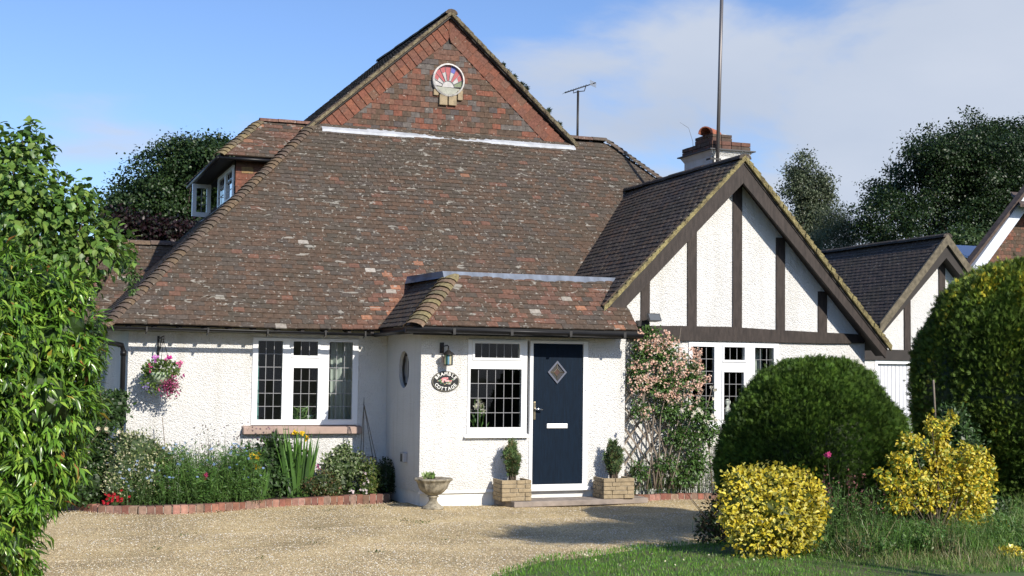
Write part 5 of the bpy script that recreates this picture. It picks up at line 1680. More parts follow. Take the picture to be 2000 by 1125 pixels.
# =================================================================== GARAGE
garage = thing('garage', 'small white garage with black-posted gable and dark tiled roof right of the wing', 'garage', (18, 23.3, 0))
gY = 23.3; vY = 23.0
ap = A(1850, 462, vY); vl = A(1727, 622, vY); 
sg_ = (ap[2] - vl[2]) / (ap[0] - vl[0])
vr = (ap[0] + (ap[0] - vl[0]), vl[2])
gx0, gx1 = A(1712, 690, gY)[0], vr[0] - 0.1
zb_ = 2.34
w = MB()
dL, dR = gx0 + 0.02, gx1 - 0.5
w.plate(gx0 - 0.3, gx1 + 0.1, 0, 2.36, gY, gY + 0.2, [(dL, dR, -1, 2.16)])
w.prism([(gx0, 2.36), (gx1 + 0.1, 2.36), (gx1 + 0.1, 2.75), (ap[0], ap[2] - 0.2), (gx0, 2.85)], gY, gY + 0.2)
w.box(gx0 - 0.5, gx0 - 0.3, gY, 33, 0, 2.6); w.box(gx1, gx1 + 0.2, gY + 0.2, 33, 0, 2.9)
w.build('wall', 'render', garage)
for u0, u1 in ((1765, 1777), (1833, 1845)):
    x0, x1 = A(u0, 600, gY)[0], A(u1, 600, gY)[0]
    w = MB(); w.box(x0, x1, gY - 0.03, gY + 0.01, 2.4, min(ap[2] - 0.2 - abs((x0 + x1) / 2 - ap[0]) * sg_ + 0.05, 5)); w.build('timber_post', 'timber', garage)
w = MB(); w.box(gx0 - 0.35, gx1 + 0.1, gY - 0.05, gY + 0.01, 2.20, 2.42); w.build('timber_beam', 'soffit', garage)
w = MB(); w.box(dL, dR, gY + 0.08, gY + 0.12, 0, 2.16)
gd = w.build('garage_door', 'garagedoor', garage)
nr = int((dR - dL) / 0.095)
for i in range(nr):
    x = dL + 0.03 + i * 0.095
    q = MB(); q.box(x, x + 0.084, gY + 0.066, gY + 0.0795, 0.02, 2.11); q.build('panel', 'garagedoor', gd, bevel=0.004)
w = MB(); w.box(dL - 0.06, dL, gY - 0.012, gY + 0.08, 0, 2.2); w.box(dL, dR, gY - 0.012, gY + 0.08, 2.125, 2.2); w.build('door_frame', 'pvc', garage)
w = MB()
for ex in (vl[0] - 0.15, vr[0] + 0.15):
    ez = vl[2] - 0.15 * sg_
    w.add([(ex, vY, ez - 0.05), (ap[0], vY, ap[2] - 0.05), (ap[0], 33, ap[2] - 0.05), (ex, 33, ez - 0.05)], [(0, 1, 2, 3)])
gro = w.build('roof', 'soffit', garage)
ag = math.atan(sg_); Lg = math.hypot(ap[0] - vl[0], ap[2] - vl[2])
P2 = {'gg': gro, 'gh': gro}
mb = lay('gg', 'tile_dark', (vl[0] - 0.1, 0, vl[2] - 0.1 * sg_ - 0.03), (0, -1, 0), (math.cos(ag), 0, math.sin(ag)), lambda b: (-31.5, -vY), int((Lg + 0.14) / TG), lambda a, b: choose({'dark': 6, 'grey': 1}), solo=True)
mb2 = lay('gh', 'tile_dark', (vr[0] + 0.1, 0, vr[1] - 0.1 * sg_ - 0.03), (0, 1, 0), (-math.cos(ag), 0, math.sin(ag)), lambda b: (vY, 26), int((Lg + 0.14) / TG), lambda a, b: choose({'dark': 3, 'grey': 1}), solo=False)
tag(mb.build('cut_tiles', 'tile_dark', gro), kind='stuff')
flush_tiles(0, 'roof_tile', {'gg', 'gh'}, P2)
ridge(gro, (ap[0], vY - 0.03, ap[2] + 0.0), (ap[0], 32, ap[2] + 0.0), [(0.05, 0.043, 0.038)], r=0.12, step=0.4, matname='tile_dark')
w = MB()
for ex in (vl[0] - 0.12, vr[0] + 0.12):
    w.hexa([(ex, vY - 0.03, vl[2] - 0.12 * sg_ - 0.19), (ap[0], vY - 0.03, ap[2] - 0.17), (ap[0], vY + 0.02, ap[2] - 0.17), (ex, vY + 0.02, vl[2] - 0.12 * sg_ - 0.19),
            (ex, vY - 0.03, vl[2] - 0.12 * sg_ + 0.03), (ap[0], vY - 0.03, ap[2] + 0.05), (ap[0], vY + 0.02, ap[2] + 0.05), (ex, vY + 0.02, vl[2] - 0.12 * sg_ + 0.03)])
w.build('verge', mat('old_verge_board', (0.13, 0.11, 0.075), 0.9, noise=0.4, nscale=12, bump=0.5), gro)
w = MB(); w.hexa([(vl[0] - 0.2, vY + 0.03, vl[2] - 0.5), (ap[0], vY + 0.03, ap[2] - 0.45), (ap[0], gY, ap[2] - 0.45), (vl[0] - 0.2, gY, vl[2] - 0.5), (vl[0] - 0.2, vY + 0.03, vl[2] - 0.3), (ap[0], vY + 0.03, ap[2] - 0.15), (ap[0], gY, ap[2] - 0.15), (vl[0] - 0.2, gY, vl[2] - 0.3)])
w.hexa([(ap[0], vY + 0.03, ap[2] - 0.45), (vr[0] + 0.2, vY + 0.03, vl[2] - 0.5), (vr[0] + 0.2, gY, vl[2] - 0.5), (ap[0], gY, ap[2] - 0.45), (ap[0], vY + 0.03, ap[2] - 0.15), (vr[0] + 0.2, vY + 0.03, vl[2] - 0.3), (vr[0] + 0.2, gY, vl[2] - 0.3), (ap[0], gY, ap[2] - 0.15)])
w.build('verge_soffit', 'soffit', gro)

# neighbour's house at the right margin
nY = 28
nb = thing('neighbour_house', "neighbour's tile-hung house end with pale blue-white bargeboard at the right margin", 'house', (26, 28, 0))
p0 = A(1922, 505, nY); p1 = A(1990, 412, nY)
w = MB(); ex = p1[0] + 3.2; sn = (p1[2] - p0[2]) / (p1[0] - p0[0])
w.prism([(p0[0] - 0.3, 0), (ex, 0), (ex, 7.3), (p1[0] + 0.6, p1[2] + 0.55), (p0[0] - 0.3, p0[2] - 0.5)], nY + 0.35, nY + 0.5)
nw = w.build('wall', 'soffit', nb)
PN = {'nt': nw, 'nr': nw}
mb = lay('nt', 'tile_clean', (0, nY + 0.34, 4.3), (1, 0, 0), (0, 0, 1), lambda b: (p0[0] + (4.3 + b - p0[2]) / sn + 0.12, ex), 26, lambda a, b: choose({'hung': 1, 'brown': 3, 'red': 2}), hung=True, solo=False)
tag(mb.build('cut_tiles', 'tile_clean', nw), kind='stuff'); flush_tiles(0, 'hanging_tile', {'nt'}, PN)
w = MB(); q0 = (p0[0] - 0.5, p0[2] - 0.5 * sn); q1 = (p1[0] + 0.7, p1[2] + 0.7 * sn)
w.hexa([(q0[0] + 0.05, nY, q0[1] - 0.18), (q1[0] + 0.05, nY, q1[1] - 0.18), (q1[0] + 0.05, nY + 0.34, q1[1] - 0.18), (q0[0] + 0.05, nY + 0.34, q0[1] - 0.18),
        (q0[0] - 0.05, nY, q0[1] + 0.12), (q1[0] - 0.05, nY, q1[1] + 0.12), (q1[0] - 0.05, nY + 0.34, q1[1] + 0.12), (q0[0] - 0.05, nY + 0.34, q0[1] + 0.12)])
w.build('barge_board', mat('pale_blue_white_board', (0.62, 0.66, 0.74), 0.5), nb)
w = MB()
w.hexa([(q0[0] - 0.25, nY - 0.1, q0[1] + 0.10), (q1[0] - 0.10, nY - 0.1, q1[1] + 0.13), (q1[0] - 0.10, nY + 0.15, q1[1] + 0.13), (q0[0] - 0.25, nY + 0.15, q0[1] + 0.10),
        (q0[0] - 0.27, nY - 0.1, q0[1] + 0.18), (q1[0] - 0.12, nY - 0.1, q1[1] + 0.23), (q1[0] - 0.12, nY + 0.15, q1[1] + 0.23), (q0[0] - 0.27, nY + 0.15, q0[1] + 0.18)])
hz = A(1985, 408, nY)[2]
w.hexa([(p1[0] - 0.3, nY - 0.4, hz), (ex, nY - 0.4, hz), (ex, nY + 1.2, hz + .55), (p1[0] + .8, nY + 1.2, hz + .55), (p1[0] - 0.3, nY - 0.4, hz + 0.08), (ex, nY - 0.4, hz + 0.08), (ex, nY + 1.2, hz + .65), (p1[0] + .8, nY + 1.2, hz + .65)])
w.build('roof', mat('neighbour_roof_tiles', (0.085, 0.06, 0.048), 0.9, noise=0.4, nscale=8, bump=0.6, bscale=12), nb)
w = MB(); a_, b_ = A(1878, 497, 30), A(1922, 478, 30)
w.hexa([(a_[0] - 0.2, 29.5, a_[2] - 0.15), (b_[0] + 1, 29.5, a_[2] - 0.15), (b_[0] + 1, 31, b_[2]), (a_[0] - 0.2, 31, b_[2]), (a_[0] - 0.2, 29.5, a_[2] - 0.08), (b_[0] + 1, 29.5, a_[2] - 0.08), (b_[0] + 1, 31, b_[2] + 0.07), (a_[0] - 0.2, 31, b_[2] + 0.07)])
w.build('glazed_roof', mat('blue_glazed_roof', (0.35, 0.45, 0.62), 0.25), nb)
w = MB(); w.box(a_[0] - 0.1, b_[0] + 0.9, 29.6, 32, 0, a_[2] - 0.16); w.build('lean_to_wall', 'plinth', nb)

# =================================================================== THINGS ON AND ROUND THE HOUSE
# step
st_ = MB(); st_.slab([(6.54, 17.98), (6.66, 17.47), (8.80, 17.60), (8.80, 17.98)], 0.0, 0.078)
o = st_.build('doorstep', 'slab', bevel=0.008); tag(o, 'low grey-pink stone doorstep slab in front of the navy door', 'doorstep')

# aerials
aer = thing('tv_aerial', 'small television aerial on a thin mast behind the main ridge', 'aerial', (10.83, 24.6, 5.6))
YA = 24.6
m0, m1 = A(1127.5, 290, YA), A(1129, 177, YA)
b = MB(); b.tube([(m0[0], YA, m0[2] - 0.3), (m1[0], YA, m1[2])], 0.025, 8); b.build('mast', 'iron', aer)
e0, e1 = A(1103, 181.5, YA), A(1147, 167, YA); dB = (e1 - e0)
b = MB(); b.tube([e0, e1 + dB * 0.38], 0.012, 6); bm_ = b.build('boom', 'iron', aer)
c0, c1 = A(1120, 175, YA), A(1144, 168.5, YA)
b = MB(); b.tube([c0, c0 - np.array([0, 0, .07]), (m1[0], YA, m1[2] - 0.02), c1 - np.array([0.03, 0, .10]), c1], 0.01, 5); b.build('bracket', 'iron', aer)
for k in range(9):
    p = e0 + dB * (k / 9.0); q = MB(); q.tube([p - np.array([0.02, 0.16, -0.01]), p + np.array([0.02, 0.16, 0.01])], 0.005, 4); q.build('element', 'chrome', aer)
p = e1 + dB * 0.2
for k in range(5):
    q = MB(); z_ = (k - 2) * 0.022; q.tube([p + np.array([-0.09, -0.12, z_]), p + np.array([0.15, 0.12, z_ + 0.015])], 0.007, 4); q.build('reflector_rod', 'leadwhite', aer)
pole = thing('aerial_pole', 'tall grey pole strapped to the chimney and rising out of the picture', 'pole', (11.4, 20.38, 5))
YPp = cy0 - 0.12
p0, p1 = A(1401, 330, YPp), A(1409.5, 0, YPp)
b = MB(); dd = p1 - p0; b.tube([p0 - dd * 0.12, p1 + dd * 0.25], 0.032, 10); b.build('mast', mat('galvanised_pole', (0.16, 0.15, 0.15), 0.45, metal=0.6), pole)
for zq in (zc - 0.18, zc - 0.5):
    b = MB(); f = (zq - p0[2]) / dd[2]; xq = p0[0] + dd[0] * f; b.box(xq - 0.16, xq + 0.05, YPp - 0.035, YPp - 0.028, zq - 0.015, zq + 0.015); b.box(xq - 0.16, xq - 0.15, YPp - 0.03, cy0, zq - 0.015, zq + 0.015); b.build('strap', 'iron', pole)
b = MB(); b.tube([p0 + np.array([-.1, -.02, 0.22]), p0 + np.array([-.08, 0, 0.05]), p0 + np.array([-.04, 0, -0.12])], 0.012, 5); b.build('cable', 'iron', pole)
wd = thing('weed', 'thin dry weed stalk growing from the left side of the chimney top', 'weed', (cxa, cy1 - 0.3, zb0 + 0.15))
q0 = at(1353, 276, Y=cy1 - 0.3); q1 = at(1345, 250, Y=cy1 - 0.3); q2_ = at(1328, 239, Y=cy1 - 0.3)
b = MB(); b.tube([(cxa + 0.02, cy1 - 0.3, zb0 + 0.12), q0, q1, q2_], [0.005, 0.004, 0.003, 0.002], 4); b.build('stalk', 'twig', wd)

# wall lantern
lp = A(875, 690, YP - 0.13)
lan = thing('wall_lantern', 'small black carriage lantern with coloured glass above the oval name plaque', 'lantern', (lp[0], YP, 2.1))
Lx, Ly = lp[0], YP - 0.15
b = MB(); b.box(Lx - 0.085, Lx - 0.02, YP - 0.014, YP, 2.14, 2.29); b.build('back_plate', 'iron', lan, bevel=0.006)
b = MB(); b.tube([(Lx - 0.05, YP - 0.014, 2.17), (Lx - 0.05, YP - 0.07, 2.235), (Lx - 0.01, Ly + 0.02, 2.25), (Lx, Ly, 2.235), (Lx, Ly, 2.20)], 0.009, 6); b.build('arm', 'iron', lan)
zl0, zl1, rl = 1.975, 2.115, 0.062
b = MB()
for a in range(6):
    t0 = math.pi / 3 * a
    b.tube([(Lx + math.cos(t0) * rl, Ly + math.sin(t0) * rl, zl0), (Lx + math.cos(t0) * rl * 1.08, Ly + math.sin(t0) * rl * 1.08, zl1)], 0.004, 4)
cage = b.build('cage', 'iron', lan)
b = MB(); b.lathe([(rl * 1.5, 0), (rl * 1.45, 0.008), (rl * 0.5, 0.055), (0.012, 0.075), (0.01, 0.09), (0.016, 0.095), (0.0, 0.105)], (Lx, Ly, zl1), 12); b.build('roof', 'iron', lan)
b = MB(); b.lathe([(0.0, -0.012), (rl * 0.6, -0.01), (rl * 1.08, 0.0), (rl * 1.08, 0.006), (0.0, 0.007)], (Lx, Ly, zl0), 6); b.build('base', 'iron', lan)
gcol = [(0.55, 0.03, 0.02), (0.50, 0.30, 0.06), (0.05, 0.25, 0.12), (0.40, 0.36, 0.22), (0.06, 0.18, 0.26), (0.50, 0.14, 0.04)]
k_ = 0
for a in range(6):
    t0, t1 = math.pi / 3 * a, math.pi / 3 * (a + 1)
    for h in range(3):
        z0, z1 = zl0 + 0.007 + 0.044 * h, zl0 + 0.007 + 0.044 * (h + 1)
        for s2_ in range(2):
            f0, f1 = s2_ / 2, (s2_ + 1) / 2
            P0 = (Lx + math.cos(t0) * rl * .97, Ly + math.sin(t0) * rl * .97); P1 = (Lx + math.cos(t1) * rl * .97, Ly + math.sin(t1) * rl * .97)
            A0 = (P0[0] + (P1[0] - P0[0]) * f0, P0[1] + (P1[1] - P0[1]) * f0); A1 = (P0[0] + (P1[0] - P0[0]) * f1, P0[1] + (P1[1] - P0[1]) * f1)
            q = MB(); q.add([(*A0, z0), (*A1, z0), (*A1, z1), (*A0, z1)], [(0, 1, 2, 3)], gcol[(k_ * 5 + h * 2 + a) % 6]); k_ += 1
            q.build('pane', 'paint', cage)

# oval name plaque
sc_ = A(870.5, 745, YP - 0.02); SX, SZ, SY = sc_[0], sc_[2], YP - 0.022
sign = thing('name_plaque', 'oval black house name plaque with white lettering and painted flowers', 'sign', (SX, YP, SZ))
rx, rz = 0.205, 0.145
el = lambda f, y, n=40: [(SX + math.cos(2 * math.pi * k / n) * rx * f, y, SZ + math.sin(2 * math.pi * k / n) * rz * f) for k in range(n)]
b = MB(); V = el(1, SY) + el(1, YP - 0.002); n = 40
b.add(V, [tuple(range(n))] + [(k, n + k, n + (k + 1) % n, (k + 1) % n) for k in range(n)])
bd = b.build('board', mat('black_enamel', (0.012, 0.012, 0.012), 0.35), sign, bevel=0.003)
b = MB(); V = el(0.955, SY - 0.0015) + el(0.93, SY - 0.0015); b.add(V, [(k, (k + 1) % n, n + (k + 1) % n, n + k) for k in range(n)], (0.35, 0.33, 0.25)); b.build('border_line', 'paint', bd)


def arc_text(word, r_x, r_z, a0, a1, size, flip):
    dg = None
    k = len(word)
    for i, ch in enumerate(word):
        t_ = a0 + (a1 - a0) * (i + 0.5) / k
        cu = bpy.data.curves.new('letter', 'FONT'); cu.body = ch; cu.size = size; cu.align_x = 'CENTER'; cu.align_y = 'CENTER'; cu.offset = size * 0.018; cu.extrude = 0.001
        tmp = bpy.data.objects.new('letter', cu); COL.objects.link(tmp)
        bpy.context.view_layer.update()
        me = bpy.data.meshes.new_from_object(tmp.evaluated_get(bpy.context.evaluated_depsgraph_get()))
        bpy.data.objects.remove(tmp)
        x, z = SX + math.cos(t_) * r_x, SZ + math.sin(t_) * r_z
        tang = math.atan2(math.cos(t_) * r_z, -math.sin(t_) * r_x)     # tangent direction
        if not flip: tang += math.pi
        me.materials.clear(); me.materials.append(MT['sign_white'])
        M = Matrix.Translation((x, SY - 0.004, z)) @ Matrix.Rotation(-tang if False else 0, 4, 'Y') @ Matrix.Rotation(math.pi / 2, 4, 'X') @ Matrix.Rotation(tang, 4, 'Z')
        link('letter', me, bd, M)


MT['sign_white'] = mat('white_sign_paint', (0.8, 0.8, 0.76), 0.5)
arc_text('BRAMBLE', rx * 0.76, rz * 0.74, rad(162), rad(18), 0.066, False)
arc_text('COTTAGE', rx * 0.76, rz * 0.74, rad(198), rad(342), 0.066, True)
b = MB()
for k in range(46):
    a_ = random.uniform(0, 6.28); r_ = random.random() ** 0.6; x = SX + math.cos(a_) * r_ * 0.125; z = SZ + math.sin(a_) * r_ * 0.045 + 0.004
    s_ = random.uniform(0.006, 0.015); c = random.choice([(0.10, 0.24, 0.09), (0.10, 0.24, 0.09), (0.42, 0.45, 0.40), (0.5, 0.16, 0.17), (0.35, 0.25, 0.12)])
    if abs(x - SX) < 0.06 and z > SZ and random.random() < 0.6: c = random.choice([(0.62, 0.22, 0.24), (0.7, 0.35, 0.36)]); s_ = 0.017
    t_ = random.uniform(0, 3)
    b.add([(x + math.cos(t_ + q * 1.047) * s_ * (1 if q % 3 else 1.4), SY - 0.002 - 0.00002 * k, z + math.sin(t_ + q * 1.047) * s_ * 0.8) for q in range(6)], [tuple(range(6))], c)
b.build('painted_flowers', 'paint', bd)

# floodlight on the wing
fl = A(1270, 622, YG - 0.2)
fd = thing('floodlight', 'small black security floodlight above the climbing rose', 'floodlight', (fl[0], YG, fl[2]))
b = MB(); b.box(fl[0] - 0.16, fl[0] - 0.04, YG - 0.12, YG - 0.03, fl[2] - 0.12, fl[2] - 0.03); b.tube([(fl[0] - 0.1, YG - 0.1, fl[2] - 0.05), (fl[0] + 0.02, YG - 0.18, fl[2] - 0.02)], 0.015, 6); b.build('bracket', 'iron', fd)
b = MB(); x, y, z = fl[0] + 0.02, YG - 0.24, fl[2] + 0.01
b.add([(x - .09, y - .06, z - .05), (x + .13, y - .06, z - .05), (x + .13, y + .02, z + .07), (x - .09, y + .02, z + .07), (x - .06, y + .06, z - .06), (x + .09, y + .06, z - .06), (x + .09, y + .10, z + .03), (x - .06, y + .10, z + .03)],
      [(0, 1, 2, 3), (4, 7, 6, 5), (0, 4, 5, 1), (1, 5, 6, 2), (2, 6, 7, 3), (3, 7, 4, 0)])
hd = b.build('lamp_head', 'iron', fd, bevel=0.008)
b = MB(); b.add([(x - .07, y - .056, z - .038), (x + .11, y - .056, z - .038), (x + .11, y + .008, z + .056), (x - .07, y + .008, z + .056)], [(0, 1, 2, 3)], (0.25, 0.27, 0.28))
for v_ in b.v: pass
b.v = [(a, c - 0.006, d) for a, c, d in b.v]
b.build('lamp_glass', mat('lamp_glass_grey', (0.10, 0.11, 0.12), 0.3), hd)

# planters
CONI = [(0.05, 0.085, 0.035), (0.065, 0.10, 0.04), (0.04, 0.07, 0.03)]


def planter(label, label2, x0, x1, seed):
    pl = thing('stone_planter', label, 'planter', ((x0 + x1) / 2, 17.73, 0.078), 'square stone planters beside the door')
    y0, y1, z0, z1 = 17.55, 17.93, 0.080, 0.375
    b = MB(); b.box(x0 + 0.015, x1 - 0.015, y0 + 0.015, y1 - 0.015, z0, z1 - 0.05); b.build('trough', 'mortar', pl)
    random.seed(seed)
    for face in range(3):
        for r in range(5):
            h = (z1 - z0) / 5; za, zb2 = z0 + r * h, z0 + (r + 1) * h
            cuts = [0.0]; 
            while cuts[-1] < 1: cuts.append(min(1, cuts[-1] + random.choice([0.28, 0.38, 0.5])))
            if 1 - cuts[-2] < 0.15: cuts.pop(-2)
            for c0_, c1_ in zip(cuts, cuts[1:]):
                j = random.uniform(-0.007, 0.007); b = MB()
                if face == 0: b.box(x0 + (x1 - x0) * c0_ + 0.003, x0 + (x1 - x0) * c1_ - 0.003, y0 + j, y0 + 0.04, za + 0.003, zb2 - 0.003)
                elif face == 1: b.box(x0 + j, x0 + 0.04, y0 + 0.041 + (y1 - y0 - 0.041) * c0_ + 0.003, y0 + 0.041 + (y1 - y0 - 0.041) * c1_ - 0.003, za + 0.003, zb2 - 0.003)
                else: b.box(x1 - 0.04, x1 + j, y0 + 0.041 + (y1 - y0 - 0.041) * c0_ + 0.003, y0 + 0.041 + (y1 - y0 - 0.041) * c1_ - 0.003, za + 0.003, zb2 - 0.003)
                b.build('stone_block', 'stone', pl, bevel=0.005)
    b = MB(); b.plate(0, 1, 0, 1, 0, 1); b = MB(); b.box(x0 + 0.04, x1 - 0.04, y0 + 0.04, y1 - 0.02, z1 - 0.05, z1 - 0.035); b.build('compost', 'soil', pl)
    cx, cy = (x0 + x1) / 2, (y0 + y1) / 2
    cf = thing('dwarf_conifer', label2, 'potted conifer', (cx, cy, z1 - 0.035), 'dwarf conifers in the stone planters')
    tops = []; PP = []; AA = []
    rg = np.random.default_rng(seed)
    for k in range(26):
        a = rg.uniform(0, 6.28); rr = rg.uniform(0.01, 0.135); hh = rg.uniform(0.40, 0.58) * (1 - rr * 3.2)
        tp = np.array([cx + math.cos(a) * rr, cy + math.sin(a) * rr * 0.8, z1 + hh]); tops.append(tp)
        b0_ = np.array([cx, cy, z1 - 0.02])
        for f in np.linspace(0.25, 1, 14):
            c = b0_ + (tp - b0_) * f; PP.append(c + rg.normal(size=(9, 3)) * 0.016); AA.append(np.repeat([(tp - b0_)], 9, 0) + rg.normal(size=(9, 3)) * 0.2)
    P = np.concatenate(PP); A2 = np.concatenate(AA)
    stems(cf, (cx, cy, z1 - 0.04), tops, 0.009, 'stem', 'twig')
    leaves('foliage', T_spray(3, 0.22), P, A2, rdir(len(P)), 0.065, pal([(0.09, 0.15, 0.05), (0.12, 0.18, 0.06), (0.07, 0.12, 0.055), (0.16, 0.14, 0.065)], len(P)), 'conifer', cf)


planter('buff stone-block planter left of the door, below the leaded porch window', 'wispy upright conifer left of the navy door', 6.50, 6.95, 3)
planter('buff stone-block planter right of the door, beside the climbing rose', 'denser pointed conifer right of the navy door', 8.06, 8.55, 8)
random.seed(21)

# urn
uc = (5.50, 17.56)
urn = thing('stone_urn', 'weathered scallop-rimmed stone urn on a low pedestal at the porch corner', 'urn', (*uc, 0))
sc = lambda t_, z: (0.05 * math.cos(t_ * 10) * max(0, (z - 0.30) / 0.12)) + 0.02 * math.sin(t_ * 20)
b = MB(); b.lathe([(0.0, 0.0), (0.15, 0.0), (0.15, 0.03), (0.12, 0.045), (0.075, 0.08), (0.055, 0.12), (0.06, 0.16), (0.085, 0.175), (0.06, 0.19)], (*uc, 0), 24); b.build('pedestal', 'oldstone', urn)
b = MB(); b.lathe([(0.05, 0.185), (0.09, 0.20), (0.15, 0.235), (0.195, 0.29), (0.215, 0.345), (0.235, 0.385), (0.262, 0.40), (0.265, 0.42), (0.235, 0.425), (0.20, 0.40), (0.0, 0.385)], (*uc, 0), 60, wob=sc); b.build('bowl', 'oldstone', urn)
b = MB(); b.lathe([(0.0, 0.41), (0.17, 0.405), (0.205, 0.385)], (*uc, 0), 20, wob=lambda t_, z: 0.08 * math.sin(5 * t_)); b.build('soil', mat('mossy_soil', (0.10, 0.07, 0.055), 0.95, noise=0.5, nscale=20, bump=0.8), urn)
sp = thing('succulent', 'small pale green plant growing in the stone urn', 'plant', (5.44, 17.5, 0.41))
P = np.array([(5.42, 17.50, 0.41)]) + rng.normal(size=(60, 3)) * np.array([0.035, 0.03, 0.0]); P[:, 2] += rng.uniform(0, 0.05, 60)
leaves('leaf_rosette', T_broad(0.6), P, rdir(60) * 0.7 + np.array([0, 0, 0.8]), rdir(60), 0.07, pal([(0.25, 0.34, 0.12), (0.34, 0.42, 0.22), (0.16, 0.26, 0.07)], 60), 'leaf', sp)

# hanging basket
hb = (2.02, 19.42)
bas = thing('hanging_basket', 'hanging basket of pink and magenta flowers on the wall left of the big window', 'hanging basket', (hb[0], hb[1], 1.6))
b = MB(); b.box(hb[0] - 0.02, hb[0] + 0.01, YW - 0.012, YW, 2.0, 2.34); b.tube([(hb[0], YW - 0.01, 2.30), (hb[0] + 0.03, hb[1], 2.33), (hb[0] + 0.03, hb[1], 2.27)], 0.011, 6); b.tube([(hb[0], YW - 0.01, 2.05), (hb[0] + 0.015, hb[1] + 0.15, 2.30)], 0.008, 6); b.build('bracket', 'iron', bas)
b = MB()
for a in (0.3, 2.4, 4.5): b.tube([(hb[0] + 0.03, hb[1], 2.27), (hb[0] + math.cos(a) * 0.17, hb[1] + math.sin(a) * 0.17, 1.82)], 0.004, 4)
b.build('chains', 'iron', bas)
b = MB(); b.lathe([(0.0, -0.18), (0.10, -0.155), (0.155, -0.08), (0.175, 0.0), (0.165, 0.0), (0.0, -0.02)], (hb[0], hb[1], 1.82), 20); b.build('bowl', mat('pale_green_basket', (0.42, 0.52, 0.36), 0.7, noise=0.1), bas)
P, O_ = blob_points((hb[0], hb[1], 1.86), (0.24, 0.22, 0.13), 900, 3, 0.2, 0.6)
P2_, O2 = blob_points((hb[0] - 0.12, hb[1], 1.72), (0.13, 0.14, 0.20), 420, 4, 0.2, 0.7)
P = np.concatenate([P, P2_]); O_ = np.concatenate([O_, O2])
leaves('leaves', T_broad(0.7), P, O_ + rdir(len(P)) * 0.7, O_ + rdir(len(P)) * 0.5 + [0, 0, .5], 0.04, pal([(0.10, 0.17, 0.035), (0.16, 0.24, 0.05), (0.06, 0.11, 0.03)], len(P)), 'leaf', bas)
P, O_ = blob_points((hb[0] + 0.11, hb[1] - 0.04, 1.66), (0.16, 0.15, 0.20), 420, 5, 0.25, 0.9)
P = P[P[:, 2] < 1.84]
flowers('magenta_flowers', P, unit(toward_cam(P) + rdir(len(P)) * 0.7), 0.016, [(0.42, 0.02, 0.16), (0.55, 0.04, 0.25), (0.22, 0.015, 0.08)], bas, center=(0.5, 0.2, 0.3))
leaves('trailing_leaves', T_broad(0.6), P + rng.normal(size=P.shape) * 0.03, rdir(len(P)) + [0, 0, -.6], rdir(len(P)), 0.03, pal([(0.06, 0.09, 0.03), (0.09, 0.05, 0.04)], len(P)), 'leaf', bas)
for cc_, k, col in (((hb[0] - 0.10, hb[1] - 0.10, 2.02), 12, (0.62, 0.18, 0.58)), ((hb[0] + 0.10, hb[1] - 0.12, 2.02), 16, (0.75, 0.06, 0.38)), ((hb[0] + 0.24, hb[1] - 0.05, 1.95), 14, (0.75, 0.16, 0.35)), ((hb[0] + 0.30, hb[1] - 0.03, 1.76), 6, (0.5, 0.05, 0.25)), ((hb[0] - 0.2, hb[1] - 0.1, 1.62), 7, (0.38, 0.30, 0.6)), ((hb[0] - 0.14, hb[1] - 0.15, 1.88), 5, (0.7, 0.1, 0.3))):
    P = np.array(cc_) + rng.normal(size=(k, 3)) * 0.022
    flowers('geranium_flowers', P, unit(toward_cam(P) + rdir(k) * 0.4), 0.022, [col], bas, center=tuple(0.6 * c for c in col))
P, O_ = blob_points((hb[0], hb[1] - 0.02, 1.86), (0.25, 0.23, 0.14), 26, 3, 0.2, 0.05); flowers('yellow_flowers', P, unit(toward_cam(P)), 0.011, [(0.75, 0.65, 0.25), (0.8, 0.75, 0.6)], bas)

# obelisk
ob = thing('garden_obelisk', 'slim black wire obelisk standing in the bed right of the big window', 'obelisk', (5.0, 19.2, 0))
ox, oy = 5.02, 19.25
tp = A(711, 776, oy); 
b = MB()
for sx_, sy_ in ((-1, -1), (1, -1), (1, 1), (-1, 1)):
    q = MB(); q.tube([(tp[0], oy, tp[2] - 0.1), (ox + sx_ * 0.10, oy + sy_ * 0.10, 0.55), (ox + sx_ * 0.115, oy + sy_ * 0.115, 0.0)], 0.006, 5); q.build('leg', 'iron', ob)
b.tube([(tp[0], oy, tp[2] - 0.12), (tp[0], oy, tp[2])], [0.008, 0.003], 6); b.build('finial', 'iron', ob)
for zz_, rr_ in ((0.60, 0.095), (0.25, 0.108)):
    q = MB(); q.tube([(ox + math.cos(rad(45 + 90 * k)) * rr_ * 1.41, oy + math.sin(rad(45 + 90 * k)) * rr_ * 1.41, zz_) for k in range(5)], 0.006, 5); q.build('hoop', 'iron', ob)
cn_ = thing('garden_cane', 'thin bamboo cane standing against the wall under the hanging basket', 'cane', (2.05, 19.5, 0))
b = MB(); q0, q1 = A(317, 815, 19.5), A(325, 900, 19.5); b.tube([q0, q1 + (q1 - q0) * 0.6], 0.006, 6); b.build('stake', 'wood', cn_)
cn_ = thing('garden_cane', 'bare brown stake standing in front of the tall golden conifer', 'cane', (11.2, 15.2, 0))
b = MB(); q0, q1 = A(1823, 742, 13.1), A(1826, 800, 13.1); b.tube([q0, q1 + (q1 - q0) * 0.5], 0.012, 6); b.build('stake', 'wood', cn_)

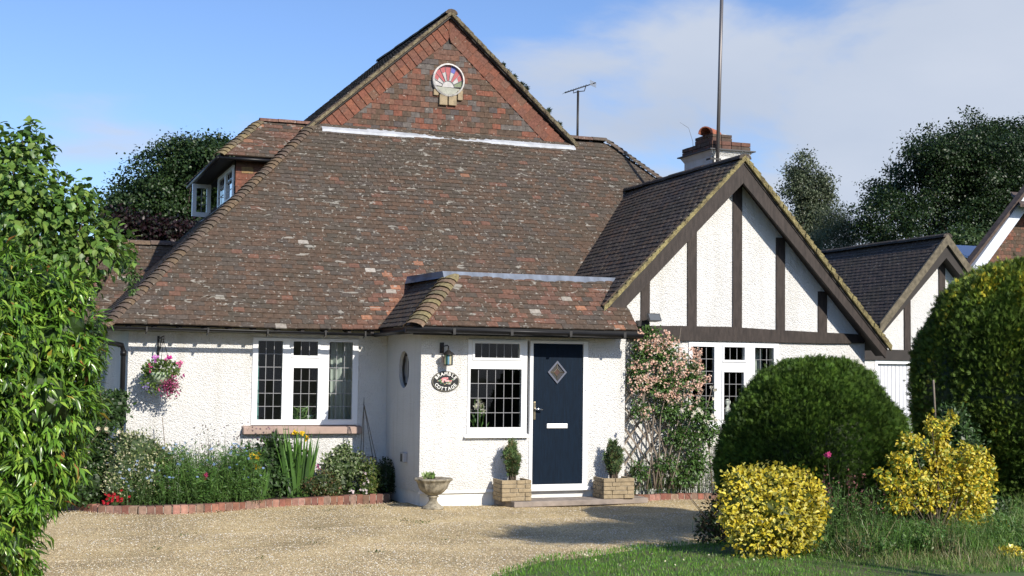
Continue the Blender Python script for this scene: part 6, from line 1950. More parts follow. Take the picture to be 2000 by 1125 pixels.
# curtains and things on the window sills
def curtain(label, x0, x1, z0, z1, y, m, folds):
    b = MB(); n = folds * 6; V = []; Fc = []
    for i in range(n + 1):
        x = x0 + (x1 - x0) * i / n
        for z in (z0, z1):
            V.append((x + (0.02 * math.sin(i * 0.7) if z == z0 else 0), y + 0.03 * math.sin(i / 6 * 2 * math.pi), z))
    for i in range(n): Fc.append((2 * i, 2 * i + 2, 2 * i + 3, 2 * i + 1))
    b.add(V, Fc, None, True); o = b.build('curtain', m); tag(o, label, 'curtain')


curtain('pale curtain behind the right light of the big window', 4.62, 4.97, 1.1, 2.33, YW + 0.30, 'cloth', 4)
curtain('narrow teal curtain at the left edge of the big window', 3.38, 3.52, 1.1, 2.33, YW + 0.30, 'tealcloth', 2)
curtain('pale curtain behind the right light of the timbered wing window', 10.98, 11.3, 1.1, 2.33, YG + 0.32, 'cloth', 3)
lil = thing('lily_plant', 'white lilies standing behind the lower left panes of the porch window', 'potted lily', (6.25, YP + 0.3, 1.0))
P = A(938, 795, YP + 0.3) + rng.normal(size=(11, 3)) * np.array([0.075, 0.03, 0.085])
flowers('bloom', P, unit(toward_cam(P) + rdir(11) * 0.5), 0.06, [(0.62, 0.55, 0.52), (0.70, 0.64, 0.60)], lil, petals=6, cup=0.35, center=(0.4, 0.42, 0.2), solo=True)
P = A(933, 828, YP + 0.3) + rng.normal(size=(40, 3)) * np.array([0.05, 0.03, 0.10])
leaves('foliage', T_fold(0.2), P, rdir(40) * 0.5 + [0, 0, 1], rdir(40), 0.14, pal([(0.10, 0.2, 0.05)], 40), 'leaf', lil)
hp_ = thing('houseplant', 'spiky green houseplant on the sill behind the middle casement', 'houseplant', (4.2, YW + 0.25, 1.1))
q = A(603, 810, YW + 0.25)
b = MB(); b.lathe([(0.0, 0), (0.04, 0), (0.055, 0.09), (0.0, 0.09)], (q[0] + 0.02, YW + 0.25, 1.10), 12); b.build('pot', 'plinth', hp_)
P = np.array([q[0] - 0.12, YW + 0.25, 1.14]) + rng.normal(size=(60, 3)) * np.array([0.08, 0.03, 0.05])
leaves('foliage', T_blade(0.12, 0.4), P, rdir(60) * 0.9 + [0, 0, 0.8], rdir(60), 0.2, pal([(0.12, 0.25, 0.07), (0.2, 0.3, 0.1)], 60), 'leaf', hp_)
orn = thing('figurine', 'small pale figurine on the sill of the timbered wing window', 'ornament', (10.4, YG + 0.2, 1.1))
q = A(1421, 795, YG + 0.15)
b = MB(); b.lathe([(0.0, -0.12), (0.055, -0.12), (0.05, -0.06), (0.035, 0.0), (0.02, 0.02), (0.045, 0.05), (0.05, 0.085), (0.03, 0.12), (0.0, 0.13)], (q[0], YG + 0.15, q[2]), 14); b.build('body', 'plinth', orn)

# =================================================================== SHRUBS AND BEDS
# --- big glossy shrub on the near left (Portugal laurel-like), leaves hang in whorls
LY = 10.3
lau = thing('glossy_evergreen_shrub', 'tall bright green shrub of long glossy hanging leaves filling the left margin', 'shrub', (-0.9, 10.4, 0))
blobs = []
for u, v, r in ((-60, 600, 0.55), (50, 585, 0.38), (-20, 680, 0.62), (110, 660, 0.34), (70, 780, 0.42), (115, 770, 0.28), (-40, 820, 0.60), (60, 880, 0.40), (10, 960, 0.38), (55, 950, 0.28), (-40, 1040, 0.40), (15, 1090, 0.26), (130, 570, 0.20), (150, 700, 0.18), (90, 700, 0.33), (-200, 760, 0.9), (-200, 980, 0.8), (-150, 600, 0.7), (110, 860, 0.24), (150, 780, 0.18)):
    p = surv(u, v, LY + random.uniform(-0.15, 0.25)); blobs.append(hump(p, (r, r, r * 0.95)))
b = MB(); b.tube([(-0.9, 10.5, 0), (-0.8, 10.5, 1.2), (-0.6, 10.5, 2.3)], [0.06, 0.045, 0.02], 8); b.build('trunk', 'bark', lau)
tops = [c for c, r in blobs]; stems(lau, (-0.85, 10.5, 0.1), tops, 0.02, 'branches', 'bark')
PP = []; AA = []; NN = []
for k, (c, r) in enumerate(blobs):
    nc = int(300 * (r[0] / 0.4) ** 2)
    cp, co = blob_points(c, r, nc, 40 + k, 0.22, 0.55, 3.2, zmin=0.05)
    w_ = 7
    tipd = unit(co + np.array([0, 0, -0.1]))
    base = np.repeat(cp, w_, 0)
    ax = unit(np.repeat(tipd, w_, 0) * 0.55 + rdir(len(base)) * 0.72 + np.array([0, 0, -0.62]))
    PP.append(base + rng.normal(size=base.shape) * 0.015); AA.append(ax); NN.append(unit(np.repeat(co, w_, 0) + np.array([0, 0, 0.9]) + rdir(len(base)) * 0.5))
P, AX_, NN = np.concatenate(PP), np.concatenate(AA), np.concatenate(NN)
keep = rng.random(len(P)) < 0.9; P, AX_, NN = P[keep], AX_[keep], NN[keep]
vis = P[:, 0] > -1.7
P, AX_, NN = P[vis], AX_[vis], NN[vis]
leaves('foliage', T_fold(0.27, 0.07, 0.10), P, AX_, NN, rng.uniform(0.05, 0.13, len(P)), pal([(0.10, 0.215, 0.022), (0.135, 0.27, 0.030), (0.075, 0.165, 0.018), (0.18, 0.31, 0.04), (0.06, 0.12, 0.016), (0.24, 0.36, 0.05)] * 22 + [(0.38, 0.30, 0.05), (0.28, 0.12, 0.04)], len(P), 0.3), 'glossleaf', lau, solo=300)
for k, (c, r) in enumerate(blobs):
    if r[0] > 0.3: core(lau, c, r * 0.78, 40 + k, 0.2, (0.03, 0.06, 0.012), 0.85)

# --- tall bush behind it with broad leaves
LIY = 13.2
lil2 = thing('lilac_bush', 'tall lilac-like bush with broad leaves rising above the glossy shrub', 'bush', (-0.5, 13.4, 0))
blobs = []
for u, v, r in ((-30, 340, 0.50), (40, 330, 0.34), (55, 280, 0.22), (20, 420, 0.50), (110, 430, 0.40), (130, 385, 0.24), (175, 450, 0.24), (210, 475, 0.20), (160, 500, 0.32), (90, 500, 0.42), (228, 500, 0.13), (-60, 440, 0.6), (200, 440, 0.14), (165, 400, 0.15), (60, 380, 0.3), (170, 545, 0.16)):
    p = surv(u, v, LIY + random.uniform(-0.2, 0.2)); blobs.append(hump(p, (r, r, r)))
b = MB()
for k in range(4): 
    b.tube([(-0.5 + 0.15 * k, 13.4, 0), (-0.4 + 0.25 * k, 13.4, 1.6), tuple(blobs[(k * 3 + 1) % len(blobs)][0])], [0.05, 0.035, 0.01], 7)
b.build('trunk', 'bark', lil2)
stems(lil2, (0.05, 13.35, 1.8), [c + np.array([0, 0, r[2]]) for c, r in blobs], 0.02, 'branches', 'bark')
PP = []; OO = []
for k, (c, r) in enumerate(blobs):
    p, o_ = blob_points(c, r, int(300 * (r[0] / 0.35) ** 2), 70 + k, 0.25, 0.75, 3)
    PP.append(p); OO.append(o_)
for u, v in ((60, 240), (52, 255), (70, 262), (95, 290), (100, 310), (20, 285), (35, 300), (5, 262), (130, 340), (150, 355), (185, 385), (180, 375), (172, 372), (85, 300), (245, 455), (255, 480), (262, 500), (70, 245), (80, 270), (10, 275)):
    c = surv(u, v, LIY); p = c + rng.normal(size=(7, 3)) * 0.035; PP.append(p); OO.append(unit(rng.normal(size=(7, 3)) + [0, 0, 0.6]))
P, O_ = np.concatenate(PP), np.concatenate(OO)
leaves('foliage', T_broad(0.72, 0.07, 0.14), P, unit(O_ * 0.7 + rdir(len(P)) * 0.6 + np.array([0, 0, -0.55])), unit(O_ + rdir(len(P)) * 0.45 + [0, 0, 0.7]), rng.uniform(0.065, 0.10, len(P)),
       pal([(0.10, 0.195, 0.036), (0.14, 0.25, 0.048), (0.07, 0.14, 0.03), (0.18, 0.27, 0.055)], len(P)), 'leaf', lil2, solo=300)

# light lacy shrub hanging over the left eaves
rs = thing('climbing_shrub', 'small-leaved pale green shrub spilling past the left end of the eaves', 'shrub', (1.0, 17.5, 0))
blobs = [hump(surv(u, v, 17.0), (r, r, r)) for u, v, r in ((240, 500, 0.17), (255, 535, 0.12), (165, 640, 0.20), (170, 700, 0.24), (258, 565, 0.06), (165, 770, 0.25))]
stems(rs, (0.35, 17.2, 0.1), [c for c, r in blobs[2:4]], 0.006, 'stems', 'twig', bend=0.5)
PP = [blob_points(c, r, int(800 * (r[0] / 0.25) ** 2), 90 + k, 0.25, 0.8) for k, (c, r) in enumerate(blobs)]
P = np.concatenate([p for p, _ in PP]); O_ = np.concatenate([o_ for _, o_ in PP])
leaves('foliage', T_broad(0.6), P, unit(O_ + rdir(len(P)) * 0.8 + [0, 0, -.4]), unit(O_ + rdir(len(P)) * 0.5 + [0, 0, .5]), 0.05, pal([(0.07, 0.13, 0.035), (0.05, 0.10, 0.03), (0.10, 0.17, 0.05)], len(P)), 'leaf', rs)


def shrub(name, label, cat, base, blobs, n, tmpl, size, cols, m='leaf', solo=0, seed=1, amp=0.2, depth=0.45, up=0.4, droop=0.0, corecol=None, rand=0.8, mid=None, f=3.0, stemr=0.012, zmin=0.06, cores=True, var=0.22, solo_name='leaf', group=None):
    r_ = thing(name, label, cat, base, group)
    tot = sum((r[0] * r[2]) for _, r in blobs)
    PP = []; OO = []
    for k, (c, r) in enumerate(blobs):
        p, o_ = blob_points(c, r, int(n * r[0] * r[2] / tot), seed * 10 + k, amp, depth, f, zmin=zmin); PP.append(p); OO.append(o_)
    P, O_ = np.concatenate(PP), np.concatenate(OO)
    stems(r_, (base[0], base[1], 0.0), [c + np.array([0, 0, r[2] * 0.5]) for c, r in blobs], stemr, 'stems', 'twig')
    leaves('foliage', tmpl, P, unit(O_ * 0.8 + rdir(len(P)) * rand + [0, 0, -droop]), unit(O_ + rdir(len(P)) * 0.5 + [0, 0, up]), rng.uniform(0.75, 1.25, len(P)) * size, pal(cols, len(P), var), m, r_, solo=solo, mid=mid, solo_name=solo_name)
    if cores:
        for k, (c, r) in enumerate(blobs):
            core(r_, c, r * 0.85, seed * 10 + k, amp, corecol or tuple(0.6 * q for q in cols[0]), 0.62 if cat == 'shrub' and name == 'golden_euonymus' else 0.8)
    return r_


BY = lambda u, v, Y, r, rz=None: hump(surv(u, v, Y), (r, r * 0.8, rz or r))
# bed under the window, left to right
shrub('rose_bush', 'dark green rose bush with a few cream blooms in the left end of the bed', 'rose bush', (1.0, 18.9, 0.07),
      [BY(175, 830, 18.9, 0.38), BY(215, 800, 19.2, 0.28), BY(180, 905, 18.9, 0.40), BY(232, 780, 19.3, 0.14), BY(150, 880, 18.7, 0.35), BY(160, 950, 18.6, 0.35)], 5200, T_broad(0.65), 0.055,
      [(0.04, 0.085, 0.022), (0.055, 0.105, 0.028), (0.03, 0.06, 0.018)], seed=11, amp=0.3, depth=0.7, droop=0.2)
rb = bpy.data.objects['rose_bush']
P = np.array([surv(u, v, 18.5) for u, v in ((192, 837), (210, 843), (172, 881), (234, 843), (165, 915), (208, 838))])
flowers('bloom', P, toward_cam(P), 0.035, [(0.75, 0.68, 0.52), (0.78, 0.74, 0.66)], rb, petals=7, cup=0.5, center=(0.6, 0.5, 0.3), solo=True)
shrub('variegated_shrub', 'cream-and-green variegated small-leaved shrub near the left end of the bed', 'shrub', (1.75, 18.6, 0.07),
      [BY(270, 890, 18.6, 0.36), BY(240, 920, 18.5, 0.26), BY(310, 905, 18.7, 0.30), BY(255, 870, 18.7, 0.22), BY(225, 950, 18.4, 0.18), BY(290, 940, 18.5, 0.28)], 6200, T_diamond(0.55), 0.036,
      [(0.42, 0.42, 0.24), (0.30, 0.33, 0.14), (0.12, 0.18, 0.05), (0.08, 0.13, 0.04), (0.50, 0.48, 0.32)], seed=12, amp=0.3, depth=0.6, corecol=(0.05, 0.08, 0.03))


def spires(name, label, cat, region, n, h, col, heads=None, kind='stuff', leafy=12, parent=None, leafsize=0.05, lean=0.15, stem=(0.07, 0.12, 0.03)):
    """fine-leaved upright plants: thin stems with narrow leaves, optional flowers on top"""
    x0, x1, y0, y1 = region
    X = rng.uniform(x0, x1, n); Y = rng.uniform(y0, y1, n); Hh = rng.uniform(h[0], h[1], n)
    base = np.stack([X, Y, np.full(n, 0.06)], 1); d = np.stack([rng.normal(size=n) * lean, rng.normal(size=n) * lean, np.ones(n)], 1)
    tip = base + unit(d) * Hh[:, None]
    root = thing(name, label, cat, ((x0 + x1) / 2, (y0 + y1) / 2, 0.06))
    leaves('stems', T_blade(0.012, 0.06), base, tip - base, rdir(n), np.linalg.norm(tip - base, axis=1), np.repeat([stem], n, 0), 'leaf', root)
    t_ = rng.uniform(0.1, 0.97, (n, leafy)); P = base[:, None] + (tip - base)[:, None] * t_[..., None]; P = P.reshape(-1, 3)
    leaves('foliage', T_fold(0.16, 0.03), P, rdir(len(P)) + [0, 0, 0.5], rdir(len(P)), rng.uniform(0.6, 1.3, len(P)) * leafsize, pal(col, len(P)), 'leaf', root)
    return root, tip


nig, tip = spires('love_in_a_mist', 'mass of feathery green foliage dotted with pale blue flowers in the bed', 'flowers', (1.9, 3.3, 18.25, 19.1), 800, (0.30, 0.82), [(0.080, 0.18, 0.034), (0.115, 0.22, 0.05), (0.065, 0.14, 0.035)], leafy=26, leafsize=0.07)
nig['kind'] = 'thing'
sel = tip[rng.random(len(tip)) < 0.12]
flowers('blue_flowers', sel + rng.normal(size=sel.shape) * 0.02, unit(toward_cam(sel) * 0.6 + [0, 0, 0.9]), 0.024, [(0.22, 0.34, 0.70), (0.30, 0.42, 0.74), (0.40, 0.50, 0.78)], nig, petals=6, center=(0.2, 0.3, 0.3))
nig2, tip = spires('love_in_a_mist', 'thin patch of pale blue flowers in front of the variegated shrub', 'flowers', (1.35, 2.0, 18.2, 18.5), 150, (0.2, 0.6), [(0.055, 0.12, 0.028), (0.08, 0.15, 0.04)], leafy=10)
sel = tip[rng.random(len(tip)) < 0.25]
flowers('blue_flowers', sel, unit(toward_cam(sel) * 0.6 + [0, 0, 0.9]), 0.024, [(0.40, 0.50, 0.78), (0.5, 0.58, 0.82)], nig2, petals=6, center=(0.2, 0.3, 0.3))
colb, tip = spires('columbine', 'tall columbine stems with dry brown seed heads against the white wall', 'flowers', (2.5, 3.3, 19.1, 19.5), 60, (0.6, 1.05), [(0.07, 0.12, 0.045), (0.10, 0.14, 0.06)], leafy=6, lean=0.08, stem=(0.10, 0.10, 0.06))
flowers('seed_heads', tip, unit(rng.normal(size=tip.shape) * 0.3 + [0, 0, 1]), 0.018, [(0.14, 0.10, 0.085), (0.22, 0.15, 0.15), (0.16, 0.12, 0.2)], colb, petals=4, cup=1.2, center=(0.1, 0.08, 0.06))
shrub('peony_bush', 'dark leafy peony clump under the left part of the window sill', 'bush', (3.7, 19.1, 0.07),
      [BY(520, 925, 19.1, 0.40, 0.42), BY(560, 915, 19.2, 0.30, 0.36), BY(480, 930, 19.1, 0.26, 0.40), BY(535, 880, 19.3, 0.22)], 3000, T_fold(0.35, 0.06), 0.10,
      [(0.04, 0.085, 0.022), (0.055, 0.11, 0.028), (0.032, 0.065, 0.02)], seed=13, amp=0.25, depth=0.6, droop=0.15)
sp2, tip = spires('tall_perennials', 'loose budding stems rising above the peony clump by the sill', 'flowers', (3.3, 3.95, 19.3, 19.6), 45, (0.65, 0.98), [(0.07, 0.12, 0.045)], leafy=7, lean=0.08)
flowers('buds', tip, unit(rng.normal(size=tip.shape) * 0.3 + [0, 0, 1]), 0.020, [(0.16, 0.10, 0.14), (0.3, 0.16, 0.25)], sp2, petals=4, cup=1.3, center=(0.1, 0.08, 0.06))
for lab, (u, v), k, col in (('deep pink bloom low in the middle of the blue flowers', (401, 930), 5, (0.55, 0.05, 0.18)), ('dusty pink bloom near the brick edging left of the irises', (333, 957), 4, (0.55, 0.16, 0.25)),):
    c = surv(u, v, 18.42); pl_ = thing('pink_flower', lab, 'flower', (c[0], c[1], 0.07))
    stems(pl_, (c[0], c[1] + 0.03, 0.06), [c], 0.005, 'stem', 'greenstem')
    P = c + rng.normal(size=(k, 3)) * 0.02; flowers('bloom', P, toward_cam(P), 0.035, [col], pl_, petals=7, cup=0.5, center=tuple(0.5 * q for q in col), solo=True)
c = surv(220, 975, 18.2); pl_ = thing('red_flowers', 'cluster of scarlet flowers just behind the left curve of the edging', 'flowers', (c[0], c[1], 0.07))
P = c + rng.normal(size=(30, 3)) * np.array([0.09, 0.05, 0.05]); P[:, 2] = np.maximum(P[:, 2], 0.12)
flowers('bloom', P, unit(toward_cam(P) + rdir(30) * 0.4), 0.026, [(0.55, 0.02, 0.035), (0.45, 0.015, 0.03)], pl_, center=(0.3, 0.01, 0.02), solo=True)
stems(pl_, (c[0], c[1] + 0.05, 0.06), P[:10], 0.004, 'stem', 'greenstem')


def iris(label, cx, cy, n, h, spread, blooms, seed):
    r_ = thing('yellow_iris', label, 'iris', (cx, cy, 0.07), 'yellow irises in the bed under the window')
    rg = np.random.default_rng(seed)
    cols = [(0.07, 0.16, 0.03), (0.10, 0.21, 0.04), (0.055, 0.12, 0.03)]
    T = T_blade(0.075, 0.08)
    for k in range(n):
        a = rg.uniform(-1, 1); b0 = np.array([cx + a * spread * 0.35, cy + rg.uniform(-.05, .05), 0.06]); hh = rg.uniform(h * 0.55, h)
        ax = np.array([a * 0.22 + rg.normal() * 0.04, rg.normal() * 0.05, 1.0]); nm_ = np.array([rg.normal() * 0.5, -1, 0.0])
        X, Y, Z = axes(ax[None], nm_[None]); q = MB()
        V = b0 + hh * (T[0][:, 0:1] * X[0] * (0.75 / hh) + T[0][:, 1:2] * Y[0] + T[0][:, 2:3] * Z[0] * (1 if k % 2 else -1))
        q.add(V, [tuple(int(i) for i in f) for f in T[1]], cols[k % 3]); q.build('leaf', 'leaf', r_)
    for u, v in blooms:
        c = surv(u, v, cy); q = MB(); q.tube([(cx + (c[0] - cx) * 0.4, cy, 0.06), (c[0], cy, c[2] - 0.03)], 0.006, 5); q.build('stem', 'greenstem', r_)
        P = c + rg.normal(size=(3, 3)) * 0.014; flowers('bloom', P, unit(rg.normal(size=(3, 3)) * 0.6 + [0, -0.6, 0.6]), 0.048, [(0.78, 0.50, 0.02), (0.80, 0.58, 0.04)], r_, petals=3, cup=0.25, center=(0.6, 0.35, 0.02), solo=True)


iris('tall clump of sword-leaved yellow irises in front of the pink sill', surv(585, 950, 18.95)[0], 18.95, 46, 1.08, 0.42, ((578, 845), (590, 845), (601, 852), (597, 878)), 5)
iris('shorter yellow iris clump left of the tall one with two level blooms', surv(505, 960, 18.65)[0], 18.65, 15, 0.5, 0.22, ((492, 891), (503, 889), (496, 911), (505, 913)), 6)
shrub('variegated_dogwood', 'pale-edged dogwood bush beside the black obelisk', 'bush', (4.55, 19.2, 0.07),
      [BY(668, 920, 19.3, 0.30, 0.30), BY(690, 910, 19.3, 0.22), BY(672, 880, 19.35, 0.13), BY(650, 905, 19.3, 0.16)], 1300, T_broad(0.55), 0.062, [(0.09, 0.15, 0.045), (0.13, 0.19, 0.06), (0.07, 0.12, 0.035)],
      seed=14, amp=0.3, depth=0.7, mid=([1, 2], (0.50, 0.52, 0.36)))
shrub('low_spirea', 'low bronze-tipped bushy plant between the irises and the dogwood', 'shrub', (4.1, 18.95, 0.07),
      [BY(630, 945, 18.95, 0.22), BY(605, 950, 18.9, 0.14), BY(648, 955, 18.9, 0.15)], 1500, T_diamond(0.5), 0.04, [(0.06, 0.10, 0.03), (0.09, 0.10, 0.035), (0.16, 0.09, 0.045), (0.12, 0.15, 0.05)], seed=15, depth=0.6)
shrub('box_shrub', 'dark clipped box shrub in the corner by the porch', 'shrub', (5.2, 19.35, 0.07),
      [BY(752, 935, 19.35, 0.20, 0.30), BY(735, 945, 19.3, 0.13, 0.25)], 3000, T_diamond(0.6), 0.030, [(0.022, 0.045, 0.016), (0.030, 0.058, 0.020)], seed=16, amp=0.12, depth=0.35)
shrub('euonymus_shrub', 'small yellowish green shrub left of the dark box', 'shrub', (5.0, 19.2, 0.07),
      [BY(724, 930, 19.15, 0.15, 0.24), BY(718, 955, 19.0, 0.13, 0.15)], 1300, T_diamond(0.6), 0.038, [(0.07, 0.12, 0.025), (0.11, 0.16, 0.035), (0.16, 0.17, 0.05)], seed=17, amp=0.15, depth=0.45)
P = np.array([surv(u, v, 18.9) for u, v in ((712, 925), (716, 938), (712, 945), (708, 955), (716, 960), (687, 960), (690, 963))]); wf = thing('white_flowers', 'few small white and pink blooms at the foot of the obelisk', 'flowers', (4.9, 18.95, 0.07))
P = np.repeat(P, 4, 0) + rng.normal(size=(28, 3)) * 0.018
flowers('bloom', P, toward_cam(P), 0.02, [(0.75, 0.68, 0.70), (0.78, 0.75, 0.74)], wf, center=(0.6, 0.4, 0.4), solo=True); stems(wf, (4.9, 18.95, 0.05), P[::4], 0.004, 'stem', 'greenstem')
P = np.array([surv(u, v, 19.1) for u, v in ((619, 908), (623, 914), (603, 917), (605, 922))]); pf = thing('pink_flower', 'small bright pink blooms just right of the tall irises', 'flower', (4.25, 19.1, 0.07))
P = np.repeat(P, 4, 0) + rng.normal(size=(16, 3)) * 0.018
flowers('bloom', P, toward_cam(P), 0.02, [(0.62, 0.12, 0.35)], pf, center=(0.4, 0.1, 0.2), solo=True); stems(pf, (4.25, 19.1, 0.05), P[::4], 0.004, 'stem', 'greenstem')
# low ground cover in the bed
n = 5200; P = np.stack([rng.uniform(0.6, 5.35, n), rng.uniform(18.05, 19.7, n), rng.uniform(0.07, 0.20, n)], 1)
P = P[[pt_in_poly(x, y - 0.10, BED_L) for x, y, _ in P]]
leaves('ground_cover', T_broad(0.5), P, rdir(len(P)) + [0, 0, .8], rdir(len(P)) + [0, 0, .8], rng.uniform(0.03, 0.075, len(P)), pal([(0.055, 0.11, 0.025), (0.08, 0.14, 0.03), (0.04, 0.08, 0.02)], len(P)), 'leaf', None)
o = bpy.data.objects['ground_cover']; tag(o, 'low green leaves carpeting the flower bed behind the bricks', 'ground cover')

# --- trellis and climbing rose
TY = YG - 0.10
tre = thing('trellis', 'weathered diamond trellis on the wall behind the climbing rose', 'trellis', (9.2, TY, 0))
tx0, tx1, tz0, tz1 = 8.64, 10.0, 0.15, 2.2
sp_ = 0.24
for sgn in (1, -1):
    k = -12
    while k < 16:
        xs0 = tx0 + k * sp_
        # line x = xs0 + sgn*s ; z = tz0 + s*1.15
        pts = []
        for s_ in np.linspace(0, (tz1 - tz0) / 1.3, 30):
            x = xs0 + sgn * s_ + (1.7 if sgn < 0 else 0); z = tz0 + s_ * 1.3
            if tx0 < x < tx1: pts.append((x, z))
        if len(pts) > 3:
            (xa_, za_), (xb_, zb2_) = pts[0], pts[-1]
            q = MB(); y_ = TY + (0.012 if sgn > 0 else 0.0); dxx, dzz = xb_ - xa_, zb2_ - za_; L = math.hypot(dxx, dzz); nx, nz = -dzz / L * 0.013, dxx / L * 0.013
            q.add([(xa_ - nx, y_, za_ - nz), (xb_ - nx, y_, zb2_ - nz), (xb_ + nx, y_, zb2_ + nz), (xa_ + nx, y_, za_ + nz), (xa_ - nx, y_ + 0.01, za_ - nz), (xb_ - nx, y_ + 0.01, zb2_ - nz), (xb_ + nx, y_ + 0.01, zb2_ + nz), (xa_ + nx, y_ + 0.01, za_ + nz)],
                  [(0, 1, 2, 3), (7, 6, 5, 4), (0, 4, 5, 1), (2, 6, 7, 3), (0, 3, 7, 4), (1, 5, 6, 2)])
            q.build('slat', 'wood', tre)
        k += 1
RY = TY - 0.15
ros = thing('climbing_rose', 'climbing rose covered in small pale pink blooms right of the door', 'climbing rose', (9.3, RY, 0))
blobs = [hump(surv(u, v, RY), (r, 0.16, rz)) for u, v, r, rz in ((1262, 680, 0.22, 0.22), (1300, 690, 0.30, 0.24), (1245, 730, 0.16, 0.30), (1300, 750, 0.36, 0.28), (1350, 730, 0.22, 0.25), (1270, 650, 0.20, 0.10), (1310, 800, 0.30, 0.18), (1360, 800, 0.24, 0.18), (1385, 840, 0.13, 0.22), (1330, 850, 0.30, 0.22), (1250, 800, 0.14, 0.16), (1360, 900, 0.24, 0.26), (1300, 905, 0.22, 0.12), (1250, 920, 0.12, 0.16), (1335, 935, 0.22, 0.12))]
base_ = surv(1300, 955, RY)
for k, (u, v) in enumerate(((1235, 700), (1262, 660), (1290, 670), (1320, 680), (1350, 700), (1375, 760), (1385, 830), (1245, 640), (1330, 640))):
    tp_ = surv(u, v, RY); q = MB(); b0 = base_ + np.array([random.uniform(-.45, .3), 0, 0])
    md = (b0 + tp_) / 2 + np.array([random.uniform(-.15, .15), random.uniform(-.05, .05), 0])
    q.tube([b0, b0 * .6 + md * .4 + [0.03, 0, 0], md, md * .4 + tp_ * .6, tp_], [0.014, 0.012, 0.010, 0.007, 0.003], 6); q.build('stem', 'wood', ros)
PP = [blob_points(c, r, int(11000 * r[0] * r[2] / 0.9), 200 + k, 0.25, 0.85) for k, (c, r) in enumerate(blobs)]
P = np.concatenate([p for p, _ in PP]); O_ = np.concatenate([o_ for _, o_ in PP]); P[:, 1] = np.minimum(P[:, 1], YG - 0.03)
leaves('foliage', T_broad(0.6), P, unit(O_ + rdir(len(P)) * 0.8 + [0, -.2, -.3]), unit(O_ + rdir(len(P)) * 0.5 + [0, -.5, .5]), rng.uniform(0.03, 0.06, len(P)), pal([(0.06, 0.13, 0.026), (0.08, 0.16, 0.035), (0.045, 0.095, 0.024), (0.11, 0.19, 0.05)], len(P)), 'leaf', ros)
# blooms in trusses
tr = []
mask = [(1260, 665, 22, 20), (1300, 690, 42, 28), (1290, 740, 50, 36), (1345, 720, 28, 40), (1335, 770, 36, 26), (1250, 740, 20, 28), (1365, 700, 12, 20), (1262, 805, 14, 8), (1300, 660, 30, 12), (1380, 745, 8, 12)]
wts = np.array([a * b_ for _, _, a, b_ in mask], float); wts /= wts.sum()
for k in range(190):
    u, v, a, b_ = mask[rng.choice(len(mask), p=wts)]
    u += rng.uniform(-a, a); v += rng.uniform(-b_, b_)
    tr.append(surv(u, v, RY - 0.12 + rng.uniform(-0.08, 0.05)))
tr = np.array(tr)
P = np.repeat(tr, 9, 0) + rng.normal(size=(len(tr) * 9, 3)) * 0.026
fl0 = toward_cam(P) + rdir(len(P)) * 0.6
PK = [(0.78, 0.46, 0.40), (0.82, 0.58, 0.50), (0.72, 0.38, 0.33), (0.84, 0.68, 0.60)]
flowers('bloom', P[:290], unit(fl0[:290]), 0.017, PK, ros, center=(0.7, 0.5, 0.3), solo=True)
flowers('blooms', P[290:], unit(fl0[290:]), 0.017, PK, ros, center=(0.7, 0.5, 0.3))
wr_ = thing('white_rose', 'white climbing rose with large blooms below the pink one', 'climbing rose', (9.7, RY, 0))
WR = [(1333, 801, 0.045), (1355, 805, 0.04), (1365, 800, 0.045), (1371, 806, 0.035), (1352, 813, 0.03), (1390, 756, 0.045), (1398, 762, 0.04), (1234, 824, 0.045), (1391, 812, 0.045), (1398, 820, 0.035), (1252, 836, 0.02), (1392, 778, 0.03), (1365, 843, 0.022), (1366, 858, 0.02), (1383, 825, 0.03), (1345, 800, 0.02), (1288, 868, 0.02), (1376, 822, 0.02), (1270, 885, 0.02)]
P = np.array([surv(u, v, RY - 0.33) for u, v, _ in WR])
for k_ in range(3):
    flowers('bloom', P + rng.normal(size=P.shape) * 0.004 + toward_cam(P) * 0.008 * k_, unit(toward_cam(P) + rdir(len(P)) * 0.25), np.array([s for _, _, s in WR]) * (1 - 0.25 * k_), [(0.80, 0.78, 0.68), (0.82, 0.80, 0.74)], wr_, petals=6, cup=0.35 + 0.2 * k_, center=(0.62, 0.55, 0.36), solo=True)
P2_, O2 = blob_points(surv(1375, 830, RY), (0.22, 0.14, 0.35), 420, 7, 0.3, 0.9); P2_[:, 1] = np.minimum(P2_[:, 1], YG - 0.03)
leaves('foliage', T_broad(0.65), P2_, O2 + rdir(len(P2_)), O2 + [0, -.5, .4], 0.05, pal([(0.06, 0.12, 0.03), (0.09, 0.16, 0.04)], len(P2_)), 'leaf', wr_)
q = MB(); q.tube([surv(1392, 960, RY), surv(1385, 880, RY), surv(1375, 820, RY), surv(1390, 760, RY)], [0.012, 0.01, 0.008, 0.004], 6); q.build('stem', 'wood', wr_)
# straggly plants at the foot
ft, tip = spires('straggly_herbs', 'thin straggling herbs at the foot of the trellis', 'herbs', (8.75, 10.4, 17.99, 18.15), 190, (0.2, 0.85), [(0.06, 0.105, 0.035), (0.085, 0.13, 0.05), (0.05, 0.085, 0.03)], leafy=12, leafsize=0.05, lean=0.12)

